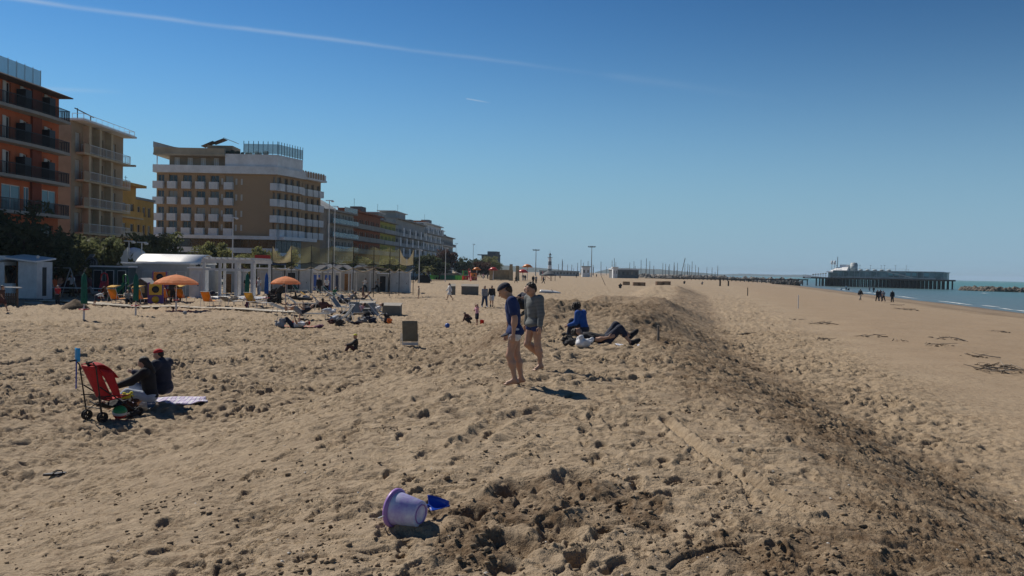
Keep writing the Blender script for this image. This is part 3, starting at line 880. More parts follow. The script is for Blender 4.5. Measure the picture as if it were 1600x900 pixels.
    for ai, (a0, a1, a2, D2) in enumerate(arms):
        body.append(Cn(a0, a1, 0.030 * b, 0.022 * b)); body.append(Cn(a1, a1 + (a2 - a1) * 0.3, 0.0225 * b, 0.0225 * b)); body.append(Cn(a1 + (a2 - a1) * 0.3, a2, 0.0225 * b, 0.0150))
        s = -1 if ai == 0 else 1
        # hand: palm, four fingers of different length with a knuckle bend, thumb from the side of the palm
        kf = 0.006 if h < 0.02 else 0.015
        fr = 0.0052 if h < 0.02 else 0.010
        hd = lambda x, y, zz: a2 + np.array(D2 @ Vector((x * Hh, y * Hh, -zz * Hh)))
        body.append(ell(hd(0, 0, 0.028), [0.011 * Hh, 0.022 * Hh, 0.030 * Hh], np.array(D2), k=0.012))
        if h < 0.012:
            for fi, (yy, ln) in enumerate(((0.016, 0.040), (0.006, 0.046), (-0.005, 0.043), (-0.015, 0.033))):
                k1 = hd(0, yy, 0.050); k2 = hd(-s * 0.006, yy * 1.15, 0.050 + ln * 0.5); k3 = hd(-s * 0.020, yy * 1.2, 0.050 + ln * 0.92)
                body.append(Cn(k1, k2, fr * 1.1, fr, k=kf)); body.append(Cn(k2, k3, fr, fr * 0.85, k=kf))
            t1 = hd(0, 0.016, 0.018); t2 = hd(-s * 0.006, 0.034, 0.034); t3 = hd(-s * 0.010, 0.036, 0.056)
            body.append(Cn(t1, t2, fr * 1.4, fr * 1.15, k=kf)); body.append(Cn(t2, t3, fr * 1.15, fr * 0.9, k=kf))
        else:
            body.append(Cn(hd(0, 0.008, 0.05), hd(-s * 0.014, 0.009, 0.088), fr, fr * 0.7, k=kf)); body.append(Cn(hd(0, -0.008, 0.05), hd(-s * 0.014, -0.010, 0.082), fr, fr * 0.7, k=kf))
            body.append(Cn(hd(0, 0.016, 0.02), hd(-s * 0.006, 0.034, 0.05), fr, fr * 0.7, k=kf))
    feet = []
    for li, (l0, l1, l2, D2) in enumerate(legs):
        body.append(Cn(l0, l1, 0.050 * b, 0.031 * b)); body.append(Cn(l1, l1 + (l2 - l1) * 0.32 - np.array(D2 @ Vector((0, 0.006 * Hh, 0))), 0.030 * b, 0.032 * b))
        body.append(Cn(l1 + (l2 - l1) * 0.32 - np.array(D2 @ Vector((0, 0.006 * Hh, 0))), l2, 0.031 * b, 0.0185))
        fa = ps.get('foot', (0, 0))[li]
        Df = D2 @ rotm(pitch=fa)
        heel = l2 + np.array(Df @ Vector((0, -0.018 * Hh, -0.022 * Hh))); ball = l2 + np.array(Df @ Vector((0, 0.075 * Hh, -0.028 * Hh))); toe = l2 + np.array(Df @ Vector((0, 0.108 * Hh, -0.032 * Hh)))
        ank = l2 + np.array(Df @ Vector((0, 0.02 * Hh, -0.004 * Hh)))
        feet.append((heel, ball, toe, ank, Df))
        body.append(Cn(l2, heel, 0.018, 0.017)); body.append(Cn(heel, ball, 0.016, 0.017, k=0.02)); body.append(Cn(ank, ball, 0.018, 0.014, k=0.02))
        if h < 0.012:
            for q in range(5):
                xx = (q - 2) * 0.0085
                b0 = ball + np.array(Df @ Vector((xx * Hh, 0, -0.004 * Hh))); b1 = b0 + np.array(Df @ Vector((xx * 0.15 * Hh, (0.034 - abs(q - (3 if li == 0 else 1)) * 0.004) * Hh, -0.004 * Hh)))
                body.append(Cn(b0, b1, 0.0075, 0.0062, k=0.006))
        else:
            body.append(Cn(ball, toe, 0.018, 0.012, k=0.02))
    zmin = min(p['lo'][2] for p in body) + 0.004
    root = empty(name, (loc.x, loc.y, loc.z - sink), R(facing), label, 'person', group)
    off = np.array([0, 0, -zmin])
    def emit(nm, prims, m, kk):
        V, f = sdf_mesh(prims, h, kk)
        if len(f) == 0: return None
        return np_mesh(nm, V + off, f, m, root)
    emit('body', body, skin, 0.030 * Hh)
    g = 0.012 + 0.35 * max(0, h - 0.012) / max(Hh, 0.5)                 # cloth stands off the skin
    for item in wear:
        kind, c = item[0], item[1]
        m = C[c] if isinstance(c, str) and c in C else (MATS[c] if isinstance(c, str) else c)
        P = []
        if kind in ('tee', 'sweater', 'jacket', 'vest'):
            gg = g * (1.7 if kind == 'jacket' else 1.15 if kind == 'sweater' else 1.0)
            hem = (-0.01 if kind == 'jacket' else 0.0) - (item[2] if len(item) > 2 else 0.0)
            P += [E(pel + up(Rt, 0, 0, 0.045 + hem), (0.088 * b + gg * 0.7, 0.060 * b + gg * 0.8, 0.062)), E(pel + up(Rt, 0, 0, 0.12), (0.078 * b + gg, 0.054 * b + gg, 0.095)), E(chest, (0.087 * b + gg, 0.057 * b + gg, 0.098 + gg * 0.6))]
            # loose hem
            P.append(E(pel + up(Rr, 0, 0, 0.015 + hem), (0.088 * b + gg + (0.012 if len(item) > 2 else 0), 0.061 * b + gg + (0.012 if len(item) > 2 else 0), 0.034 + (0.016 if len(item) > 2 else 0)), Rr))
            for s, a in zip((-1, 1), arms):
                P.append(Cn(chest + up(Rt, s * 0.03, 0, 0.062), a[0], 0.040 * b + gg * 0.6, 0.033 * b + gg * 0.8))
                if kind == 'tee': P.append(Cn(a[0], a[0] + (a[1] - a[0]) * 0.62, 0.032 * b + gg * 0.8, 0.028 * b + gg * 1.1))
                elif kind != 'vest':
                    P.append(Cn(a[0], a[1], 0.031 * b + gg * 0.9, 0.024 * b + gg)); P.append(Cn(a[1], a[1] + (a[2] - a[1]) * 0.93, 0.024 * b + gg, 0.017 + gg * 0.9))
            if kind == 'jacket': P.append(Cn(neck + up(Rt, 0, -0.01, -0.01), neck + up(Rt, 0, 0.0, 0.02), 0.036 + gg * 0.5, 0.034 + gg * 0.5))
            nm = {'tee': 'shirt', 'sweater': 'sweater', 'jacket': 'jacket', 'vest': 'top'}[kind]
        elif kind in ('trunks', 'shorts', 'trousers', 'skirt'):
            P.append(E(pel + up(Rr, 0, -0.004, 0.005), (0.085 * b + g, 0.060 * b + g, 0.064), Rr) if kind != 'trunks' else E(pel + up(Rr, 0, -0.004, -0.022), (0.086 * b + g * .3, 0.058 * b + g * .3, 0.040), Rr))
            for l0, l1, l2, D2 in legs:
                if kind == 'trunks': P.append(Cn(l0, l0 + (l1 - l0) * (item[2] if len(item) > 2 else 0.22), 0.047 * b + g * .8, 0.046 * b + g * .9))
                elif kind == 'skirt': P.append(Cn(l0, l0 + (l1 - l0) * 0.6, 0.055 * b + g, 0.06 * b + g * 1.5))
                elif kind == 'shorts': P.append(Cn(l0, l0 + (l1 - l0) * 0.78, 0.051 * b + g, 0.042 * b + g * 1.4))
                else:
                    P.append(Cn(l0, l1, 0.051 * b + g, 0.034 * b + g)); P.append(Cn(l1, l1 + (l2 - l1) * (item[2] if len(item) > 2 else 0.97), 0.034 * b + g, 0.026 * b + g * 1.2))
            nm = kind
        elif kind == 'shoes':
            for heel, ball, toe, ank, Df in feet:
                P += [Cn(heel, ball, 0.020 + g * 0.6, 0.021 + g * 0.6), Cn(ank, ball, 0.021 + g * 0.5, 0.018 + g * 0.5), Cn(ball, toe, 0.021 + g * 0.6, 0.016 + g * 0.6)]
            nm = 'shoes'
        elif kind == 'hair' and any(w_[0] == 'cap' for w_ in wear):
            P.append(E(hc + up(Rh, 0, -0.020, 0.002), (0.0455 * hk, 0.044 * hk, 0.030 * hk), Rh)); P.append(E(hc + up(Rh, 0, -0.034 * hk, -0.012), (0.036 * hk, 0.024 * hk, 0.036 * hk), Rh))
            nm = 'hair'
        elif kind == 'hair':
            P.append(E(hc + up(Rh, 0, -0.016, 0.020), (0.046 * hk, 0.051 * hk, 0.047 * hk), Rh))
            P.append(E(hc + up(Rh, 0, -0.034 * hk, -0.012), (0.037 * hk, 0.026 * hk, 0.038 * hk), Rh))
            rng = random.Random(int(px) * 7 + int(py))
            for q in range(40 if h < 0.02 else 6):
                a1, a2 = rng.uniform(0, 6.28), rng.uniform(0.0, 1.25)
                P.append(E(hc + up(Rh, 0.042 * hk * math.sin(a2) * math.cos(a1), -0.014 + 0.047 * hk * math.sin(a2) * math.sin(a1), 0.020 + 0.044 * hk * math.cos(a2)), (0.014, 0.014, 0.012), Rh, k=0.006))
            nm = 'hair'
        elif kind == 'curls':
            rng = random.Random(int(px) * 3 + 5)
            P.append(E(hc + up(Rh, 0, -0.016, 0.014), (0.062, 0.064, 0.064), Rh))
            for q in range(150):
                a1, a2 = rng.uniform(0, 6.28), rng.uniform(0.0, 2.1)
                rr = rng.uniform(0.064, 0.088)
                pp = (rr * math.sin(a2) * math.cos(a1), -0.018 + rr * math.sin(a2) * math.sin(a1), 0.012 + rr * math.cos(a2))
                if pp[1] > 0.036 and pp[2] < 0.03: continue
                P.append(E(hc + up(Rh, *pp), (0.012, 0.012, 0.012), Rh, k=0.006))
            nm = 'hair'
        elif kind == 'longhair':
            P.append(E(hc + up(Rh, 0, -0.016, 0.018), (0.049, 0.053, 0.049), Rh))
            P.append(Cn(hc + up(Rh, 0, -0.035, 0), hc + up(Rh, 0, -0.05, -0.06) * 1.0, 0.042, 0.04))
            P.append(Cn(hc + up(Rh, 0, -0.05, -0.05), neck + up(Rt, 0, -0.062, -0.03), 0.04, 0.03))
            nm = 'hair'
        elif kind == 'cap':
            P.append(E(hc + up(Rh, 0, -0.006, 0.020), (0.050 * hk, 0.059 * hk, 0.046 * hk), Rh))
            P.append(dict(lo=P[0]['lo'] - 0.1, hi=P[0]['hi'] + 0.1, cut=True, fn=(lambda Pq, c0=hc + up(Rh, 0, 0, 0.020 * hk), nn=np.array(Rh @ Vector((0, -0.10, 1)).normalized()): (Pq - c0) @ nn)))
            nm = 'cap'
        elif kind == 'bag':
            P.append(E(chest + up(Rt, 0, -0.10, -0.02), (0.07, 0.045, 0.10)))
            nm = 'backpack'
        o = emit(nm, P, m, (0.018 if kind in ('curls',) else 0.022) * Hh)
        if kind == 'cap':
            br = MB()
            def brim(u, v):
                a = R(-62 + 124 * u)
                r0, r1 = 0.050 * hk, 0.050 * hk + 0.072 * math.cos(a * 0.9)
                rr = r0 + (r1 - r0) * v
                return up(Rh, rr * math.sin(a) * 0.95, -0.004 + rr * math.cos(a) * 1.16, 0.0235 * hk - 0.002 * v - 0.030 * math.sin(a) ** 2) + off
            br.grid(brim, 12, 4, thick=0.014)
            bo = br.build('brim', C[item[2]] if len(item) > 2 else m, o if o else root)
            if len(item) > 3:
                MB().tube([up(Rh, 0.0515 * hk * math.sin(t), -0.006 + 0.0605 * hk * math.cos(t), (0.0225 + 0.006 * math.cos(t)) * hk) + off for t in [6.2832 * q / 24 for q in range(25)]], 0.005, 5).build('piping', C[item[3]], o)
    if h < 0.012:
        for s in (-1, 1):
            MB().ball(hc + up(Rh, s * 0.017 * hk, 0.0455 * hk, 0.002) + off, 0.0062 * Hh * hk, 8, 6, (1.25, 0.8, 0.75)).build('eye', M_eye, root)
    return root, off, dict(hc=hc + off, arms=[[q + off for q in a[:3]] for a in arms])
# ---------------------------------------------------------------- buildings
def wall_mat(name, c, **kw):
    return mat(name, c, 0.9, 0.14, 0.5, bump=0.25, bscale=9, **kw)
W_orange = wall_mat('render_orange', (0.46, 0.12, 0.045))
W_orange_dark = wall_mat('render_rust', (0.20, 0.045, 0.022))
W_beige = wall_mat('render_beige', (0.36, 0.27, 0.18))
W_cream = wall_mat('render_cream', (0.50, 0.40, 0.26))
W_yellow = wall_mat('render_yellow', (0.55, 0.31, 0.075))
W_white = wall_mat('painted_white', (0.72, 0.74, 0.76))
W_grey = wall_mat('render_grey', (0.33, 0.35, 0.36))
W_grey_dark = wall_mat('render_dark_grey', (0.14, 0.15, 0.16))
W_lime = wall_mat('render_lime', (0.36, 0.36, 0.07))
W_redbrown = wall_mat('render_red_brown', (0.27, 0.085, 0.03))
W_conc = wall_mat('concrete', (0.30, 0.29, 0.27))
W_eave = mat('eave_brown', (0.07, 0.045, 0.035), 0.8, 0.1, 2)
M_glass = mat('window_glass', (0.025, 0.03, 0.035), 0.12, 0.3, 0.5)
def _curtains(m):
    nt = m.node_tree; bs = nt.nodes['Principled BSDF']
    oi = nt.nodes.new('ShaderNodeObjectInfo'); rp = nt.nodes.new('ShaderNodeValToRGB'); rp.color_ramp.interpolation = 'CONSTANT'
    e = rp.color_ramp.elements; e[0].color = (0.02, 0.024, 0.028, 1); e[1].position = 0.86; e[1].color = (0.26, 0.23, 0.19, 1)
    e.new(0.35).color = (0.035, 0.042, 0.05, 1); e.new(0.62).color = (0.09, 0.085, 0.075, 1); e.new(0.74).color = (0.05, 0.06, 0.075, 1)
    nt.links.new(oi.outputs['Random'], rp.inputs[0]); nt.links.new(rp.outputs[0], bs.inputs['Base Color'])
_curtains(M_glass)
M_glassblue = mat('balcony_glass', (0.30, 0.42, 0.46), 0.15, 0.1, 0.5, alpha=0.55)
M_rail = mat('railing_dark', (0.02, 0.02, 0.025), 0.5, 0.0, metal=0.4)
M_railw = mat('railing_white', (0.6, 0.6, 0.6), 0.5, 0.05)
M_door = mat('door_pale', (0.50, 0.48, 0.44), 0.6, 0.1, 3)
M_awning = mat('awning_red', (0.40, 0.03, 0.03), 0.8, 0.1, 2)
def brick_mat():
    m = bpy.data.materials.new('hotel_brick'); m.use_nodes = True
    nt = m.node_tree; bs = nt.nodes['Principled BSDF']; bs.inputs['Roughness'].default_value = 0.9
    co = nt.nodes.new('ShaderNodeTexCoord')
    mp = nt.nodes.new('ShaderNodeMapping'); mp.inputs['Rotation'].default_value = (R(90), 0, 0)
    br = nt.nodes.new('ShaderNodeTexBrick'); br.inputs['Scale'].default_value = 2.2; br.inputs['Mortar Size'].default_value = 0.03
    br.inputs['Color1'].default_value = (0.40, 0.26, 0.145, 1); br.inputs['Color2'].default_value = (0.35, 0.23, 0.13, 1); br.inputs['Mortar'].default_value = (0.36, 0.27, 0.17, 1)
    nz = nt.nodes.new('ShaderNodeTexNoise'); nz.inputs['Scale'].default_value = 0.4; nz.inputs['Detail'].default_value = 5
    mx = nt.nodes.new('ShaderNodeMix'); mx.data_type = 'RGBA'; mx.inputs[7].default_value = (0.31, 0.21, 0.125, 1)
    nt.links.new(co.outputs['Object'], mp.inputs['Vector']); nt.links.new(mp.outputs[0], br.inputs['Vector']); nt.links.new(co.outputs['Object'], nz.inputs['Vector'])
    nt.links.new(nz.outputs['Fac'], mx.inputs['Factor']); nt.links.new(br.outputs['Color'], mx.inputs[6]); nt.links.new(mx.outputs[2], bs.inputs['Base Color'])
    return m
W_brick = brick_mat()
class XB(MB):
    """MB whose input passes through a matrix (a facade frame: x along the wall, -y outward, z up)"""
    def __init__(self, xf=None):
        super().__init__(); self.xf = xf
    def add(self, verts, faces, smooth=False):
        if self.xf is not None: verts = [self.xf @ Vector(p) for p in verts]
        return super().add(verts, faces, smooth)
def FR(x=0, y=0, deg=0, z=0):
    return Matrix.Translation((x, y, z)) @ Matrix.Rotation(R(deg), 4, 'Z')
def wall_openings(mb, L, z0, z1, cols, rows, t=0.35, x0=0.0):
    """wall in the plane y=0..t with an opening for each column (a, b) and row (c, d)"""
    cols = sorted(cols); rows = sorted(rows)
    xs = [x0] + [q for c in cols for q in c] + [x0 + L]
    for a, b in zip(xs[0::2], xs[1::2]):
        if b - a > 0.01: mb.box(a, b, 0, t, z0, z1)
    zs = [z0] + [q for r in rows for q in r] + [z1]
    for a, b in cols:
        for c, d in zip(zs[0::2], zs[1::2]):
            if d - c > 0.01: mb.box(a, b, 0.002, t - 0.002, c, d)
_pane_cache = {}
def panes(parent, xf, cols, rows, m=M_glass, y=0.24, name='window', frame=None, skip=()):
    """one window object per opening: a pane set back in the wall, with a mullion bar in relief"""
    for ci, (a, b) in enumerate(cols):
        for ri, (c, d) in enumerate(rows):
            if (ci, ri) in skip: continue
            key = (round(b - a, 2), round(d - c, 2), m.name, name)
            M = xf @ Matrix.Translation((a, y, c))
            if key not in _pane_cache:
                mb = MB(); mb.box(0.0, b - a, 0, 0.04, 0, d - c)
                w = b - a; hgt = d - c
                o = mb.build(name, m, parent)
                fm = MB(); fm.box(w / 2 - 0.04, w / 2 + 0.04, -0.03, -0.002, 0, hgt).box(0, 0.07, -0.03, -0.002, 0, hgt).box(w - 0.07, w, -0.03, -0.002, 0, hgt).box(0, w, -0.028, -0.004, hgt - 0.07, hgt)
                f = fm.build('frame', frame or M_door, o)
                _pane_cache[key] = o
            else:
                src = _pane_cache[key]
                o = part_copy(src, None, parent)
                for ch in src.children:
                    part_copy(ch, None, o)
            o.location = M.to_translation(); o.rotation_euler = M.to_euler()
def rail(mb, xa, xb, y0, z, hgt=1.0, n=None, d=1.2, bars=0.14):
    """railing along the front and both ends of a balcony of depth d"""
    pts = [(xa, 0), (xa, -d), (xb, -d), (xb, 0)]
    for (ax, ay), (bx, by) in zip(pts[:-1], pts[1:]):
        mb.bar((ax, y0 + ay, z + hgt), (bx, y0 + by, z + hgt), 0.05)
        mb.bar((ax, y0 + ay, z + 0.12), (bx, y0 + by, z + 0.12), 0.03)
        L = math.hypot(bx - ax, by - ay); k = max(1, int(L / bars))
        for i in range(k + 1):
            x = ax + (bx - ax) * i / k; y = y0 + ay + (by - ay) * i / k
            mb.bar((x, y, z), (x, y, z + hgt), 0.025 if i % 8 else 0.05)
def parapet(mb, xa, xb, z, hgt, d, t=0.1, y0=0.0):
    mb.box(xa, xb, y0 - d, y0 - d + t, z, z + hgt)
    mb.box(xa, xa + t, y0 - d + t, y0 - 0.003, z, z + hgt)
    mb.box(xb - t, xb, y0 - d + t, y0 - 0.003, z, z + hgt)

# --- orange hotel at the left edge -------------------------------------------------
def orange_building():
    A = (-45.6, 56.0)
    b = empty('apartment_building', (*A, 0), R(90 - 3.2), 'dark orange building with railed balconies and glass roof railing, cut by left edge', 'building')
    L = 26.6; I = Matrix.Identity(4)
    floors = [4.1, 7.2, 10.3, 13.3, 16.3]
    cols = [(2, 3.0), (5, 6.0), (8, 9.0), (11, 12), (14, 15), (18.6, 19.4), (21.0, 21.8), (24.6, 25.5)]
    rows = [(f + 0.05, f + 2.15) for f in floors[2:]]
    mb = MB(); wall_openings(mb, L, 10.0, 18.5, cols, rows)
    big = [(2, 5), (8, 12), (18.2, 20.8), (21.3, 22.1), (24.0, 26.2)]
    wall_openings(mb, L, 6.6, 9.99, big, [(7.25, 9.5)])
    wall_openings(mb, L, 0, 6.59, [(1.5, 5.5), (8, 13), (16, 20), (22.5, 25.8)], [(0.1, 2.9), (4.2, 6.2)])
    mb.box(0, L, 8.0, 8.3, 0, 18.5); mb.box(0, 0.3, 0.35, 8.0, 0, 18.5); mb.box(L - 0.3, L, 0.35, 8.0, 0, 18.5)
    mb.build('wall', W_orange, b)
    r = MB()
    for z0, z1 in ((7.3, 18.5),): r.box(22.2, 23.6, -0.22, -0.003, z0, z1)
    r.build('pilaster', W_orange_dark, b)  # dark strip put on in place of the recess in the wall
    panes(b, I, cols, rows, M_glass, 0.2, 'door', M_door)
    panes(b, I, big, [(7.25, 9.5)], mat('window_glass_sky', (0.10, 0.22, 0.28), 0.08, 0.2, 0.4), 0.1, 'window', M_railw)
    panes(b, I, [(1.5, 5.5), (8, 13), (16, 20), (22.5, 25.8)], [(0.1, 2.9), (4.2, 6.2)], M_glass, 0.2, 'window', W_eave)
    sh = MB(); sh.box(-0.01, 0.42, 0, 0.05, 0, 2.1); s0 = None
    for c in cols[5:]:
        for f in floors[2:]:
            if s0 is None: s0 = sh.build('shutter', M_door, b, (c[0] - 0.36, -0.06, f + 0.05))
            else: part_copy(s0, (c[0] - 0.36, -0.06, f + 0.05), b)
    for f in floors[1:]:
        s = MB()
        # slab with a slightly swung front edge
        n = 14
        out = [(0.5 + (L + 0.2 - 0.5) * i / n, -1.05 - 0.25 * math.sin(math.pi * i / n * 3) * (1 if i < n else 0)) for i in range(n + 1)]
        s.slab(out + [(L + 0.2, -0.004), (0.5, -0.004)], f - 0.28, f)
        bal = s.build('balcony', W_conc, b)
        rr = MB()
        for (ax, ay), (bx, by) in zip(out[:-1], out[1:]):
            rr.bar((ax, ay + 0.08, f + 1.0), (bx, by + 0.08, f + 1.0), 0.06); rr.bar((ax, ay + 0.08, f + 0.12), (bx, by + 0.08, f + 0.12), 0.03)
            for k in range(12):
                t = k / 12; x = ax + (bx - ax) * t; y = ay + 0.08 + (by - ay) * t
                rr.bar((x, y, f), (x, y, f + 1.0), 0.035)
        rr.bar((L + 0.12, -1.0, f + 1.0), (L + 0.12, 0, f + 1.0), 0.06)
        for k in range(8): rr.bar((L + 0.12, -1.0 + 1.0 * k / 8, f), (L + 0.12, -1.0 + 1.0 * k / 8, f + 1.0), 0.035)
        rr.build('railing', M_rail, bal)
        if f > 8:
            for xx in (20.0, 23.6):
                MB().box(xx, xx + 0.9, -0.95, -0.1, f + 0.002, f + 1.75).build('screen', M_rail, bal)
    e = MB(); e.slab([(-0.5, -1.25), (L + 0.3, -1.25), (L + 0.3, 8.5), (-0.5, 8.5)], 18.52, 18.62)
    e.hexa([(-0.5, -1.25, 18.62), (L + 0.3, -1.25, 18.62), (L + 0.3, 8.5, 18.62), (-0.5, 8.5, 18.62), (1, 0.6, 19.3), (L - 0.8, 0.6, 19.3), (L - 0.8, 7, 19.3), (1, 7, 19.3)])
    rf = e.build('roof', W_eave, b)
    g0 = MB().box(0, 1.14, 0.9, 0.93, 19.4, 20.8).build('glass_panel', M_glassblue, rf, (1.2, 0, 0))
    for k in range(1, 20): part_copy(g0, (1.2 + k * 1.2, 0, 0), rf)
    p0 = MB().bar((0, 0.95, 19.3), (0, 0.95, 20.9), 0.05).build('post', M_railw, rf, (1.17, 0, 0))
    for k in range(1, 21): part_copy(p0, (1.17 + k * 1.2, 0, 0), rf)
    MB().lathe([(0.0, 19.2), (0.5, 19.2), (0.62, 20.4), (0.8, 20.45), (0.8, 20.7), (0, 20.75)], (16.2, 1.6, 0), 12).build('chimney', W_orange_dark, rf)
    a = MB(); a.grid(lambda u, v: (14 + 12 * u, -0.05 - 2.6 * v, 3.6 - 0.7 * v), 12, 3, 0.05); a.build('awning', mat('awning_dark', (0.03, 0.03, 0.035), 0.8), b)
    sg = MB().box(20.5, 23.2, -0.25, -0.06, 3.72, 4.0); sg.build('sign', mat('sign_mauve', (0.16, 0.12, 0.17), 0.7), b)
orange_building()

# --- beige building -------------------------------------------------------------
def beige_building():
    b = empty('apartment_building', (-49.9, 96.0, 0), R(90), 'beige building with recessed balconies and roof overhang between orange and yellow buildings', 'building')
    L, D = 12.8, 9.5; I = Matrix.Identity(4)
    fl = [3.2, 6.2, 9.2, 12.2, 15.3]
    cols = [(0.9, 2.1), (3.3, 4.6), (6.2, 7.5), (9.4, 10.8)]
    rows = [(f + 0.05, f + 2.25) for f in fl[1:]]
    mb = MB(); wall_openings(mb, L, 0, 18.5, cols, rows)
    mb.box(0, 0.3, 0.35, D, 0, 18.5); mb.box(L - 0.3, L, 0.35, D, 0, 18.5); mb.box(0.3, L - 0.3, D - 0.3, D, 0, 18.5)
    mb.box(0, L, 0.0, D, 18.5, 18.69)
    mb.build('wall', W_beige, b)
    pl = MB()
    for x in (2.6, 5.1, 8.0): pl.box(x, x + 0.5, -0.75, -0.003, 5.9, 18.5)
    pl.build('pilaster', W_cream, b)
    MB().box(-0.03, -0.003, 0.5, D, 15.0, 15.35).build('band', W_cream, b)
    panes(b, I, cols, rows, mat('shutter_cream', (0.46, 0.42, 0.36), 0.7), 0.2, 'shutter', M_door)
    for f in fl[1:]:
        s = MB().box(1.0, L, -1.0, -0.004, f - 0.22, f)
        if f > 12.2: s.box(L + 0.002, L + 0.4, -1.5, 1.5, f - 0.22, f)
        bal = s.build('balcony', W_cream, b)
        pp = MB(); pp.box(1.0, 2.3, -1.0, -0.9, f, f + 1.0); pp.build('parapet', W_beige, bal)
        q = MB(); rail(q, 2.35, L - 0.05, 0, f, 1.0, d=0.95, bars=0.25); q.build('railing', M_railw, bal)
    rs = MB().box(-0.1, L + 0.5, -1.5, D, 18.7, 18.92); rf = rs.build('roof', W_white, b)
    ra = MB(); ra.bar((2.5, 0.6, 18.92), (2.5, 0.6, 20.5), 0.08); ra.bar((5.6, 0.6, 18.92), (5.6, 0.6, 20.2), 0.08); ra.bar((1.9, 0.6, 20.4), (6.3, 0.6, 20.1), 0.1)
    ra.build('frame', M_rail, rf)
    q = MB(); rail(q, 0.2, L + 0.3, 0.0, 18.92, 0.6, d=1.3, bars=1.4); q.build('railing', M_railw, rf)
beige_building()

def yellow_buildings():
    b = empty('apartment_building', (-57.6, 122.0, 0), R(90), 'yellow building with cream balconies, nearest to beige building', 'building')
    L = 8.0; I = Matrix.Identity(4)
    fl = [3.4, 6.6, 9.6]
    cols = [(1, 2), (3.6, 4.8), (6.2, 7.4)]; rows = [(f + 0.1, f + 2.1) for f in fl]
    mb = MB(); wall_openings(mb, L, 0, 14.2, cols, rows); mb.box(0, 0.3, 0.35, 8, 0, 14.2); mb.box(0.3, L, 7.7, 8, 0, 14.2); mb.box(L - .3, L, 0.35, 7.7, 0, 14.2); mb.build('wall', W_yellow, b)
    panes(b, I, cols, rows, M_glass, 0.2, 'window', M_door)
    ecols = [(-6.6, -5.6), (-4.0, -3.0), (-2.0, -1.0)]
    for f in fl:
        s = MB().box(0.4, L, -1.2, -0.004, f - 0.2, f).box(-0.9, -0.004, 0.3, 6.5, f - 0.2, f); bal = s.build('balcony', W_cream, b)
        q = MB(); parapet(q, 0.4, L, f, 0.85, 1.2); q.box(-0.9, -0.8, 0.3, 6.5, f, f + 0.85)
        q.build('parapet', W_yellow if f != 6.6 else W_cream, bal)
    for f in fl:
        for y in (1.0, 3.2, 5.2):
            MB().box(-0.05, -0.004, y, y + 0.9, f + 0.05, f + 2.1).build('shutter', mat('shutter_brown', (0.12, 0.06, 0.03), 0.7), b)
    r = MB().box(-0.5, L + 0.5, -1.4, 8.3, 14.22, 14.6); r.build('roof', W_yellow, b)
    b = empty('apartment_building', (-62.2, 140.0, 0), R(90), 'plain mustard yellow building next to the big brown hotel', 'building')
    mb = MB(); wall_openings(mb, 7.4, 0, 13.3, [(1, 2.2), (3, 4.2), (5, 6.2)], [(7.5, 9.2), (10.6, 12.2)]); mb.box(0, 0.3, 0.35, 9, 0, 13.3); mb.box(0.3, 7.4, 8.7, 9, 0, 13.3); mb.box(7.1, 7.4, .35, 8.7, 0, 13.3); mb.build('wall', W_yellow, b)
    panes(b, I, [(1, 2.2), (3, 4.2), (5, 6.2)], [(7.5, 9.2), (10.6, 12.2)], M_glass, 0.2, 'window', M_door)
    for y in (0.9, 2.0, 3.0): MB().box(-0.06, -0.004, y, y + 0.5, 10.8, 12.0).build('shutter', MATS['shutter_brown'], b)
    for z in (7.2, 4.4): MB().box(-0.06, -0.004, 1.0, 1.6, z, z + 1.2).build('shutter', M_awning, b)
    r = MB().box(-0.2, 7.6, -0.2, 9.2, 13.32, 13.7); rf = r.build('roof', W_conc, b)
    an = MB().bar((1, 2, 13.7), (1, 2, 17.2), 0.06).bar((0.4, 2, 16.9), (1.6, 2, 16.9), 0.05).bar((0.5, 2, 16.4), (1.5, 2, 16.4), 0.05); an.build('antenna', M_rail, rf)
yellow_buildings()

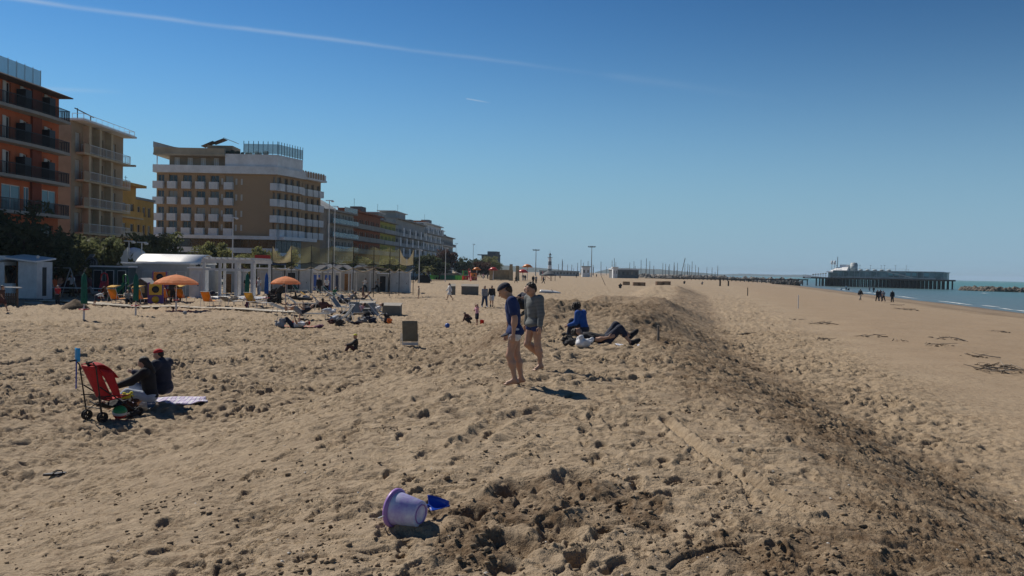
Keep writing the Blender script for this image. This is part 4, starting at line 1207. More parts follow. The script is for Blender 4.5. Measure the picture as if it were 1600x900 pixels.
# --- the big hotel -----------------------------------------------------------------
def hotel():
    X0, Y0, X1 = -70.4, 168.0, -46.8
    b = empty('hotel', (X0, Y0, 0), 0, 'big brown brick hotel with rows of white balconies and white roof storey', 'building')
    L = X1 - X0; I = Matrix.Identity(4)
    PT, PB = [19.0, 15.9, 12.75, 9.7], [17.6, 14.5, 11.3, 8.55]
    rows = [(8.85, 9.0)]
    cols = [(0.25, 1.5), (2.4, 4.1), (5.2, 6.9), (7.9, 9.6), (10.6, 12.3), (13.5, 15.1)]
    rows = [(p + 0.05, p + 2.75) for p in PB[::-1]]
    rows[-1] = (17.65, 20.35)
    slit = [(12.75, 13.1), (15.55, 15.9), (16.6, 16.95)]
    srows = [(p + 1.0, p + 2.2) for p in PB[::-1]]
    mb = MB()
    wall_openings(mb, 15.3, 8.6, 20.7, cols, rows)
    mb.box(15.3, L - 0.9, 0, 0.35, 8.6, 20.7)
    wall_openings(mb, 0.9, 8.6, 20.7, [(L - 0.7, L - 0.05)], rows, x0=L - 0.9)
    mb.box(0, 0.3, 0.35, 16, 0, 22); mb.box(0.3, 26, 15.7, 16, 0, 22)
    mb.build('wall', W_brick, b)
    panes(b, I, cols + [(L - 0.7, L - 0.05)], rows, M_glass, 0.3, 'window', W_brick)
    for a, c in slit:
        for r0, r1 in srows: MB().box(a, c, -0.05, -0.004, r0, r1).build('window', M_door, b)
    # balconies: one white box each
    bal = MB(); bal.box(0, 1.7, -0.9, -0.006, 0, 0.2); parapet(bal, 0, 1.7, 0.2, 1.2, 0.9, 0.08, 0)
    bal.box(0.3, 0.36, -0.93, -0.902, 0.25, 1.3); bal.box(1.1, 1.16, -0.93, -0.902, 0.25, 1.3)
    b0 = None
    for a, c in cols[1:]:
        for p in PB:
            if b0 is None: b0 = bal.build('balcony', W_white, b, (a, 0, p))
            else: part_copy(b0, (a, 0, p), b)
    cb = MB(); cb.box(0, 2.0, -0.9, -0.006, 0, 0.2); parapet(cb, 0, 2.0, 0.2, 1.2, 0.9, 0.08); c0 = None
    for p in PB:
        if c0 is None: c0 = cb.build('balcony', W_white, b, (-0.45, 0, p))
        else: part_copy(c0, (-0.45, 0, p), b)
    # sea side: two blocks
    ang = math.degrees(math.atan2(15.0, 5.6))
    F2 = FR(L, 0.0, ang)
    L2 = 8.6
    c2 = [(0.25, 1.6), (2.6, 3.8), (4.6, 5.8), (6.7, 7.9)]
    mb = XB(F2); wall_openings(mb, L2, 8.6, 20.7, c2, rows); mb.build('side_wall', W_brick, b)
    panes(b, F2, c2, rows, M_glass, 0.3, 'window', W_brick)
    e2 = F2.to_euler()
    for ci, (a, c) in enumerate(c2[1:]):
        for p in PB:
            o = part_copy(b0, F2 @ Vector((a - 0.25, 0, p)), b); o.rotation_euler = e2
    for p in PB:
        cw = MB(); cw.xf = None
        q = XB(); q.box(L - 1.0, L + 0.32, -0.9, -0.006, p, p + 1.4); q.xf = F2; q.box(0.0, 1.6, -0.9, -0.006, p, p + 1.4)
        q.build('balcony', W_white, b)
    P3 = F2 @ Vector((L2, 1.2, 0))
    F3 = FR(P3.x, P3.y, ang)
    L3 = 8.8; c3 = [(0.3, 2.0), (3.0, 4.1), (5.1, 6.2), (7.3, 8.4)]
    rows3 = [(r0, min(r1, 20.2)) for r0, r1 in rows]
    mb = XB(F3); wall_openings(mb, L3, 0, 21.0, c3, rows3); mb.build('side_wall', W_brick, b)
    panes(b, F3, c3, rows3, M_glass, 0.3, 'window', W_brick)
    for a, c in c3:
        for p in PB:
            o = part_copy(b0, F3 @ Vector((a - 0.3, 0, p)), b); o.rotation_euler = e2
    s = XB(F3); s.box(-0.3, L3 + 0.5, -1.2, 4, 21.0, 21.35); s.box(0, L3 + 0.3, -1.1, -0.9, 21.35, 22.5); s.build('cornice', W_white, b)
    t = XB(F3)
    for k in range(9): t.box(0.2 + k * 0.95, 0.75 + k * 0.95, -1.16, -1.102, 21.4, 22.7)
    t.build('planter', mat('planter_tan', (0.36, 0.24, 0.15), 0.8), b)
    # white upper storeys
    cx = F2 @ Vector((L2, 0, 0))
    out = [(-0.4, -1.0), (L + 0.5, -1.0), tuple((F2 @ Vector((L2, -1.0, 0)))[:2]), tuple((F2 @ Vector((L2, 4, 0)))[:2]), (-0.4, 15)]
    w = MB(); w.slab(out, 20.72, 22.2); w.build('band', W_white, b)
    outb = [(13.6, -0.5), (L + 0.3, -0.5), tuple((F2 @ Vector((L2 - 0.5, -0.5, 0)))[:2]), tuple((F2 @ Vector((L2 - 0.5, 4, 0)))[:2]), (13.6, 13)]
    w = MB(); w.slab(outb, 22.21, 24.6); w.build('penthouse_wall', W_white, b)
    tc = [(3.0, 4.0), (5.6, 6.6), (8.2, 9.2), (10.8, 11.8)]
    w = XB(FR(0, 1.2)); wall_openings(w, 11.6, 22.21, 24.1, tc, [(22.3, 23.9)], x0=1.99); w.box(1.99, 2.3, 0.36, 10, 22.21, 24.1); w.build('penthouse_wall', wall_mat('render_tan', (0.28, 0.22, 0.15)), b)
    panes(b, FR(0, 1.2), tc, [(22.3, 23.9)], M_door, 0.1, 'door', W_white)
    w = MB(); w.box(-0.4, 13.59, -0.9, 12, 24.1, 24.5); w.box(-0.4, 13.5, -0.7, 0.0, 24.5, 25.6); w.build('roof', wall_mat('render_sand', (0.40, 0.34, 0.25)), b)
    w = MB(); w.hexa([(-0.42, -0.85, 25.6), (4.5, -0.75, 25.6), (4.5, -0.65, 25.6), (-0.42, -0.75, 25.6), (-0.42, -0.85, 26.7), (3.6, -0.75, 25.72), (3.6, -0.65, 25.72), (-0.42, -0.75, 26.7)]); w.build('screen', W_grey, b)
    MB().bar((0.3, -0.6, 22.2), (0.3, -0.6, 24.1), 0.15).build('column', W_white, b)
    # roof terrace: glass fence with posts, tilted panels
    post = MB().bar((0, 0, 0), (0, 0, 2.6), 0.10); p0 = None
    front = [(17.2 + k * 0.95, -0.4) for k in range(8)] + [tuple((F2 @ Vector((k * 0.9, -0.45, 0)))[:2]) for k in range(10)]
    for x, y in front:
        if p0 is None: p0 = post.build('post', M_rail, b, (x, y, 24.6))
        else: part_copy(p0, (x, y, 24.6), b)
    for (xa, ya), (xb, yb) in zip(front[:-1], front[1:]):
        q = MB(); d = Vector((xb - xa, yb - ya, 0))
        if d.length > 1.5 or d.length < 0.1: continue
        q.bar((xa + d.x * .08, ya + d.y * .08, 25.7), (xb - d.x * .08, yb - d.y * .08, 25.7), 0.03, 1.9); q.build('glass_panel', M_glassblue, b)
    for k, (xx, zz, tl, mm) in enumerate(((8.9, 26.7, 24, W_eave), (11.0, 27.3, 22, W_eave), (13.3, 27.5, -20, M_glassblue))):
        q = MB(); q.box(-1.25, 1.25, -1.2, 1.2, -0.06, 0.06)
        q.build('roof_panel', mm, b, (xx + 0.6, 2, zz), (0, R(-tl if k < 2 else -tl), 0))
    q = MB(); q.box(9.5, 14.5, 1, 6, 24.52, 26.4); q.build('stair_head', wall_mat('render_tan', (0, 0, 0)), b)
    for k in range(9):
        q = MB(); rr = random.uniform(0.35, 0.7); q.ball((13.8 + k * 0.9 + random.uniform(-.2, .2), 1.0, 24.6 + rr * 0.8), rr, 8, 6, (1, 1, 0.8)); q.build('planter_shrub', mat('shrub_dark', (0.03, 0.05, 0.025), 0.8, 0.3, 6, bump=1, bscale=10), b)
    # ground floor: white bands and long glazing
    gp_ = [(-0.4, -0.6), (L + 0.6, -0.6)]
    w = MB(); w.box(-0.4, L + 0.6, -1.4, -0.01, 7.9, 8.58); w.build('band', W_white, b)
    w = MB(); w.box(-0.4, L + 0.6, -1.0, -0.4, 5.2, 6.2); w.build('band', W_white, b)
    for k in range(14):
        x = 0.2 + k * 1.68
        MB().box(x, x + 1.6, -0.3, -0.22, 6.2, 7.88).build('window', mat('window_glass_dark', (0.012, 0.016, 0.026), 0.15), b)
        MB().box(x, x + 1.6, -0.3, -0.22, 0.1, 5.18).build('window', MATS['window_glass_dark'], b)
    w = XB(F2); w.box(-0.3, L2 + 2.5, -2.2, -0.01, 7.9, 8.58); w.box(0, L2, 0, 0.3, 0, 8.59); w.build('band', W_white, b)
    for k in range(5):
        w = XB(F2); w.box(0.2 + k * 1.7, 1.75 + k * 1.7, -0.1, -0.03, 5.4, 7.85); w.build('window', MATS['window_glass_dark'], b)
hotel()

# --- the row of flats beyond the hotel ------------------------------------------------
def flats(px0, d0, px1, d1, top, label, wall, balm, kind, fl0=3.4, sh=3.05, depth=10, proj=1.3, roof=None, extra=None, accent=None, railm=None):
    A = AT(px0, 420, d0); B = AT(px1, 420, d1)
    dx, dy = B.x - A.x, B.y - A.y
    L = math.hypot(dx, dy); ang = math.degrees(math.atan2(dy, dx))
    b = empty('apartment_building', (A.x, A.y, 0), R(ang), label, 'building')
    I = Matrix.Identity(4)
    fl = []; z = fl0
    while z + 2.4 < top: fl.append(z); z += sh
    nb = max(2, int(L / 4.2)); w = L / nb
    cols = []
    for k in range(nb): cols += [(k * w + 0.7, k * w + 1.9), (k * w + 2.5, min(k * w + 3.5, (k + 1) * w - 0.2))]
    rows = [(f + 0.05, f + 2.2) for f in fl]
    mb = MB(); wall_openings(mb, L, 0, top, cols, rows)
    ec = [(2.0, 3.0), (6.0, 7.0)]
    mb.box(L - .3, L, .35, depth, 0, top); mb.box(0, L, depth, depth + .3, 0, top)
    E = FR(0, depth, -90)
    e = XB(E); wall_openings(e, depth - 0.36, 0, top, ec, [(f + 0.9, f + 2.1) for f in fl])
    mb.build('wall', wall, b); e.build('end_wall', accent or wall, b)
    panes(b, I, cols, rows, M_glass, 0.2, 'window', M_door)
    panes(b, E, ec, [(f + 0.9, f + 2.1) for f in fl], M_glass, 0.2, 'window', M_door)
    for f in fl:
        s = MB().box(0.2, L - 0.2, -proj, -0.004, f - 0.2, f); bal = s.build('balcony', W_conc if kind != 'white' else W_white, b)
        if kind == 'glass':
            for k in range(nb): MB().box(0.25 + k * w, 0.15 + (k + 1) * w, -proj, -proj + 0.03, f + 0.05, f + 1.05).build('glass_panel', balm, bal)
        else:
            q = MB(); parapet(q, 0.2, L - 0.2, f, 0.95, proj); q.build('parapet', balm, bal)
        if kind == 'mixed':
            for k in range(nb):
                if (k + int(f)) % 2: MB().box(k * w + 0.3, k * w + 2.2, -proj - 0.05, -proj - 0.004, f + 0.05, f + 2.6).build('screen', W_white, bal)
    r = MB().box(-0.3, L + 0.3, -proj * 0.8, depth + 0.4, top + 0.003, top + 0.35); rf = r.build('roof', roof or W_conc, b)
    if extra: extra(b, rf, L, depth, top)
    return b
def ex_curved(b, rf, L, D, top):
    q = MB(); n = 10
    prof = [(D * 0.95 * k / n, top + 0.36 + 4.3 * math.sin(math.pi * (0.5 + 0.5 * (1 - k / n)) - math.pi / 2) if False else top + 0.36 + 4.0 * math.cos(0.5 * math.pi * (1 - k / n))) for k in range(n + 1)]
    pts = [(0.6 + y * 0.0, y + 0.5, z) for y, z in prof]
    v = []; f = []
    for y, z in prof: v += [(0.8, y + 0.6, top + 0.36), (0.8, y + 0.6, z), (L * 0.55, y + 0.6, z), (L * 0.55, y + 0.6, top + 0.36)]
    for i in range(len(prof) - 1):
        a = i * 4; c = a + 4
        f += [(a, a + 1, c + 1, c), (a + 1, a + 2, c + 2, c + 1), (a + 2, a + 3, c + 3, c + 2)]
    f += [(len(v) - 4, len(v) - 3, len(v) - 2, len(v) - 1)]
    q.add(v, f); q.build('attic', W_grey, rf)
    MB().box(1.5, 3.0, D * 0.6, D * 0.6 + 1.4, top + 4.2, top + 5.9).build('chimney', W_grey_dark, rf)
    for k in range(5): MB().box(L * 0.5 + k * 1.8, L * 0.5 + k * 1.8 + 1.7, -0.9, -0.86, top + 0.4, top + 1.5).build('glass_panel', M_glassblue, rf)
def ex_tank(b, rf, L, D, top):
    q = MB().box(L * 0.15, L * 0.45, 1.5, 5, top + 0.36, top + 1.2); q.build('pitched_cover', W_redbrown, rf)
    MB().box(L * 0.55, L * 0.72, 2, 5, top + 0.36, top + 2.3).build('tank', W_grey_dark, rf)
    MB().bar((L * 0.3, 2, top + .3), (L * 0.3, 2, top + 3.8), 0.06).bar((L * 0.3 - .5, 2, top + 3.6), (L * 0.3 + .5, 2, top + 3.6), 0.05).build('antenna', M_rail, rf)
def ex_box(b, rf, L, D, top):
    MB().box(L * 0.1, L * 0.4, 1.0, 6, top + 0.36, top + 2.4).build('stair_head', W_grey, rf)
    MB().box(L * 0.05, L * 0.45, 0.6, 6.4, top + 2.41, top + 2.6).build('slab', W_white, rf)
    MB().box(L * 0.7, L * 0.8, 2, 4, top + 0.36, top + 1.6).build('chimney', W_grey_dark, rf)
    MB().bar((L * 0.25, 2, top + 2.6), (L * 0.25, 2, top + 5), 0.06).bar((L * 0.25 - .5, 2, top + 4.8), (L * 0.25 + .5, 2, top + 4.8), 0.05).build('antenna', M_rail, rf)
flats(510, 187, 551, 204, 15.2, 'white and grey building with curved attic and blue glass balconies beside the hotel', W_conc, M_glassblue, 'glass', extra=ex_curved, accent=W_grey)
flats(550, 206, 593, 231, 16.3, 'rust red building with long pale balconies between glass-balcony and lime buildings', W_redbrown, W_conc, 'solid', roof=W_redbrown, extra=ex_tank)
flats(593, 233, 617, 252, 15.6, 'narrow lime green and grey building beyond the rust red one', W_lime, W_grey, 'solid', extra=ex_box, accent=W_grey)
flats(617, 254, 662, 298, 17.6, 'long grey building with white balcony screens and a stair head on its roof', W_grey, W_grey, 'mixed', extra=ex_box, accent=W_grey)
flats(662, 302, 688, 335, 19.0, 'white building with a dark panel near its top, beyond the long grey one', W_white, W_grey, 'mixed', extra=ex_tank, accent=W_grey_dark, roof=W_white)
flats(688, 338, 707, 372, 16.0, 'last grey building at the far end of the seafront row', W_grey, W_grey_dark, 'white', extra=ex_box, accent=W_grey)
# ---------------------------------------------------------------- trees, hills, harbour, pier
def leaf_mat(name, c, c2):
    return mat(name, c, 0.75, 0.2, 1.2, col2=c2, tl=0.4, spec=0.2)
L_tam = leaf_mat('leaves_tamarisk', (0.17, 0.185, 0.085), (0.09, 0.10, 0.048))
L_dark = leaf_mat('leaves_dark', (0.09, 0.105, 0.055), (0.045, 0.058, 0.032))
L_olive = leaf_mat('leaves_olive', (0.25, 0.25, 0.10), (0.14, 0.15, 0.065))
L_red = leaf_mat('leaves_bare_red', (0.10, 0.055, 0.045), (0.06, 0.035, 0.03))
M_bark = mat('bark', (0.055, 0.042, 0.034), 0.9, 0.25, 6, bump=0.8, bscale=14)
def tree(loc, hgt, spread, label, m, seed, cat='tree', group=None, dens=1.0, leaf=0.26, name='tree', trunk=0.32, multi=3):
    rng = random.Random(seed)
    b = empty(name, loc, rng.uniform(0, 6.28), label, cat, group)
    t = MB(); tips = []
    for s in range(multi):
        a = 6.28 * s / multi + rng.uniform(-.5, .5)
        p = [Vector((0.15 * math.cos(a), 0.15 * math.sin(a), -0.2))]
        d = Vector((0.35 * math.cos(a), 0.35 * math.sin(a), 1)).normalized()
        n = 5
        for i in range(n):
            d = (d + Vector((rng.uniform(-.3, .3), rng.uniform(-.3, .3), rng.uniform(-.05, .2)))).normalized()
            p.append(p[-1] + d * hgt * trunk * 1.5 / n)
        r0 = 0.035 * hgt
        t.tube(p, [r0 * (1 - 0.13 * i) for i in range(n + 1)], 7)
        for q in range(5):
            st = p[rng.randint(2, n)]; e = Vector((rng.uniform(-1, 1), rng.uniform(-1, 1), rng.uniform(0.2, 1))).normalized()
            mid = st + e * spread * 0.35 + Vector((0, 0, 0.1 * hgt)); end = mid + (e + Vector((rng.uniform(-.5, .5), rng.uniform(-.5, .5), 0.2))).normalized() * spread * 0.4
            t.tube([st, mid, end], [r0 * 0.45, r0 * 0.28, r0 * 0.1], 5); tips += [mid, end]
    t.build('trunk', M_bark, b)
    # crown: leaf-sized faces in uneven clumps
    cl = []
    for q in tips: cl.append((q, rng.uniform(0.18, 0.34) * spread))
    for q in range(int(14 * dens)):
        a = rng.uniform(0, 6.28); rr = spread * math.sqrt(rng.uniform(0, 1)) * 0.85
        zz = hgt * rng.uniform(0.42, 0.92) - 0.25 * hgt * (rr / spread) ** 2
        cl.append((Vector((rr * math.cos(a), rr * math.sin(a), zz)), rng.uniform(0.16, 0.34) * spread))
    V, F = [], []
    nl = int(80 * dens)
    R3 = np.random.RandomState(seed)
    for c, r in cl:
        d = R3.normal(size=(nl, 3)); d /= np.linalg.norm(d, axis=1)[:, None]
        d *= (R3.uniform(0.25, 1.15, nl) ** 0.6)[:, None] * r
        d[:, 2] *= 0.75
        P = np.array(c) + d
        a1 = R3.normal(size=(nl, 3)); a1 /= np.linalg.norm(a1, axis=1)[:, None]
        a2 = np.cross(a1, R3.normal(size=(nl, 3))); a2 /= np.linalg.norm(a2, axis=1)[:, None]
        s = R3.uniform(0.5, 1.3, nl)[:, None] * leaf
        q = np.stack([P - a1 * s - a2 * s * 0.28, P + a1 * s * 0.2 - a2 * s * 0.4, P + a1 * s, P - a1 * s * 0.1 + a2 * s * 0.42], 1)
        k = len(V) * 4
        V.append(q)
    V = np.concatenate(V).reshape(-1, 3)
    F = np.arange(len(V)).reshape(-1, 4)
    o = np_mesh('crown', V, F, m, b)
    o.data.polygons.foreach_set('use_smooth', np.zeros(len(F), bool))
    return b
def GZ(px, d, z=0.0):
    p = AT(px, 420, d); return Vector((p.x, p.y, z))
tree(GZ(20, 66), 7.2, 4.2, 'dark leafy tree in front of the orange building, at left edge', L_dark, 1, dens=1.2)
tree(GZ(72, 74), 5.6, 3.4, 'low dark tree under the orange building balconies', L_dark, 2, dens=1.2)
tree(GZ(150, 84), 6.4, 3.4, 'spreading tamarisk in front of the beige building', L_tam, 3)
tree(GZ(182, 90), 6.6, 3.2, 'tamarisk with open crown in front of the yellow building', L_tam, 4, dens=0.9)
tree(GZ(252, 96), 6.6, 3.6, 'round dense tamarisk at left foot of the brown hotel', L_tam, 5, dens=1.2)
tree(GZ(334, 112), 6.2, 3.0, 'small olive green tree before the hotel, above the pergola', L_olive, 6)
tree(GZ(398, 112), 5.4, 2.4, 'small olive green tree left of the sports nets', L_olive, 7)
tree(GZ(438, 116), 5.6, 2.8, 'bushy olive tree seen through the sports nets', L_olive, 8)
tree(GZ(108, 92), 4.4, 3.2, 'dark shrub between orange and beige buildings', L_dark, 9, dens=1.1)
for k, (px, d, h, s, m, lab) in enumerate(((560, 165, 5, 3.4, L_olive, 'hedge-like tree before the rust red building'), (610, 185, 5, 3.4, L_olive, 'low tree before the lime building'),
        (668, 215, 7, 3.6, L_dark, 'dark tree before the white building with dark panel'), (684, 225, 6.5, 3.2, L_dark, 'dark tree right of the palm, before the far flats'),
        (694, 260, 10, 4.0, L_red, 'reddish bare tree before the last grey building'), (716, 300, 6, 5, L_dark, 'dark clump just right of the last building'),
        (742, 330, 7, 5, L_dark, 'dark tree left of the distant slate building'), (768, 380, 9, 6, L_olive, 'green tree in front of the distant slate building'), (755, 300, 5, 4.5, L_red, 'reddish shrub behind the far playground'))):
    tree(GZ(px, d), h, s, lab, m, 20 + k, leaf=0.45, dens=0.8, group='far promenade trees')
def palm(loc, hgt, label):
    b = empty('palm_tree', loc, 0, label, 'palm tree')
    t = MB(); t.tube([(0, 0, -0.2), (0.05, 0, hgt * 0.5), (0, 0.05, hgt)], [0.35, 0.28, 0.26], 9); t.build('trunk', M_bark, b)
    fr = MB(); rng = random.Random(3)
    for k in range(30):
        a = rng.uniform(0, 6.28); el = rng.uniform(-0.1, 1.3)
        L = rng.uniform(1.8, 2.5); pts = []
        for i in range(6):
            s = i / 5; r = L * s * math.cos(el) ; z = hgt + L * s * math.sin(el) - 1.1 * s * s
            pts.append(Vector((r * math.cos(a), r * math.sin(a), z)))
        sd = Vector((-math.sin(a), math.cos(a), 0)) * 0.28
        for i in range(5):
            w0 = math.sin(math.pi * min(1, 0.12 + i / 5.0 * 0.88)); w1 = math.sin(math.pi * min(1, 0.12 + (i + 1) / 5.0 * 0.86))
            dz = Vector((0, 0, 0.12))
            fr.add([pts[i], pts[i] + sd * w0 - dz, pts[i + 1] + sd * w1 - dz, pts[i + 1]], [(0, 1, 2, 3)]); fr.add([pts[i], pts[i] - sd * w0 - dz, pts[i + 1] - sd * w1 - dz, pts[i + 1]], [(3, 2, 1, 0)])
    fr.build('crown', L_olive, b)
palm(GZ(669, 200), 2.6, 'short palm tree behind the beach huts, before far flats')

# promenade pavement and low wall behind the cabins
pm = MB(); pm.add([(*UV(-62, -40), 0.25), (*UV(-62, 60), 0.25), (*UV(-78, 60), 0.25), (*UV(-78, -40), 0.25)], [(0, 1, 2, 3)])
def strip(name, pts, z, m, label):
    mb = MB()
    for (a, b_), (c, d) in zip(pts[:-1], pts[1:]):
        mb.add([(a[0], a[1], z), (b_[0], b_[1], z), (d[0], d[1], z), (c[0], c[1], z)], [(3, 2, 1, 0)])
    o = mb.build(name, m); o['kind'] = 'structure'; o['label'] = label
strip('promenade', [((-37, 50), (-47, 50)), ((-38, 82), (-49, 82)), ((-40, 110), (-56, 110)), ((-40, 160), (-60, 160)), ((-31, 200), (-48, 200)), ((-22, 300), (-40, 300)), ((-12, 400), (-30, 400))], 0.28,
      mat('pavement', (0.20, 0.19, 0.17), 0.9, 0.15, 0.8), 'grey promenade pavement in front of the buildings')

# hills and far shore
def hill(name, px0, px1, d, prof, m, label, depth=900):
    """prof: list of (fraction, top pixel row above horizon)"""
    n = 46; mb = MB(); v = []
    for i in range(n + 1):
        f = i / n; px = px0 + (px1 - px0) * f
        top = np.interp(f, [p[0] for p in prof], [p[1] for p in prof]) + 0.7 * float(pnoise(np.array([i * 0.45]), np.array([d * 0.01]), 9)[0])
        p = GZ(px, d); h = max(0.5, top) * d / FPX + 2.8
        for j, (dd, zz) in enumerate(((0, -2), (depth * 0.15, h * 0.55), (depth * 0.35, h * 0.85), (depth * 0.5, h), (depth * 0.8, h * 0.8), (depth, -2))):
            q = GZ(px, d + dd)
            v.append((q.x, q.y, zz + (0.06 * h * float(pnoise(np.array([i * 0.9 + j * 3.0]), np.array([j * 1.7]), 8)[0]) if 0 < j < 3 else 0)))
    f = [(i * 6 + j, (i + 1) * 6 + j, (i + 1) * 6 + j + 1, i * 6 + j + 1) for i in range(n) for j in range(5)]
    mb.add(v, f, True); o = mb.build(name, m); o['kind'] = 'structure'; o['label'] = label
M_hill = mat('hill_woods', (0.05, 0.065, 0.045), 0.95, 0.35, 0.02)
hill('hill', 690, 905, 2300, [(0, 4), (0.25, 9), (0.38, 11.5), (0.5, 9), (0.75, 6), (1, 1)], M_hill, 'wooded hill low on the horizon behind the lighthouse')
hill('hill', 930, 1130, 3200, [(0, 0.5), (0.12, 8), (0.25, 9), (0.5, 8), (0.7, 5), (0.9, 2.5), (1, 0.5)], M_hill, 'long low hill on the horizon behind the harbour')
hill('hill', 1110, 1285, 5200, [(0, 0.5), (0.3, 3), (0.6, 2.5), (0.85, 3.5), (1, 0.3)], M_hill, 'faint far shore behind the pier')

# harbour: rocks, low buildings, boats
M_rock = mat('rock', (0.21, 0.19, 0.17), 0.9, 0.3, 0.6, bump=0.6, bscale=3)
M_rock_dark = mat('rock_dark', (0.07, 0.065, 0.06), 0.9, 0.3, 0.6, bump=0.6, bscale=3)
M_timber_dark = mat('timber_dark', (0.045, 0.036, 0.03), 0.85, 0.25, 2)
def rock(mb, c, r, rng):
    v = []
    base = [(1, 0, 0), (-1, 0, 0), (0, 1, 0), (0, -1, 0), (0, 0, 1), (0, 0, -1), (.6, .6, .55), (-.6, .6, .55), (-.6, -.6, .5), (.6, -.6, .55), (.6, .6, -.5), (-.6, .6, -.5), (-.6, -.6, -.5), (.6, -.6, -.5)]
    for q in base:
        k = r * rng.uniform(0.75, 1.25); v.append((c[0] + q[0] * k, c[1] + q[1] * k, c[2] + q[2] * k * 0.8))
    f = [(4, 0, 6), (4, 6, 2), (4, 2, 7), (4, 7, 1), (4, 1, 8), (4, 8, 3), (4, 3, 9), (4, 9, 0), (0, 10, 6), (6, 10, 2), (2, 11, 7), (2, 10, 11), (7, 11, 1), (1, 12, 8), (1, 11, 12), (8, 12, 3), (3, 13, 9), (3, 12, 13), (9, 13, 0), (0, 13, 10), (5, 10, 13), (5, 11, 10), (5, 12, 11), (5, 13, 12)]
    mb.add(v, f)
def rocks(name, label, pts, n, r0, r1, m, width, height, cat='breakwater'):
    rng = random.Random(len(label)); mb = MB()
    for k in range(n):
        s = rng.uniform(0, len(pts) - 1.001); i = int(s); t = s - i
        c = Vector(pts[i]).lerp(Vector(pts[i + 1]), t); w = rng.uniform(-1, 1)
        rock(mb, (c.x + w * width * 0.5, c.y + rng.uniform(-1, 1) * width, c.z + height * (1 - abs(w)) * rng.uniform(0.5, 1)), rng.uniform(r0, r1), rng)
    o = mb.build(name, m); tag(o, label, cat, None, 'stuff'); return o
rocks('breakwater_rocks', 'long mound of grey boulders closing the harbour behind the beach', [GZ(985, 520, -0.6), GZ(1060, 500, -0.6), GZ(1140, 490, -0.8), GZ(1245, 470, -1.2)], 900, 0.6, 1.7, M_rock, 9, 2.6)
rocks('breakwater_rocks', 'dark boulders at the end of the groyne by the pier root', [GZ(1212, 372, -0.9), GZ(1232, 368, -1.2), GZ(1246, 366, -1.4)], 90, 0.6, 1.3, M_rock_dark, 3, 1.8)
rocks('breakwater_rocks', 'line of brown boulders out in the sea right of the pier', [GZ(1506, 330, -1.3), GZ(1550, 318, -1.3), GZ(1660, 300, -1.3)], 320, 0.6, 1.25, mat('rock_brown', (0.16, 0.13, 0.10), 0.9, 0.3, 0.6), 3, 1.4)
jet = empty('jetty', GZ(1100, 430, 0), 0, 'long dark timber jetty running from the harbour towards the pier', 'jetty')
def jl(p): return Vector(p) - jet.location
A_, B_ = GZ(1010, 455, 0.2), GZ(1262, 398, 1.4)
MB().bar(jl(A_), jl(B_), 2.5, 0.5).build('deck', M_timber_dark, jet)
jp = None
for k in range(40):
    q = jl(A_.lerp(B_, k / 39)); m_ = MB().bar((0, 0, -3.5), (0, 0, -0.2), 0.35)
    if jp is None: jp = m_.build('pile', M_timber_dark, jet, q)
    else: part_copy(jp, q, jet)
def low_building(px0, px1, d, z1, label, m, roofm, z0=0, depth=10, nwin=6):
    A = GZ(px0, d, z0); B = GZ(px1, d, z0); L = B.x - A.x
    b = empty('low_building', A, 0, label, 'building')
    w = L / nwin; cols = [(k * w + w * .25, k * w + w * .75) for k in range(nwin)]; zz = z1 * 0.45
    mb = MB(); wall_openings(mb, L, -1, z1, cols, [(zz, min(zz + 1.6, z1 - .3))]); mb.box(0, L, 0.36, depth, -1, z1 - 0.02); mb.build('wall', m, b)
    panes(b, Matrix.Identity(4), cols, [(zz, min(zz + 1.6, z1 - .3))], M_glass, 0.2, 'window', m)
    MB().box(-0.4, L + 0.4, -0.5, depth + .3, z1 + 0.003, z1 + 0.5).build('roof', roofm, b)
    return b
low_building(957, 998, 420, 4.4, 'long low dark beach building with pale roof edge by the harbour', W_grey_dark, W_white, depth=14)
low_building(958, 965, 414, 5.2, 'white block at left end of the long dark beach building', W_white, W_white, nwin=2, depth=4)
low_building(910, 922, 460, 5.6, 'small white hut beside the tall floodlight', W_white, W_grey, nwin=2, depth=5)
low_building(843, 905, 520, 2.9, 'low grey shed around the lighthouse foot', W_grey, W_grey, nwin=12)
low_building(724, 746, 420, 6.0, 'low house with red roof among far trees', W_beige, mat('tiles_red', (0.25, 0.08, 0.05), 0.9), nwin=4)
def slate_house():
    A = GZ(752, 460); b = empty('slate_building', A, R(-18), 'distant slate blue block with stepped roof right of the flats', 'building')
    mb = MB(); cols = [(1 + 2.2 * k, 2.2 + 2.2 * k) for k in range(3)]; rows = [(2.5 + 2.6 * k, 3.8 + 2.6 * k) for k in range(3)]
    mm = wall_mat('render_slate', (0.07, 0.09, 0.115)); wall_openings(mb, 8, 0, 10.8, cols, rows); mb.box(0, 8, 0.36, 8, 0, 10.8); mb.build('wall', mm, b)
    panes(b, Matrix.Identity(4), cols, rows, M_glass, 0.2, 'window', mm); MB().box(-2.2, 8.3, -.5, 8, 10.803, 11.3).build('roof', mm, b); MB().box(3, 8, 1, 7, 11.303, 13.0).build('roof_storey', mm, b)
slate_house()
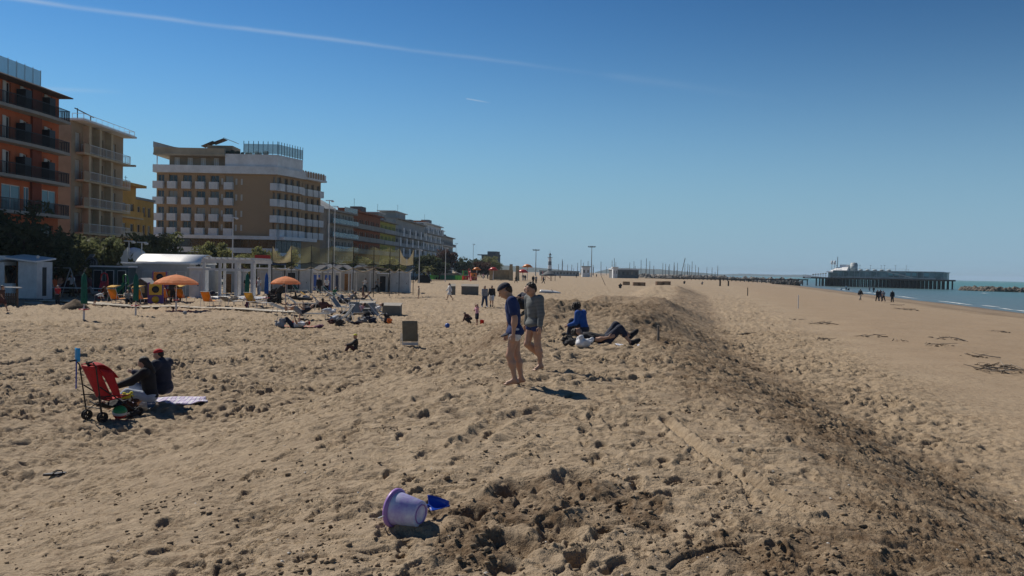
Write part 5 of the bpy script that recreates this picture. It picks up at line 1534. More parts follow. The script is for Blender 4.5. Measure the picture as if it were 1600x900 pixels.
def lighthouse():
    b = empty('lighthouse', GZ(859, 600, -0.5), 0, 'small dark and white banded lighthouse on the horizon', 'lighthouse')
    for k in range(5):
        r0, r1 = 1.7 - 0.14 * k, 1.7 - 0.14 * (k + 1)
        MB().lathe([(r0, k * 2.6), (r1, (k + 1) * 2.6)], n=14).build('tower_band', W_white if k % 2 == 0 else W_grey_dark, b)
    MB().lathe([(0, 13.0), (1.9, 13.0), (1.9, 13.3), (0, 13.3)], n=14).build('gallery', W_grey_dark, b)
    MB().lathe([(0.8, 13.3), (0.8, 15.0)], n=10).build('lantern', M_glassblue, b)
    MB().lathe([(1.1, 15.0), (0.5, 15.9), (0.1, 16.3), (0.06, 18.2), (0, 18.2)], n=10).build('dome', W_grey_dark, b)
lighthouse()
def floodlight(px, d, h, label):
    b = empty('floodlight_mast', GZ(px, d, 0), 0, label, 'floodlight')
    MB().tube([(0, 0, 0), (0, 0, h)], [0.32, 0.16], 8).build('mast', W_grey, b)
    hd = MB().bar((-1.8, 0, h), (1.8, 0, h), 0.25).bar((0, -1, h + .5), (0, 1, h + .5), 0.2); hd.build('crossbar', W_grey_dark, b)
    l0 = None
    for k in range(4):
        m_ = MB().box(-.35, .35, -.25, .25, 0, 0.5)
        if l0 is None: l0 = m_.build('lamp', W_grey_dark, b, (-1.6 + 1.06 * k, 0, h + .1))
        else: part_copy(l0, (-1.6 + 1.06 * k, 0, h + .1), b)
floodlight(837, 480, 14.5, 'floodlight mast left of the lighthouse'); floodlight(924, 440, 15.8, 'tallest floodlight mast, right of the lighthouse')
M_mast = mat('mast_alloy', (0.12, 0.12, 0.13), 0.5, 0.1); M_hull = mat('hull_white', (0.6, 0.6, 0.6), 0.4, 0.1)
def sailboat():
    b = empty('sailing_boat', (0, 0, 0), 0, 'bare mast of a sailing boat moored in the far harbour', 'boat', 'sailing boats in the harbour')
    h = MB(); h.grid(lambda u, v: (8 * (u - 0.5), (v - .5) * 2.4 * math.sin(math.pi * min(0.98, 0.12 + 0.88 * u)) ** 0.6, 0.9 - 1.0 * (1 - (2 * v - 1) ** 2)), 10, 6); h.build('hull', M_hull, b)
    MB().tube([(0.4, 0, 0.2), (0.4, 0, 12.0)], [0.30, 0.2], 6).build('mast', M_mast, b)
    MB().tube([(0.4, 0, 1.8), (-3.0, 0, 1.9)], 0.1, 6).build('boom', M_mast, b)
    MB().bar((0.4, -0.9, 8), (0.4, 0.9, 8), 0.06).build('spreader', M_mast, b)
    return b
rngb = random.Random(5); b0 = None
for k in range(48):
    px = [878, 886, 896, 903, 1010, 1022, 990, 1001, 940, 960, 1058, 1075, 1092, 1105, 1117, 983, 970, 1015, 948, 1035][k] if k < 20 else rngb.uniform(870, 1125)
    d = rngb.uniform(640, 860); p = GZ(px, d, SEA_Z)
    b = sailboat() if b0 is None else copy_tree(b0)
    if b0 is None: b0 = b
    b.location = p; b.rotation_euler = (0, R(rngb.uniform(-1, 1)), rngb.uniform(0, 6.28)); s = rngb.uniform(0.55, 1.35); b.scale = (1, 1, s)
cr = empty('harbour_crane', GZ(1064, 560, 0), 0, 'dark slanting crane jib above the harbour boulders', 'crane')
j = MB()
for s in (-0.5, 0.5): j.bar((0, s, 1), (2.6, s, 13.5), 0.25)
for k in range(8): j.bar((0.3 * k, -0.5, 1 + 1.5 * k), (0.3 * k + .3, 0.5, 2.5 + 1.5 * k), 0.14)
j.build('jib', W_grey_dark, cr); MB().box(-1.4, 1.0, -1.2, 1.2, 0, 2.6).build('cab', W_grey_dark, cr)
wn_ = 0

# pier
def pier():
    A = Vector((138.0, 388.0, 0)); B = Vector((175.6, 347.5, 0))
    d = (B - A); L = d.length; ang = math.atan2(d.y, d.x)
    b = empty('pier', A, ang, 'dark timber pier with long glazed restaurant standing on piles in the sea', 'pier')
    W = 12.0
    m_st = mat('pier_steel', (0.36, 0.41, 0.43), 0.6, 0.15, 0.6); m_gl = mat('pier_glass', (0.20, 0.31, 0.33), 0.2, 0.4, 0.25); m_lit = mat('pier_glass_clear', (0.22, 0.42, 0.45), 0.1, 0.1)
    MB().box(-6, L + 0.8, 0, W, 2.1, 2.75).build('deck', M_timber_dark, b)
    p0 = None; n = 34
    for k in range(n):
        for y in (0.5, 6.0, 11.3):
            x = 0.4 + (L - 0.6) * k / (n - 1)
            if p0 is None: p0 = MB().tube([(0, 0, -4.5), (0, 0, 2.1)], 0.34, 8).build('pile', M_timber_dark, b, (x, y, 0))
            else: part_copy(p0, (x, y, 0), b)
    x0 = 8.0
    MB().box(x0, L - 3.0, 0.8, W - 0.8, 5.7, 6.0).build('roof', m_st, b)
    MB().box(x0, L - 3.0, 1.2, W - 1.2, 2.76, 3.3).build('plinth', m_st, b)
    nb = 18; w = (L - 3.0 - x0) / nb; g0 = None
    for k in range(nb):
        for y in (1.0, W - 1.0):
            lit = (k in (10, 11, 13, 14, 16) and y < 2)
            mb = MB().box(x0 + k * w + 0.06, x0 + (k + 1) * w - 0.06, y - 0.03, y + 0.03, 3.32, 5.68); o = mb.build('window', m_gl, b)
            if lit: MB().box(x0 + k * w + 0.25, x0 + (k + 1) * w - 0.35, y - 0.06, y - 0.035, 4.1, 5.3).build('pane', m_lit, o)
        MB().box(x0 + k * w - 0.06, x0 + k * w + 0.06, 0.94, 1.06, 2.76, 5.7).build('mullion', m_st, b)
    MB().bar((x0 + nb * w * 0.55, 0.7, 5.6), (x0 + nb * w * 0.8, 0.7, 3.2), 0.1, 0.35).build('stair', m_st, b)
    e = MB(); e.slab([(L - 2.99, 1), (L - 0.8, 2.8), (L - 0.4, W / 2), (L - 0.8, W - 2.8), (L - 2.99, W - 1)], 2.76, 5.5); e.build('bow_end', m_gl, b)
    e = MB(); e.slab([(L - 2.99, 0.8), (L - 0.5, 2.6), (L - 0.1, W / 2), (L - 0.5, W - 2.6), (L - 2.99, W - .8)], 5.502, 5.8); e.build('bow_roof', m_st, b)
    for zz, tx in ((6.0, 0.0),):
        r = MB(); rail(r, x0, L - 14, 1.2, 6.0, 0.9, d=0.4, bars=1.3); r.build('railing', m_st, b)
    f = MB(); rail(f, L - 0.6, L + 0.75, 3.0, 2.75, 1.0, d=2.9, bars=0.3); f.build('railing', m_st, b)
    f = MB(); rail(f, -6, x0, 0.6, 2.75, 1.0, d=0.5, bars=0.3); f.build('railing', m_st, b)
    l0 = None
    for k in range(9):
        xx = x0 + 1 + k * 3.6
        mb = MB().bar((0, 0, 0), (0, 0, 2.4), 0.09).bar((-.4, 0, 2.35), (.4, 0, 2.35), 0.14)
        if l0 is None: l0 = mb.build('lamp_post', m_st, b, (xx, 2.0, 6.0))
        else: part_copy(l0, (xx, 2.0 + (k % 3) * 2.5, 6.0), b)
    for k in range(5):
        c = MB(); c.ball((x0 + 12 + k * 3.1, 2.4, 6.3), 0.8, 8, 5, (1.3, 1, .5)); c.build('roof_unit', m_st, b)
    q = MB().box(x0 - 3.2, x0 + 6, 1, W - 1, 5.0, 5.5).hexa([(x0 - 2, 1.5, 5.502), (x0 + 6, 1.5, 5.502), (x0 + 6, W - 1.5, 5.502), (x0 - 2, W - 1.5, 5.502), (x0 + 1, 3, 7.4), (x0 + 6, 3, 7.4), (x0 + 6, W - 3, 7.4), (x0 + 1, W - 3, 7.4)])
    q.box(x0 + 2, x0 + 6, 3.2, W - 3.2, 7.402, 8.6); q.build('white_roof', mat('pier_white', (.85, .85, .85), .5, .05), b)
    MB().box(x0 - 2.6, x0 - 0.01, 1.6, W - 1.6, 2.76, 4.99).build('entrance', m_gl, b)
    c = MB(); c.lathe([(0, 0), (1.6, 0), (1.6, 2.6), (0, 2.6)], (x0 + 8.1, 4, 6.02), 14); c.lathe([(1.6, 0), (1.3, .8), (0, 1.0)], (x0 + 8.1, 4, 8.62), 14); c.build('turret', m_st, b)
    for k in range(2):
        c = MB().bar((x0 - 1.6 + 1.3 * k, 3, 5.5), (x0 - 1.6 + 1.3 * k, 3, 8.6), 0.16); c.build('chimney_leg', m_st, b)
        MB().lathe([(0, 8.6), (.5, 8.6), (.5, 10.2), (0, 10.4)], (x0 - 1.6 + 1.3 * k, 3, 0), 10).build('white_tank', W_white, b)
    MB().bar((x0 + 1.0, 3, 6), (x0 + 1.0, 3, 12.0), 0.25).build('mast', m_st, b)
    MB().box(-5.0, -2.0, -0.06, -0.004, 2.4, 3.5).build('sign', W_white, b)
    for k in range(6):
        c = MB().bar((x0 - 4 - k * 1.2, 2, 2.75), (x0 - 4 - k * 1.2, 2, 2.75 + 1.8 - .1 * k), 0.12); c.ball((x0 - 4 - k * 1.2, 2, 4.5 - .1 * k), .5, 7, 5, (1, 1, .6)); c.build('terrace_parasol', m_st, b)
pier()
# ---------------------------------------------------------------- beach establishment on the left
M_white = mat('painted_board', (0.62, 0.62, 0.62), 0.6, 0.12, 2.0)
M_cabin = mat('cabin_grey_white', (0.42, 0.43, 0.43), 0.7, 0.12, 1.2)
M_bright = mat('sheet_white', (0.78, 0.79, 0.80), 0.5, 0.08, 1.0)
M_osb = mat('chipboard', (0.34, 0.17, 0.06), 0.8, 0.35, 9.0)
M_wood = mat('timber', (0.16, 0.085, 0.045), 0.85, 0.25, 5, bump=0.4, bscale=20)
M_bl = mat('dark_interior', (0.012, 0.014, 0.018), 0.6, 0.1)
M_canv_g = cloth('umbrella_green', (0.008, 0.115, 0.085)); M_canv_b = cloth('umbrella_blue', (0.012, 0.09, 0.36))
M_canv_o = mat('umbrella_orange', (0.92, 0.36, 0.16), 0.85, 0.08, 3.0, tl=0.4); M_canv_y = mat('canvas_yellow', (0.80, 0.52, 0.12), 0.85, 0.12, 4.0, tl=0.35)
M_canv_o2 = mat('canvas_orange', (0.75, 0.30, 0.02), 0.85, 0.12, 4.0, tl=0.35); M_canv_gr = mat('canvas_dark_green', (0.012, 0.09, 0.06), 0.85, 0.12, 4.0)
M_canv_w = mat('canvas_white', (0.36, 0.355, 0.35), 0.85, 0.12, 4.0, tl=0.2); M_canv_k = mat('canvas_charcoal', (0.045, 0.05, 0.058), 0.85, 0.12, 4.0)
M_alu = mat('white_tube', (0.6, 0.6, 0.6), 0.4, 0.1)
M_red = mat('plastic_red', (0.55, 0.025, 0.02), 0.4, 0.1, 3); M_grn = mat('plastic_green', (0.02, 0.22, 0.06), 0.4, 0.1, 3); M_yel = mat('plastic_yellow', (0.75, 0.42, 0.02), 0.4, 0.1, 3)
M_pur = mat('plastic_purple', (0.13, 0.03, 0.22), 0.4, 0.1, 3); M_blu = mat('plastic_blue', (0.015, 0.09, 0.42), 0.4, 0.1, 3); M_org = mat('plastic_orange', (0.70, 0.20, 0.01), 0.4, 0.1, 3)
def base(px, py): return G(px, py)

def kiosk():
    p = G(38, 468); b = empty('beach_kiosk', p, 0, 'white kiosk with chipboard wall and open doorway at left edge', 'kiosk')
    s = FPX / p.y; X = lambda px: (px - 38) / s
    MB().box(X(28), X(57), 0, 0.1, 0, 2.75).box(X(57) - .1, X(57), 0.1, 2.1, 0, 2.75).build('wall', M_white, b)
    MB().box(X(-22), X(9), -0.25, -0.15, 0, 2.7).box(X(-22), X(9), -0.15, 2.0, 2.45, 2.7).build('wall', M_white, b)
    MB().box(X(9), X(28), 1.3, 1.36, 0.1, 2.75).build('back_wall', M_osb, b)
    MB().box(X(5), X(21), -0.2, 0.3, 0, 1.15).build('counter', M_white, b)
    MB().box(X(57) + .003, X(57) + .03, 0.75, 1.25, 0.25, 2.35).build('narrow_window', M_bl, b)
    r = MB(); r.grid(lambda u, v: (X(8) + (X(60) - X(8)) * u, -0.35 + 2.7 * v, 2.8 + 0.25 * (1 - u) + 0.25 * v), 12, 2, 0.12, False); r.build('roof', M_bright, b)
    MB().box(X(-24), X(7.5), -0.5, 2.2, 2.72, 2.85).build('roof', W_grey, b)
    MB().box(X(-22), X(4), 0.3, 1.5, 2.852, 3.15).build('roof_box', M_bright, b)
    MB().ball((X(56), 0.2, 3.1), 0.13, 10, 8).build('lamp', M_white, b)
    MB().box(X(20), X(70), -0.9, -0.22, 0.0, 0.10).build('step', W_grey_dark, b)
kiosk()
def slat_counter():
    p = G(14, 479); b = empty('slatted_counter', p, 0, 'brown slatted wooden counter with pale shelf beside the white kiosk', 'counter')
    s0 = None
    for k in range(7):
        m_ = MB().box(-.045, .045, -.015, .015, 0, 0.72).lathe([(0.045, 0), (0.03, 0.05), (0, 0.07)], (0, 0, 0.72), 8)
        if s0 is None: s0 = m_.build('slat', M_wood, b, (-0.4 + 0.13 * k, 0, 0.05))
        else: part_copy(s0, (-0.4 + 0.13 * k, 0, 0.05), b)
    MB().box(-.5, .5, .02, .05, 0.55, 0.62).box(-.5, .5, .02, .05, 0.15, 0.22).build('cross_rail', M_wood, b)
    MB().box(0.44, 0.54, -.05, .05, 0, 1.12).build('post', M_wood, b); MB().box(-0.5, 0.62, -0.2, 0.3, 1.122, 1.18).build('shelf', M_white, b)
slat_counter()
def sand_heap():
    p = G(118, 482); mb = MB(); rng = random.Random(2); n, m_ = 24, 8; v = []; f = []
    for i in range(m_ + 1):
        for k in range(n):
            a = 6.283 * k / n; r = 0.75 * (i / m_); z = 0.55 * (1 - (i / m_) ** 1.3) + rng.uniform(-.03, .03) - (0.06 if i == m_ else 0)
            v.append((p.x + r * math.cos(a) * 1.1 * rng.uniform(.92, 1.08), p.y + r * math.sin(a), p.z + z))
    f = [(i * n + k, (i + 1) * n + k, (i + 1) * n + (k + 1) % n, i * n + (k + 1) % n) for i in range(m_) for k in range(n)]
    mb.add(v, f, True); o = mb.build('sand_heap', mat('damp_sand', (0.15, 0.10, 0.06), 0.95, 0.3, 6, bump=1, bscale=14)); tag(o, 'dark heap of damp sand behind the leftmost green umbrella', 'sand heap')
sand_heap()
def closed_umbrella(px, py, h, m, label, tilt=0):
    p = G(px, py); b = empty('closed_umbrella', p, random.uniform(0, 6), label, 'umbrella', 'closed beach umbrellas')
    MB().tube([(0, 0, -0.3), (0, 0, h)], 0.028, 8).build('pole', M_alu, b)
    MB().tube([(0, 0, -0.3), (0, 0, 0.62)], 0.05, 8).build('base_sleeve', M_alu, b)
    MB().lathe([(0.03, 0.50), (0.24, 0.52), (0.24, 0.55), (0.03, 0.56)], n=16).build('tray', M_red, b)
    n = 20; v = []; prof = [(0.085, h * 0.36), (0.125, h * 0.37), (0.13, h * 0.52), (0.12, h * 0.7), (0.11, h * 0.85), (0.085, h * 0.95), (0.03, h * 1.0), (0.012, h * 1.03)]
    mb = MB(); rng = random.Random(px)
    vv = []
    for i, (r, z) in enumerate(prof):
        for k in range(n):
            q = r * (1 + (0.16 if k % 2 else -0.12) * (1 if i < 6 else 0.2) + rng.uniform(-.05, .05)); vv.append((q * math.cos(6.283 * k / n), q * math.sin(6.283 * k / n), z + rng.uniform(-.02, .02)))
    mb.add(vv, [(i * n + k, i * n + (k + 1) % n, (i + 1) * n + (k + 1) % n, (i + 1) * n + k) for i in range(len(prof) - 1) for k in range(n)], True)
    mb.build('canopy', m, b); MB().lathe([(0.135, h * .6), (0.138, h * .62), (0.135, h * .64)], n=16).build('strap', m, b)
closed_umbrella(131, 501, 2.25, M_canv_g, 'closed green umbrella nearest the left edge, beside the sand heap')
closed_umbrella(212, 493, 2.2, M_canv_g, 'closed green umbrella just left of the first orange umbrella')
closed_umbrella(386, 478, 2.2, M_canv_g, 'closed green umbrella in front of the white pergola')
closed_umbrella(416, 477, 2.25, M_canv_b, 'closed blue umbrella left of the second orange umbrella')
def open_umbrella(px, py, rad, h, label, valance=0.14, tilt=(0, 0)):
    p = G(px, py); b = empty('open_umbrella', p, 0.2, label, 'umbrella', 'open orange umbrellas'); n = 10
    MB().tube([(0, 0, -0.3), (0, 0, h)], 0.024, 8).build('pole', M_alu, b); MB().tube([(0, 0, -0.3), (0, 0, 0.7)], 0.05, 8).build('base_sleeve', M_alu, b)
    MB().lathe([(0.03, 0.60), (0.24, 0.62), (0.24, 0.65), (0.03, 0.66)], n=16).build('tray', M_red, b)
    sub = 4; v = []; N = n * sub
    rings = [(0.02, h + 0.05), (0.3, h - 0.02), (0.6, h - 0.13), (0.85, h - 0.28), (1.0, h - 0.42), (1.01, h - 0.42 - valance)]
    for i, (r, z) in enumerate(rings):
        for k in range(N):
            a = 6.283 * k / N; t = abs(((k % sub) / sub) - 0.5) * 2
            sag = (1 - t) * 0.0 + (t) * 0
            q = rad * r * (math.cos(math.pi / n) / math.cos(((a + math.pi / n) % (2 * math.pi / n)) - math.pi / n) if i > 0 else 1)
            zz = z - 0.035 * (1 - t) * r + (0.06 * (1 - t) if i == 5 else 0)
            v.append((q * math.cos(a), q * math.sin(a), zz))
    mb = MB(); mb.add(v, [(i * N + k, i * N + (k + 1) % N, (i + 1) * N + (k + 1) % N, (i + 1) * N + k) for i in range(5) for k in range(N)], False)
    c = mb.build('canopy', M_canv_o, b, None, (R(tilt[0]), R(tilt[1]), 0))
    r0 = None
    for k in range(n):
        a = 6.283 * k / n; m_ = MB().bar((0, 0, h + 0.0), (rad * 0.97, 0, h - 0.44), 0.018)
        if r0 is None: r0 = m_.build('rib', M_alu, b)
        else:
            q = part_copy(r0, None, b); q.rotation_euler = (0, 0, a)
    MB().lathe([(0, h + 0.16), (0.02, h + 0.14), (0.025, h + .03), (0, h + .02)], n=8).build('finial', M_alu, b)
open_umbrella(275, 485, 1.28, 2.12, 'open orange umbrella above the row of yellow loungers')
open_umbrella(446, 474, 1.12, 2.0, 'open orange umbrella with dark clothes beneath, right of the blue umbrella')

def lounger_proto(kind):
    """beach lounger 1.9 m long, feet end at -y, back at +y; kinds: flat, up"""
    b = empty('sun_lounger', (0, 0, 0), 0, 'x', 'sun lounger', 'sun loungers on the sand')
    fr = MB()
    for s in (-0.32, 0.32):
        fr.tube([(s, -0.95, 0.32), (s, 0.45, 0.32)], 0.018, 6)
    fr.tube([(-0.32, -0.95, 0.32), (0.32, -0.95, 0.32)], 0.018, 6); fr.tube([(-0.32, 0.45, 0.32), (0.32, 0.45, 0.32)], 0.018, 6)
    fr.build('frame', M_alu, b)
    l0 = None
    for y in (-0.75, 0.35):
        m_ = MB().tube([(-0.33, 0, 0.32), (-0.33, 0.0, 0.0), (0.33, 0, 0.0), (0.33, 0, 0.32)], 0.018, 6)
        if l0 is None: l0 = m_.build('leg', M_alu, b, (0, y, 0))
        else: part_copy(l0, (0, y, 0), b)
    return b
def lounger(px, py, rz, label, seat, back, ang=55, hood=None, at=None):
    p = at or G(px, py); b = lounger_proto('x'); b.location = p; b.rotation_euler = (0, 0, R(rz)); b['label'] = label
    MB().grid(lambda u, v: (-0.3 + 0.6 * u, -0.95 + 1.42 * v, 0.345 - 0.035 * math.sin(math.pi * u) - 0.02 * math.sin(math.pi * v)), 4, 8, 0.012).build('seat_canvas', seat, b)
    ca, sa = math.cos(R(ang)), math.sin(R(ang)); L = 0.78
    MB().grid(lambda u, v: (-0.3 + 0.6 * u, 0.47 + ca * L * v, 0.345 + sa * L * v - 0.03 * math.sin(math.pi * u)), 4, 5, 0.012).build('backrest', back, b)
    f = MB()
    for s in (-0.32, 0.32): f.tube([(s, 0.45, 0.33), (s, 0.45 + ca * L * 1.03, 0.33 + sa * L * 1.03)], 0.017, 6); f.tube([(s, 0.45 + ca * L * .6, 0.33 + sa * L * .6), (s, 0.45 + ca * L * .6 + .15, 0.02)], 0.014, 6)
    f.tube([(-0.32, 0.45 + ca * L * 1.03, 0.33 + sa * L * 1.03), (0.32, 0.45 + ca * L * 1.03, 0.33 + sa * L * 1.03)], 0.017, 6); f.build('back_frame', M_alu, b)
    if hood:
        t = Vector((0, 0.45 + ca * L, 0.33 + sa * L))
        MB().grid(lambda u, v: (-0.33 + 0.66 * u, t.y - 0.62 * v + 0.05, t.z + 0.10 + 0.14 * v + 0.03 * math.sin(math.pi * v)), 3, 5, 0.012).build('sunshade', hood, b)
        h2 = MB()
        for s in (-0.33, 0.33): h2.tube([(s, t.y, t.z), (s, t.y + 0.05, t.z + 0.1), (s, t.y - 0.57, t.z + 0.24)], 0.012, 6)
        h2.build('shade_frame', M_alu, b)
    return b
for k, (px, py, rz, seat, back, ang, hood, lab) in enumerate((
        (186, 474, 170, M_canv_o2, M_canv_o2, 60, M_canv_y, 'orange lounger with yellow shade, leftmost of the yellow row'), (223, 474, 172, M_canv_o2, M_canv_o2, 60, M_canv_y, 'orange lounger with yellow shade right behind second green umbrella'),
        (262, 472, 170, M_canv_o2, M_canv_o2, 60, None, 'orange lounger under left half of first orange umbrella'), (289, 472, 168, M_canv_o2, M_canv_o2, 60, M_canv_y, 'orange lounger with yellow shade under right half of first orange umbrella'),
        (330, 478, 172, M_canv_o2, M_canv_o2, 55, None, 'orange lounger draped with dark clothes, alone right of first orange umbrella'), (363, 478, 165, M_canv_w, M_canv_w, 25, None, 'low pale lounger with a rolled bundle on it'),
        (398, 478, 168, M_canv_w, M_canv_y, 50, None, 'yellow-backed lounger just right of the third green umbrella'), (357, 464, 160, M_canv_y, M_canv_y, 5, None, 'flat yellow lounger lying back towards the pergola'),
        (472, 481, 95, M_canv_k, M_canv_w, 40, None, 'pale lounger lying sideways under second orange umbrella'), (500, 470, 100, M_canv_y, M_canv_y, 40, None, 'yellow lounger behind the sunbathers, right of second orange umbrella'),
        (520, 462, 80, M_canv_gr, M_canv_gr, 45, None, 'green lounger at the back of the sunbathing group'), (548, 462, 100, M_canv_gr, M_canv_y, 35, None, 'lounger with tan back behind the sunbathers'),
        (545, 474, 85, M_canv_w, M_canv_w, 35, None, 'white lounger in the middle of the sunbathing group'), (566, 474, 80, M_canv_k, mat('canvas_tan', (0.33, 0.24, 0.10), 0.85), 60, None, 'lounger with olive tan backrest in the sunbathing group'),
        (487, 499, 95, M_canv_k, M_canv_k, 30, None, 'dark lounger in front of the sunbathing group'), (575, 486, 95, M_canv_k, M_canv_y, 12, None, 'lounger with bright yellow top between the two grey bins'),
        (340, 455, 120, M_canv_gr, M_canv_gr, 55, None, 'dark green lounger beside the pergola, left one'), (358, 455, 60, M_canv_gr, M_canv_gr, 55, None, 'dark green lounger beside the pergola, right one'),
        (455, 458, 110, M_canv_gr, M_canv_gr, 50, None, 'dark green lounger behind the second orange umbrella'), (470, 458, 70, M_canv_gr, M_canv_gr, 50, None, 'second dark green lounger behind the second orange umbrella'))):
    lounger(px, py, rz, lab, seat, back, ang, hood)
for k, (px, py, rz, seat, back, ang, hood, lab) in enumerate((
        (455, 492, 80, M_canv_k, M_canv_k, 20, None, 'dark lounger at left end of the group, behind the lying person in jeans'), (515, 486, 100, M_canv_w, M_canv_k, 45, None, 'lounger with charcoal back right of the person in maroon'),
        (540, 488, 75, M_canv_k, M_canv_w, 50, None, 'white-backed lounger beside the folding chairs'), (563, 490, 105, M_canv_w, M_canv_w, 40, None, 'pale lounger left of the yellow-topped one'), (598, 484, 95, M_canv_w, mat('canvas_tan', (0, 0, 0)), 50, None, 'tan-backed lounger between the storage bins'),
        (488, 470, 85, M_canv_y, M_canv_y, 35, None, 'yellow lounger directly right of second orange umbrella pole'), (530, 468, 95, M_canv_gr, M_canv_w, 30, None, 'green-seated lounger with white back at the back row'), (508, 462, 90, M_canv_w, M_canv_gr, 40, None, 'pale lounger in the back row left of the green one'),
        (235, 466, 175, M_canv_y, M_canv_y, 5, None, 'flat yellow lounger behind the playhouse side loungers'), (200, 468, 175, M_canv_y, M_canv_y, 5, None, 'flat yellow lounger behind the leftmost orange lounger'), (272, 466, 175, M_canv_y, M_canv_y, 5, None, 'flat yellow lounger behind the first orange umbrella'), (408, 481, 165, M_canv_w, M_canv_w, 8, None, 'flat white lounger in front of the blue umbrella'))):
    lounger(px, py, rz, lab, seat, back, ang, hood)
def deck_chair(px, py, rz, label, canvas, frame=M_alu, s=1.0):
    b = empty('deck_chair', G(px, py), R(rz), label, 'deck chair'); b.scale = (s, s, s)
    f0 = None
    for x in (-0.3, 0.3):
        m_ = MB().tube([(0, -0.55, 0.05), (0, 0.35, 0.95)], 0.018, 6).tube([(0, 0.35, 0.02), (0, -0.45, 0.42)], 0.018, 6).tube([(0, -0.3, 0.0), (0, 0.32, 0.6)], 0.016, 6)
        if f0 is None: f0 = m_.build('side_frame', frame, b, (x, 0, 0))
        else: part_copy(f0, (x, 0, 0), b)
    MB().tube([(-.3, .35, .95), (.3, .35, .95)], .018, 6).tube([(-.3, -.45, .42), (.3, -.45, .42)], .018, 6).build('crossbar', frame, b)
    MB().grid(lambda u, v: (-0.28 + 0.56 * u, -0.44 + 0.80 * v, 0.42 - 0.62 * v * (1 - v) * 1.1 + 0.53 * v * v), 3, 12, 0.008).build('canvas', canvas, b)
deck_chair(541, 505, -60, 'folding chair with dark canvas and white frame in front of the sunbathers', M_canv_k)
deck_chair(588, 502, 70, 'folding chair with white frame tipped beside the navy beach bag', M_canv_w)
deck_chair(556, 500, 30, 'low chair holding towels in the middle of the group', M_canv_w)
def grey_chair():
    p = G(641, 542); b = empty('beach_chair', p, R(14), 'empty grey fabric chair seen from behind, standing alone on the sand', 'chair')
    MB().grid(lambda u, v: (-0.27 + 0.54 * u - 0.05 * v, 0.0 - 0.16 * v, 0.20 + 0.72 * v + 0.01 * math.sin(math.pi * u)), 3, 6, 0.014).build('backrest', mat('canvas_grey_olive', (0.17, 0.165, 0.135), 0.9), b)
    MB().grid(lambda u, v: (-0.26 + 0.52 * u, 0.02 + 0.45 * v, 0.20 + 0.06 * v), 3, 4, 0.014).build('seat', mat('canvas_grey_pale', (0.45, 0.43, 0.38), 0.9), b)
    l0 = None
    for x, y in ((-.28, 0.0), (.27, 0.0), (-.28, .45), (.27, .45)):
        m_ = MB().tube([(0, 0, -0.04), (0, 0, 0.30 if y > 0.1 else 0.46)], 0.016, 6)
        if l0 is None: l0 = m_.build('leg', M_alu, b, (x, y, 0))
        else: part_copy(l0, (x, y, 0), b)
    MB().box(-.28, .27, -.02, .0, 0.06, 0.16).build('crossbar', M_alu, b)
grey_chair()
def grey_bin(px, py, w, h, dp, label, open_=False, rz=0):
    b = empty('storage_bin', G(px, py), R(rz), label, 'storage bin'); m_ = mat('bin_grey', (0.17, 0.165, 0.145), 0.8, 0.15, 3); m2 = mat('bin_lid', (0.33, 0.30, 0.26), 0.8, 0.15, 3)
    MB().hexa([(-w / 2, 0, 0), (w / 2, 0, 0), (w / 2, dp, 0), (-w / 2, dp, 0), (-w / 2, 0, h), (w / 2, 0, h), (w / 2, dp, h * 1.25), (-w / 2, dp, h * 1.25)]).build('box', m_, b)
    MB().hexa([(-w / 2 - .03, -.03, h + .004), (w / 2 + .03, -.03, h + .004), (w / 2 + .03, dp + .03, h * 1.25 + .004), (-w / 2 - .03, dp + .03, h * 1.25 + .004), (-w / 2 - .03, -.03, h + .04), (w / 2 + .03, -.03, h + .04), (w / 2 + .03, dp + .03, h * 1.25 + .04), (-w / 2 - .03, dp + .03, h * 1.25 + .04)]).build('lid', m2, b)
    MB().box(-.03, .03, -.05, -.032, h * .55, h * .7).build('latch', W_grey_dark, b)
grey_bin(611, 493, 1.05, 0.55, 0.9, 'grey storage bin with sloped lid, right end of the sunbathing group'); grey_bin(572, 487, 0.95, 0.5, 0.8, 'grey storage bin behind the yellow-topped lounger')
grey_bin(734, 461, 1.9, 0.95, 0.7, 'wide grey storage bin behind the two walking women'); grey_bin(707, 461, 0.55, 0.95, 0.7, 'narrow grey storage bin beside the walking woman in white')
def lump(name, px, py, size, m, label, cat, seed=1, strap=True, at=None, group=None):
    """soft bag or bundle: a blended lump with a handle"""
    p = at or G(px, py); rng = random.Random(seed); b = empty(name, p, rng.uniform(0, 6.28), label, cat, group); w, d, h = size
    P = [ell((0, 0, h * .45), (w * .5, d * .5, h * .5))]
    P = [ell((0, 0, h * .32), (w * .42, d * .42, h * .36))]
    for k in range(16): P.append(ell((rng.uniform(-.42, .42) * w, rng.uniform(-.42, .42) * d, h * rng.uniform(.1, .85)), (w * rng.uniform(.08, .24), d * rng.uniform(.08, .24), h * rng.uniform(.08, .22))))
    V, f = sdf_mesh(P, max(w, h) / 22, max(w, h) * 0.05); np_mesh('body', V, f, m, b)
    if strap: MB().tube([(-w * .3, 0, h * .8), (-w * .15, 0, h * 1.15), (w * .15, 0, h * 1.15), (w * .3, 0, h * .8)], 0.014, 6).build('handle', m, b)
    return b
lump('beach_bag', 581, 505, (0.55, 0.3, 0.42), C['navy'], 'navy beach bag right of the white-framed chair', 'bag', 1)
lump('backpack', 604, 505, (0.36, 0.3, 0.5), C['dark'], 'dark rucksack with orange bundle at right end of the group', 'bag', 2); lump('clothes_bundle', 609, 506, (0.3, 0.25, 0.28), C['orange'], 'orange bundle leaning on the dark rucksack', 'clothes', 3, False)
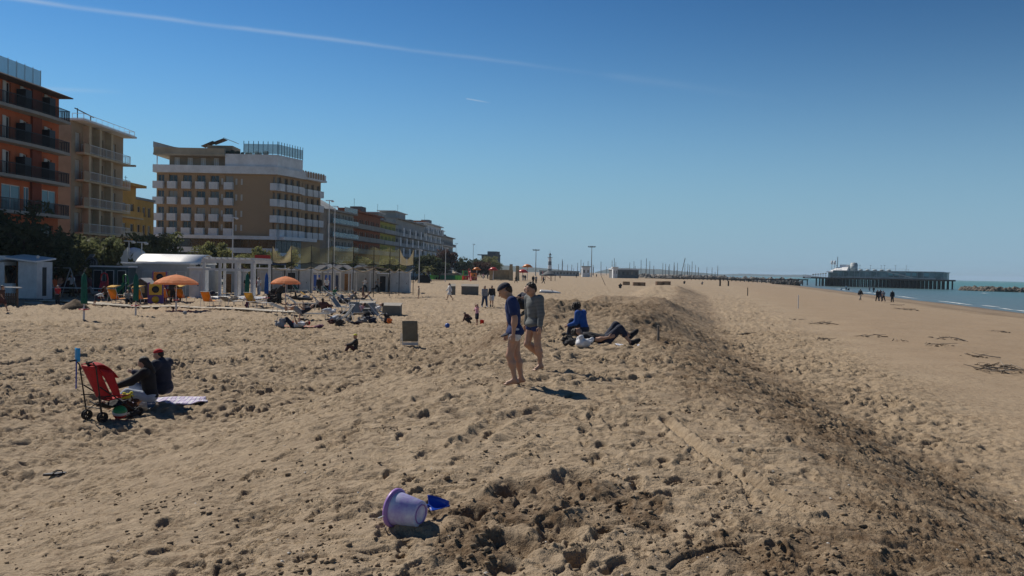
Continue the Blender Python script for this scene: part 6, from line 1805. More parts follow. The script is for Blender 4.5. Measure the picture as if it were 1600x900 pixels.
lump('beach_bag', 530, 509, (0.7, 0.4, 0.36), C['dark'], 'large dark bag on the sand in front of the group', 'bag', 4)
lump('backpack', 248, 473, (0.4, 0.35, 0.62), C['black'], 'black rucksack between the orange loungers', 'bag', 5); lump('backpack', 386, 481, (0.4, 0.3, 0.5), C['plum'], 'purple bag at foot of the yellow-backed lounger', 'bag', 6)
lump('clothes_bundle', 328, 479, (0.75, 0.5, 0.35), C['navy'], 'dark clothes draped over the lone orange lounger', 'clothes', 7, False, at=G(328, 478) + Vector((0, 0.2, 0.72)))
lump('clothes_bundle', 363, 478, (0.6, 0.5, 0.35), C['beige'], 'pale rolled bundle on the low pale lounger', 'clothes', 8, False, at=G(363, 478) + Vector((0, 0.1, 0.36)))
lump('beach_bag', 437, 512, (0.5, 0.4, 0.42), C['grey'], 'grey and white bag beside the lying person in jeans', 'bag', 9); lump('clothes_bundle', 497, 513, (0.45, 0.4, 0.2), C['plum'], 'plum coloured cushion behind head of lying person in jeans', 'clothes', 10, False)
lump('clothes_bundle', 525, 500, (0.8, 0.4, 0.3), C['pale'], 'pale blue and white towels heaped in the group', 'clothes', 11, False); lump('clothes_bundle', 556, 506, (0.7, 0.4, 0.12), C['maroon'], 'dark red mat under the folding chairs', 'clothes', 12, False)
lump('clothes_bundle', 470, 500, (0.5, 0.35, 0.1), C['maroon'], 'crumpled maroon towel beside the dark lounger', 'clothes', 13, False)
lump('clothes_bundle', 428, 472, (1.2, 0.7, 1.15), C['black'], 'black coats hanging under the second orange umbrella', 'clothes', 14, False)
lump('clothes_bundle', 55, 476, (1.2, 0.8, 0.16), C['beige'], 'pale towel heap on the sand before the white kiosk', 'clothes', 15, False); lump('clothes_bundle', 100, 472, (0.9, 0.5, 0.14), C['dark'], 'dark clothes on the sand near the heap of sand', 'clothes', 16, False)
lump('clothes_bundle', 490, 481, (1.5, 0.6, 0.3), C['dark'], 'dark coats spread on the sideways lounger', 'clothes', 17, False); lump('clothes_bundle', 532, 474, (0.8, 0.5, 0.45), C['jeans'], 'bluish grey clothes piled on the white lounger', 'clothes', 18, False, at=G(532, 474) + Vector((0, 0, .25)))

for k, (px, py, sz, c, lab) in enumerate(((545, 503, (.5, .3, .4), 'black', 'black bag under the first folding chair'), (566, 504, (.6, .3, .3), 'grey', 'grey bag between the folding chairs'), (519, 506, (.5, .35, .25), 'maroon', 'maroon bag left of the large dark bag'), (538, 480, (.9, .5, .4), 'dark', 'dark coats on lounger behind the folding chairs'),
        (556, 482, (.7, .5, .45), 'navy', 'navy clothes heap right of the dark coats'), (500, 478, (.8, .4, .35), 'grey', 'grey towels left of the person in maroon'), (515, 497, (.9, .4, .3), 'white', 'white towels hanging over the dark lounger'), (572, 498, (.5, .4, .5), 'black', 'black rucksack left of the tipped chair'), (592, 490, (.5, .3, .35), 'brown', 'brown bag on the tan-backed lounger'), (478, 472, (.8, .4, .3), 'jeans', 'folded blue clothes on the yellow lounger'))):
    lump('beach_bag' if 'bag' in lab or 'rucksack' in lab else 'clothes_bundle', px, py, sz, C[c], lab, 'bag' if 'bag' in lab or 'rucksack' in lab else 'clothes', 60 + k, False, at=G(px, py) + Vector((0, 0, .25 if 'lounger' in lab else 0)))
# pale duckboard walkway across the sand
def duckboard():
    pts = smooth_line([tuple(G(*p)[:2]) for p in ((70, 471), (120, 473), (200, 480), (300, 482), (400, 486), (462, 490))], 10)
    b = empty('duckboard_path', (0, 0, 0), 0, 'pale duckboard walkway running across the sand before the loungers', 'walkway'); m_ = mat('board_pale', (.52, .46, .37), .85, .15, 3)
    L = 0; acc = [0]
    for a_, c_ in zip(pts[:-1], pts[1:]): acc.append(acc[-1] + math.hypot(c_[0] - a_[0], c_[1] - a_[1]))
    n = int(acc[-1] / 0.55); o = None
    for k in range(n):
        s_ = acc[-1] * (k + .5) / n; x = float(np.interp(s_, acc, [p[0] for p in pts])); y = float(np.interp(s_, acc, [p[1] for p in pts])); x2 = float(np.interp(s_ + .1, acc, [p[0] for p in pts])); y2 = float(np.interp(s_ + .1, acc, [p[1] for p in pts]))
        if o is None: o = MB().box(-.25, .25, -.6, .6, 0, .04).build('board', m_, b); q = o
        else: q = part_copy(o, None, b)
        q.location = (x, y, H1(x, y) + .07); q.rotation_euler = (0, 0, math.atan2(y2 - y, x2 - x))
duckboard()

# cabins, pergola, huts
def cabin(px0, px1, py, h, label, m=M_cabin, roof='flat', dp=1.5, door=True, doorm=None, n=1, name='beach_cabin', d=None):
    p = G((px0 + px1) / 2, py) if d is None else GZ((px0 + px1) / 2, d); s = FPX / p.y; w = (px1 - px0) / s
    b = empty(name, p, 0, label, 'beach cabin'); z1 = h
    MB().box(-w / 2, w / 2, 0, dp, -0.1, z1).build('wall', m, b)
    for k in range(n):
        x = -w / 2 + w * (k + 0.5) / n; dw = min(0.8, w / n * 0.6)
        MB().box(x - dw / 2 - .05, x + dw / 2 + .05, -0.05, -0.003, 0.05, min(2.15, z1 - .2)).build('door_frame', M_white, b)
        if door:
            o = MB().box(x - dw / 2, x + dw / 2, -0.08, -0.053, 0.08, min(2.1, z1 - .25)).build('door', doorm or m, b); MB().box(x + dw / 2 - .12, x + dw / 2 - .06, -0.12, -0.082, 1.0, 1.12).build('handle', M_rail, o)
    if roof == 'flat': MB().box(-w / 2 - .12, w / 2 + .12, -.2, dp + .1, z1 + .003, z1 + .12).build('roof', M_bright, b)
    elif roof == 'arch':
        MB().grid(lambda u, v: (-w / 2 - .1 + (w + .2) * u, -0.25 + (dp + .4) * v, z1 + .02 + 0.85 * math.sin(math.pi * v)), 3, 12, 0.05).build('roof', M_bright, b)
        MB().box(-w / 2 - .1, w / 2 + .1, -.28, -.1, z1 - .16, z1 + .0).build('gutter', M_bl, b)
    elif roof == 'gable':
        MB().hexa([(-w / 2 - .2, -.25, z1), (0, -.25, z1 + w * .28), (0, dp, z1 + w * .28), (-w / 2 - .2, dp, z1), (-w / 2 - .2, -.25, z1 + .08), (0, -.25, z1 + w * .28 + .08), (0, dp, z1 + w * .28 + .08), (-w / 2 - .2, dp, z1 + .08)]).build('roof', M_bright, b)
        MB().hexa([(0, -.25, z1 + w * .28), (w / 2 + .2, -.25, z1), (w / 2 + .2, dp, z1), (0, dp, z1 + w * .28), (0, -.25, z1 + w * .28 + .08), (w / 2 + .2, -.25, z1 + .08), (w / 2 + .2, dp, z1 + .08), (0, dp, z1 + w * .28 + .08)]).build('roof', M_bright, b)
        MB().add([(-w / 2, 0.01, z1), (w / 2, 0.01, z1), (0, 0.01, z1 + w * .26), (-w / 2, .1, z1), (w / 2, .1, z1), (0, .1, z1 + w * .26)], [(0, 1, 2), (5, 4, 3), (0, 2, 5, 3), (1, 4, 5, 2)]).build('gable', m, b)
    return b
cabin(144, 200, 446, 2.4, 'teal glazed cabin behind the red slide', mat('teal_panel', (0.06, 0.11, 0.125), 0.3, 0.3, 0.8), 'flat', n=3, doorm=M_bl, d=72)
cabin(192, 296, 459, 2.75, 'long grey cabin with white arched roof behind the first orange umbrella', M_cabin, 'flat', n=4, d=74)
cabin(214, 312, 459, 2.8, 'white vaulted roof cabin left of the pergola', M_cabin, 'arch', n=3, d=76, dp=4)
cabin(296, 316, 466, 2.45, 'narrow white cabin against left side of the pergola', M_white, 'flat', n=1, d=70)
def dome():
    b = empty('white_dome', GZ(209, 88, 3.0), 0, 'white domed roof top above the long cabin', 'dome'); MB().lathe([(1.3, 0), (1.28, 0.5), (1.0, 1.0), (0.55, 1.3), (0, 1.42)], n=20).build('dome', M_bright, b)
    MB().lathe([(1.3, -3.2), (1.3, 0)], n=20).build('drum', M_cabin, b)
dome()
fl = empty('feather_banner', GZ(195, 84, 0), 0, 'white zigzag-edged fin rising left of the white dome', 'banner')
MB().add([(-.9, 0, 2.6)] + [(-.9 + .19 * k + (.12 if k % 2 else 0), 0, 2.6 + .33 * k) for k in range(1, 6)] + [(.25, 0, 4.4), (.25, 0, 2.6)], [tuple(range(8))[::-1]]).add([(-.9, .12, 2.6)] + [(-.9 + .19 * k + (.12 if k % 2 else 0), .12, 2.6 + .33 * k) for k in range(1, 6)] + [(.25, .12, 4.4), (.25, .12, 2.6)], [tuple(range(8))]).build('fin', M_bright, fl)
MB().bar((.2, .06, -.1), (.2, .06, 2.7), .12).build('post', M_white, fl)
def pergola(px0, px1, py, h, d, label, dp=5.0, roofm=M_white):
    p = GZ((px0 + px1) / 2, d); s = FPX / d; w = (px1 - px0) / s
    b = empty('pergola', p, 0, label, 'pergola'); q0 = None
    for x in (-w / 2, -w / 6, w / 6, w / 2):
        for y in (0, dp):
            m_ = MB().box(-.1, .1, -.1, .1, -0.2, h)
            if q0 is None: q0 = m_.build('post', roofm, b, (x, y, 0))
            else: part_copy(q0, (x, y, 0), b)
    for y in (0, dp): MB().box(-w / 2 - .2, w / 2 + .2, y - .09, y + .09, h + .003, h + .3).build('beam', roofm, b)
    r0 = None
    for k in range(9):
        m_ = MB().box(-.05, .05, -.3, dp + .3, 0, .16)
        if r0 is None: r0 = m_.build('rafter', roofm, b, (-w / 2 + w * k / 8, 0, h + .304))
        else: part_copy(r0, (-w / 2 + w * k / 8, 0, h + .304), b)
    MB().box(-w / 2, w / 2, -.05, .05, h - .62, h - .45).build('beam', roofm, b)
    MB().box(-w / 2 - .4, w / 2 + .6, -.6, dp, .0, .07).build('floor', M_bright, b)
    return b
pergola(319, 394, 455, 2.95, 70, 'white square-beamed pergola between vaulted cabin and second orange umbrella')
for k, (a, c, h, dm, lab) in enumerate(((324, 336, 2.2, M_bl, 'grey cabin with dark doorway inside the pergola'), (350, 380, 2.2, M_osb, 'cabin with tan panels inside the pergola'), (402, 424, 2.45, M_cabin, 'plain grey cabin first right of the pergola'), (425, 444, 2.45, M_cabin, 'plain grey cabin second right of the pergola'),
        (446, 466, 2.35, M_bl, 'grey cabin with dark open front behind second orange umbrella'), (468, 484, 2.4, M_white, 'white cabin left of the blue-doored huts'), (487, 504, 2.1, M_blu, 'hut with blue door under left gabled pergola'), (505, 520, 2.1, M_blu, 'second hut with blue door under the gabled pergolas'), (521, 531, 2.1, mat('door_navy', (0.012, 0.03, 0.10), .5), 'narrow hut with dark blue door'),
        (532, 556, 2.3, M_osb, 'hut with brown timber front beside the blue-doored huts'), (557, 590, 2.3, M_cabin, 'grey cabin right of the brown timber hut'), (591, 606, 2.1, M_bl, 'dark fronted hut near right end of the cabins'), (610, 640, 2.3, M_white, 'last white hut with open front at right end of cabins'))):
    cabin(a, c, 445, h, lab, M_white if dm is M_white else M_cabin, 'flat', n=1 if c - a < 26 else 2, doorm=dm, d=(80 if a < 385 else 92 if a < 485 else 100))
def gable_frame(px, w, d, label):
    b = empty('gabled_pergola', GZ(px, d), 0, label, 'pergola', 'white gabled pergolas'); q0 = None
    for x in (-w / 2, w / 2):
        for y in (0, 3):
            m_ = MB().box(-.07, .07, -.07, .07, -0.2, 2.3)
            if q0 is None: q0 = m_.build('post', M_white, b, (x, y, 0))
            else: part_copy(q0, (x, y, 0), b)
    r0 = None
    for k in range(5):
        m_ = MB().bar((-w / 2 - .25, 0, 2.25), (0, 0, 3.15), .08, .14).bar((w / 2 + .25, 0, 2.25), (0, 0, 3.15), .078, .138).bar((-w / 2, 0, 2.35), (w / 2, 0, 2.35), .07, .1)
        if r0 is None: r0 = m_.build('truss', M_white, b, (0, 0, 0))
        else: part_copy(r0, (0, 0.75 * k, 0), b)
    MB().bar((0, -.2, 3.2), (0, 3.2, 3.2), .1).build('ridge_beam', M_white, b)
gable_frame(505, 2.6, 94, 'white open gabled pergola, left one before the blue doors'); gable_frame(531, 2.6, 94, 'white open gabled pergola, right one before the brown timber hut')
gable_frame(562, 2.4, 96, 'white open gabled pergola beside the grey cabin, third from left')
aw = MB(); p_ = GZ(580, 97); aw.grid(lambda u, v: (-2.6 + 5.4 * u, -1.5 + 3 * v, 2.5 + .5 * math.sin(math.pi * u) - .2 * v), 8, 4, 0.03); o_ = aw.build('canvas_awning', M_canv_w, None, p_); tag(o_, 'pale canvas awning over the grey cabin at right of pergolas', 'awning')
for k in range(2):
    pass
# red and blue banner boards on the cabin roofs
for k, (px, z, w, m_, lab) in enumerate(((410, 3.5, 1.7, M_awning, 'dark red board above the cabins right of the pergola'), (425, 2.9, 3.0, mat('board_navy', (0.03, 0.05, 0.10), .7), 'navy board above the cabins below the red board'))):
    b = empty('roof_board', GZ(px, 93, 0), 0, lab, 'board'); MB().box(-w / 2, w / 2, 0, .06, z, z + .45).build('board', m_, b); MB().bar((-w / 2 + .1, .1, 2.3), (-w / 2 + .1, .1, z + .3), .06).bar((w / 2 - .1, .1, 2.3), (w / 2 - .1, .1, z + .3), .06).build('post', M_white, b)

# sports nets
def net_mat(name, c, cover):
    """open mesh: some light passes straight through, threads scatter the rest both ways"""
    m = bpy.data.materials.new(name); m.use_nodes = True; nt = m.node_tree; nt.nodes.clear(); N = nt.nodes.new; L = nt.links.new
    out = N('ShaderNodeOutputMaterial'); tr = N('ShaderNodeBsdfTransparent'); df = N('ShaderNodeBsdfDiffuse'); tl = N('ShaderNodeBsdfTranslucent'); m1 = N('ShaderNodeMixShader'); m2 = N('ShaderNodeMixShader')
    df.inputs[0].default_value = (*c, 1); tl.inputs[0].default_value = (*c, 1); m1.inputs[0].default_value = .55; m2.inputs[0].default_value = cover
    nz = N('ShaderNodeTexNoise'); nz.inputs['Scale'].default_value = 1.2; co = N('ShaderNodeTexCoord'); L(co.outputs['Object'], nz.inputs['Vector']); mr = N('ShaderNodeMapRange'); L(nz.outputs['Fac'], mr.inputs['Value']); mr.inputs['To Min'].default_value = cover * .6; mr.inputs['To Max'].default_value = min(.95, cover * 1.35); L(mr.outputs[0], m2.inputs[0])
    L(df.outputs[0], m1.inputs[1]); L(tl.outputs[0], m1.inputs[2]); L(tr.outputs[0], m2.inputs[1]); L(m1.outputs[0], m2.inputs[2]); L(m2.outputs[0], out.inputs['Surface']); return m
M_net = net_mat('net_olive', (.20, .19, .10), .42); M_net2 = net_mat('net_tan', (.36, .30, .18), .6); M_rope = mat('rope_dark', (0.02, 0.025, 0.022), 0.9); M_rope2 = mat('rope_tan', (0.42, 0.34, 0.22), 0.9)
def nets():
    b = empty('sports_net_fence', GZ(520, 88), 0, 'tall olive net fence hung on poles above the cabins', 'net'); O = b.location
    P = [(425, 84), (455, 84), (486, 84), (520, 83), (552, 83), (584, 82), (609, 84), (624, 86), (646, 90)]
    Q = [GZ(px, d) - O for px, d in P]; p0 = None
    for k, q in enumerate(Q):
        m_ = MB().tube([(0, 0, -.3), (0, 0, 4.9)], .04, 6)
        if p0 is None: p0 = m_.build('pole', M_rail, b, q)
        else: part_copy(p0, q, b)
    for k in range(len(Q) - 1):
        a, c = Q[k], Q[k + 1]; tan = k == 7
        sag = 1.1 if tan or k == 0 else 0.25
        MB().grid(lambda u, v: (a.x + (c.x - a.x) * u, a.y + (c.y - a.y) * u + .12 * math.sin(5 * u + v * 4), (4.85 - sag * 4 * u * (1 - u)) * (1 - v) + (3.2 - .15 * math.sin(math.pi * u)) * v), 8, 5).build('net', M_net2 if tan or k == 0 else M_net, b)
        for z, m_, nm in ((3.2, M_rope, 'rope'), (2.75, M_rope2, 'rope')):
            MB().tube([(a.x + (c.x - a.x) * t, a.y + (c.y - a.y) * t, z - (.15 if z > 3 else .35) * math.sin(math.pi * t)) for t in (0, .25, .5, .75, 1)], .05 if z > 3 else .045, 5).build(nm, m_, b)
nets()
def goal(px, py, label):
    b = empty('volleyball_frame', G(px, py), 0, label, 'sports frame')
    MB().tube([(-2.2, 0, 1.0), (2.2, 0, 1.0)], .03, 6).build('crossbar', M_rail, b); q0 = None
    for x in (-2.0, 0, 2.0):
        m_ = MB().tube([(0, 0, -.2), (0, 0, 1.5 if x else 2.6)], .03, 6)
        if q0 is None: q0 = m_.build('post', M_rail, b, (x, 0, 0))
        else: part_copy(q0, (x, 0, 0), b)
goal(622, 452, 'low metal bar frame on posts left of the child in beige')
# lamp posts along the promenade
def lamp(px, d, h, label, m=W_white):
    b = empty('street_lamp', GZ(px, d), 0, label, 'street lamp', 'promenade poles')
    MB().tube([(0, 0, 0), (0, 0, h)], [.09, .06], 8).build('pole', m, b); MB().bar((-.5, 0, h), (.5, 0, h), .1).build('arm', m, b); MB().lathe([(0, h - .25), (.2, h - .2), (.22, h - .05), (0, h)], (.45, 0, 0), 10).build('lamp_head', m, b)
lamp(513, 118, 12.0, 'tall white pole in front of right corner of the hotel'); lamp(363, 104, 8.6, 'white pole in front of the middle of the hotel'); lamp(201, 86, 5.0, 'short white pole beside the white dome, left one'); lamp(221, 86, 4.9, 'short white pole right of the white dome')
lamp(655, 165, 6.5, 'white pole left of the palm'); lamp(696, 190, 7.6, 'white pole between the dark trees before the far flats'); lamp(522, 150, 13.5, 'second tall pole behind the first at the hotel corner')
lamp(712, 300, 12, 'thin pole just right of the flats'); lamp(739, 320, 12.5, 'thin pole between far trees', W_grey)

# leaning sail-shaped sign with round emblem
def sail_sign():
    b = empty('sail_sign', GZ(128, 76), 0, 'pale leaning sail-shaped sign with a round emblem under the trees', 'sign'); m_ = mat('sign_grey', (0.22, 0.23, 0.25), .7, .1, 2)
    MB().grid(lambda u, v: (-1.2 + 1.9 * v ** 1.2 + (.75 - .35 * v) * u, 0, 0.5 + 3.0 * v), 6, 12, 0.2).build('sail', m_, b)
    MB().lathe([(0, -.03), (.52, -.03), (.52, .03), (0, .03)], (.95, -.1, 2.7), 24, (0, -1, 0)).build('emblem', mat('emblem_dark', (0.05, .06, .065), .6), b)
    r = MB(); pts = [(.95 + .42 * math.cos(a * 6.283 / 24), -.15, 2.7 + .42 * math.sin(a * 6.283 / 24)) for a in range(25)]; r.tube(pts, .03, 6); r.build('ring', m_, b)
    t = MB(); t.tube([(.78, -.15, 2.85), (.9, -.15, 2.9), (.95, -.15, 2.8), (.8, -.15, 2.55), (.95, -.15, 2.52)], .03, 5); t.tube([(1.12, -.15, 2.9), (1.02, -.15, 2.7), (1.14, -.15, 2.7)], .03, 5); t.tube([(1.12, -.15, 2.8), (1.12, -.15, 2.52)], .03, 5); t.build('numeral', m_, b)
sail_sign()
tn = MB(); tn.lathe([(1.7, 0), (1.6, .5), (1.2, 1.1), (.6, 1.45), (0, 1.55)], n=16); o_ = tn.build('dome_tent', mat('tent_maroon', (0.06, 0.015, 0.025), .85), None, GZ(125, 76)); tag(o_, 'maroon dome tent behind the man in white shirt', 'tent')
for k, (px, d) in enumerate(((97, 66), (140, 66))):
    b = empty('trestle_table', GZ(px, d), 0, ('white trestle table behind the man in white, left one', 'white trestle table right of the man in white')[k], 'table'); MB().box(-1.1, 1.1, -.35, .35, .74, .79).build('tabletop', M_white, b)
    for x in (-.9, .9): MB().bar((x, -.3, 0), (x, .3, .74), .05).bar((x, .3, 0), (x, -.3, .74), .05).build('leg', M_wood, b)
# swing frame behind the kiosk
b = empty('swing_frame', GZ(92, 67), 0, 'metal swing frame right of the white kiosk', 'swing'); MB().tube([(-.9, 0, 2.3), (.9, 0, 2.3)], .04, 6).build('crossbar', W_grey, b)
for x in (-.9, .9): MB().tube([(x, 0, 2.3), (x - .5, -.4, 0)], .035, 6).tube([(x, 0, 2.3), (x + .5, .4, 0)], .035, 6).build('leg', W_grey, b)

# playground
def slide(px, py, h, m, label, rz=0, arch=True, d=None):
    b = empty('toy_slide', GZ(px, d) if d else G(px, py), R(rz), label, 'slide'); L = h * 1.3
    MB().grid(lambda u, v: (-.25 + .5 * u, -L * v, h * (1 - v) ** 1.2 + .12 * (2 * abs(u - .5)) ** 3), 6, 10, 0.03).build('chute', m, b)
    for x in (-.25, .25): MB().tube([(x, 0.05, 0), (x, 0.05, h + .3)], .05, 8).build('ladder_side', m, b)
    for k in range(3): MB().tube([(-.25, .1, .3 + .35 * k), (.25, .1, .3 + .35 * k)], .03, 6).build('rung', m, b)
    if arch: MB().tube([(-.25, 0, h + .2), (-.2, 0, h + .55), (0, 0, h + .68), (.2, 0, h + .55), (.25, 0, h + .2)], .06, 8).build('arch', m, b)
slide(163, 450, 1.3, M_red, 'red plastic slide with pale arch in front of the teal cabin', 15, d=67); slide(196, 449, 1.2, M_grn, 'green plastic slide beside the wooden playhouse', -20, d=66); slide(733, 439, 2.4, M_red, 'red slide tower at right end of the green fence', 10)
slide(771, 437, 2.6, M_red, 'red slide in the far playground', 200); slide(848, 436, 2.0, M_red, 'small red slide near the lighthouse side of the playground', 80)
def playhouse():
    b = empty('playhouse', GZ(221, 62), 0, 'dark wooden playhouse with gable roof behind the second green umbrella', 'playhouse'); m_ = mat('playhouse_wood', (0.075, .06, .055), .85, .2, 3)
    w = 1.55; MB().box(-w / 2, w / 2, 0, 1.4, 0, 1.15).add([(-w / 2, 0, 1.15), (w / 2, 0, 1.15), (0, 0, 1.62), (-w / 2, 1.4, 1.15), (w / 2, 1.4, 1.15), (0, 1.4, 1.62)], [(0, 1, 2), (5, 4, 3)]).build('wall', m_, b)
    for s in (-1, 1): MB().hexa([(0, -.15, 1.66), (s * .95, -.15, 1.05), (s * .95, 1.55, 1.05), (0, 1.55, 1.66), (0, -.15, 1.72), (s * .95, -.15, 1.11), (s * .95, 1.55, 1.11), (0, 1.55, 1.72)]).build('roof', mat('roof_pale', (.33, .34, .36), .8), b)
    MB().box(-.05, .25, -.03, -.003, .62, 1.05).build('window', mat('window_warm', (.45, .32, .12), .6), b); MB().box(-w / 2, w / 2, -.35, -.28, 0, .35).build('porch_rail', m_, b)
playhouse()
def tower(px, d, label, cols, h=2.2, w=0.9):
    b = empty('play_tower', GZ(px, d), R(20), label, 'play tower'); 
    for k, (z0, z1, m_) in enumerate(cols):
        q = MB(); t = w / 2
        for s in (-1, 1): q.box(-t, t, s * t - .05, s * t + .05, z0, z1).box(s * t - .05, s * t + .05, -t + .051, t - .051, z0, z1)
        q.build('panel', m_, b)
        MB().lathe([(0, 0), (.24, 0), (.24, .03), (0, .03)], (0, -t - .06, (z0 + z1) / 2), 16, (0, -1, 0)).build('porthole', M_bl if k % 2 else M_yel, b)
    for x in (-1, 1):
        for y in (-1, 1): MB().tube([(x * w / 2, y * w / 2, 0), (x * w / 2, y * w / 2, h)], .06, 8).build('post', cols[0][2], b)
tower(244, 60, 'purple and yellow play tower beside the first orange umbrella', [(0.0, .55, M_pur), (.6, 1.35, M_yel)], 1.45); tower(250, 64, 'orange play cube raised behind the first orange umbrella', [(.4, 1.1, M_pur), (1.45, 2.15, M_org)], 2.2); tower(268, 64, 'purple plastic play tower behind the first orange umbrella', [(.3, .9, M_red), (1.1, 1.75, M_pur)], 1.8)
tower(727, 222, 'red and green play tower by the green fence', [(.2, 1.2, M_red), (1.3, 2.6, M_grn)], 2.8, 1.2); tower(740, 222, 'orange play tower by the green fence', [(0, .9, M_red), (1.0, 2.0, M_org)], 2.1, 1.4)
def spring_horse(px, py, m, label):
    b = empty('spring_rider', GZ(px, 62), R(80), label, 'spring rider'); P = [ell((0, 0, .55), (.14, .36, .16)), cone((0, .28, .6), (0, .45, .95), .11, .08), cone((0, .43, .95), (0, .62, .86), .08, .06), cone((0, -.3, .6), (0, -.5, .75), .06, .03)]
    V, f = sdf_mesh(P, .035, .06); np_mesh('body', V, f, m, b)
    MB().tube([(.08 * math.cos(t * 1.2), .08 * math.sin(t * 1.2), .4 * t / 24) for t in range(25)], .02, 5).build('spring', M_rail, b)
spring_horse(172, 459, mat('rider_brown', (.2, .08, .03), .6), 'brown spring rider before the red slide'); spring_horse(150, 459, W_grey_dark, 'grey spring rider left of the red slide')
tu = MB(); tu.hexa([(-.9, -.5, 0), (.9, -.5, 0), (.9, .5, 0), (-.9, .5, 0), (-1, -.6, .3), (1, -.6, .3), (1, .6, .3), (-1, .6, .3)]); o_ = tu.build('sandpit_cover', mat('cover_green', (.012, .04, .025), .8), None, G(168, 463)); tag(o_, 'low dark green sandpit cover before the orange loungers', 'cover')
# far fence of green panels
gf = empty('beach_fence', GZ(690, 225), 0, 'row of light and dark green fence panels before the far playground', 'fence'); G1 = mat('panel_light_green', (.25, .62, .20), .7, tl=.5); G2 = mat('panel_teal_green', (.06, .42, .24), .7, tl=.5)
for k in range(17):
    x = (658 + k * 4.1 - 690) / FPX * 225; MB().box(x, x + .64, -.03, .03, 0.05, 1.25).build('panel', (W_cream if k < 3 else G1 if k < 7 or k > 12 else G2), gf)
    MB().bar((x - .025, 0, 0), (x - .025, 0, 1.35), .05).build('post', M_grn, gf)
# far playground toys
def mushroom(px, d, h, r, m, label):
    b = empty('play_mushroom', GZ(px, d), 0, label, 'play canopy'); MB().tube([(0, 0, 0), (0, 0, h)], .12, 8).build('stem', M_white, b); MB().lathe([(0, h + r * .55), (r * .5, h + r * .45), (r, h), (r * .9, h - .1), (0, h)], n=14).build('canopy', m, b)
mushroom(771, 235, 2.9, 1.4, M_red, 'red round canopy in the middle of the far playground'); mushroom(817, 240, 2.4, 1.6, M_red, 'red canopy near the sand coloured climbing wall'); mushroom(824, 255, 4.0, 1.6, M_org, 'orange canopy above the far playground, right side'); mushroom(745, 230, 2.9, 1.2, M_org, 'orange canopy above the red and green tower')
b = empty('climbing_wall', GZ(803, 236), 0, 'sand coloured climbing wall with two towers in far playground', 'climbing wall')
for x, w, h in ((-.8, 1.2, 4.6), (1.0, 1.2, 4.2), (-6.2, 1.0, 3.2)): MB().hexa([(x - w / 2, 0, 0), (x + w / 2, 0, 0), (x + w / 2, 1, 0), (x - w / 2, 1, 0), (x - w * .35, .1, h), (x + w * .35, .1, h), (x + w * .35, .9, h), (x - w * .35, .9, h)]).build('tower', mat('play_tan', (.40, .32, .19), .8, .2, 1), b)
MB().box(-6.8, -.2, 1.2, 1.5, .2, 3.0).build('panel', MATS['play_tan'], b)
b = empty('play_carousel', GZ(857, 250), 0, 'dark roofed round hut below the lighthouse', 'hut'); MB().lathe([(0, 3.2), (1.5, 2.2), (2.4, 1.6), (2.3, 1.5), (0, 1.5)], n=12).build('roof', W_grey_dark, b)
for k in range(6): MB().bar((2 * math.cos(k), 2 * math.sin(k), 0), (2 * math.cos(k), 2 * math.sin(k), 1.6), .14).build('post', M_wood, b)
for k, (px, d, z, lab) in enumerate(((662, 170, 2.2, 'dark beach tent left of the green fence'), (700, 232, 2.6, 'row hut of grey arched cabins behind the green fence'))):
    b = empty('beach_tent', GZ(px, d), 0, lab, 'tent'); w = (1.6, 5)[k]
    MB().grid(lambda u, v: (-w + 2 * w * u, -1 + 2 * v, z * math.sin(math.pi * min(max(u, .02), .98)) ** .7), 10, 2, .05).build('cover', (M_canv_k, W_grey)[k], b); MB().box(-w * .8, w * .8, .9, 1.0, 0, z * .7).build('back', (M_canv_k, W_grey)[k], b)
# overturned white boat, pallets, posts
bo = empty('pedal_boat', G(860, 458), R(-6), 'white overturned boat lying on the sand behind the boys', 'boat')
MB().grid(lambda u, v: (-1.35 + 2.7 * u, (v - .5) * 1.1 * min(1, 2.2 * (1 - u) ** .5 + .1), .42 * math.sin(math.pi * v) ** .5 * (1 - .75 * u ** 3)), 14, 8, .03).build('hull', M_hull, bo)
MB().box(0.12, .2, -.5, .5, .40, .46).build('strap', M_bl, bo); MB().box(-1.4, 1.0, -.58, -.52, .0, .1).build('gunwale', W_grey_dark, bo)
for k, (px, py) in enumerate(((979, 440.5), (995, 441), (1003, 441), (1031, 445), (1042, 445.3))):
    q_ = GZ(px, (195, 190, 190, 185, 185)[k]); q_.z = H1(q_.x, q_.y)
    b = empty('timber_crate', q_, R(3 * k), ('small brown timber crate, leftmost of the far five on the sand', 'brown timber crate, second of the far five from left', 'brown timber crate, third of the far five from left', 'brown timber crate, fourth of the far five from left', 'brown timber crate, rightmost of the far five')[k], 'crate'); s0 = None
    for q in range(4):
        m_ = MB().box(-.75, .75, -.03, .03, 0, .17)
        for y in (-.5, .5):
            if s0 is None: s0 = m_.build('plank', M_wood, b, (0, y, .03 + .2 * q))
            else: part_copy(s0, (0, y, .03 + .2 * q), b)
    for x in (-.7, .7): MB().box(x - .04, x + .04, -.469, .469, 0, .8).build('batten', M_wood, b)
def post(px, py, h, r, label, m=M_timber_dark, tilt=0):
    b = empty('wooden_post', G(px, py), 0, label, 'post'); b.rotation_euler = (0, R(tilt), 0); MB().tube([(0, 0, -.2), (0.01, 0, h * .5), (0, 0.01, h)], [r * 1.05, r, r * .95], 9).build('shaft', m, b); MB().lathe([(r * .95, h), (r * .5, h + r * .4), (0, h + r * .5)], n=9).build('top', m, b)
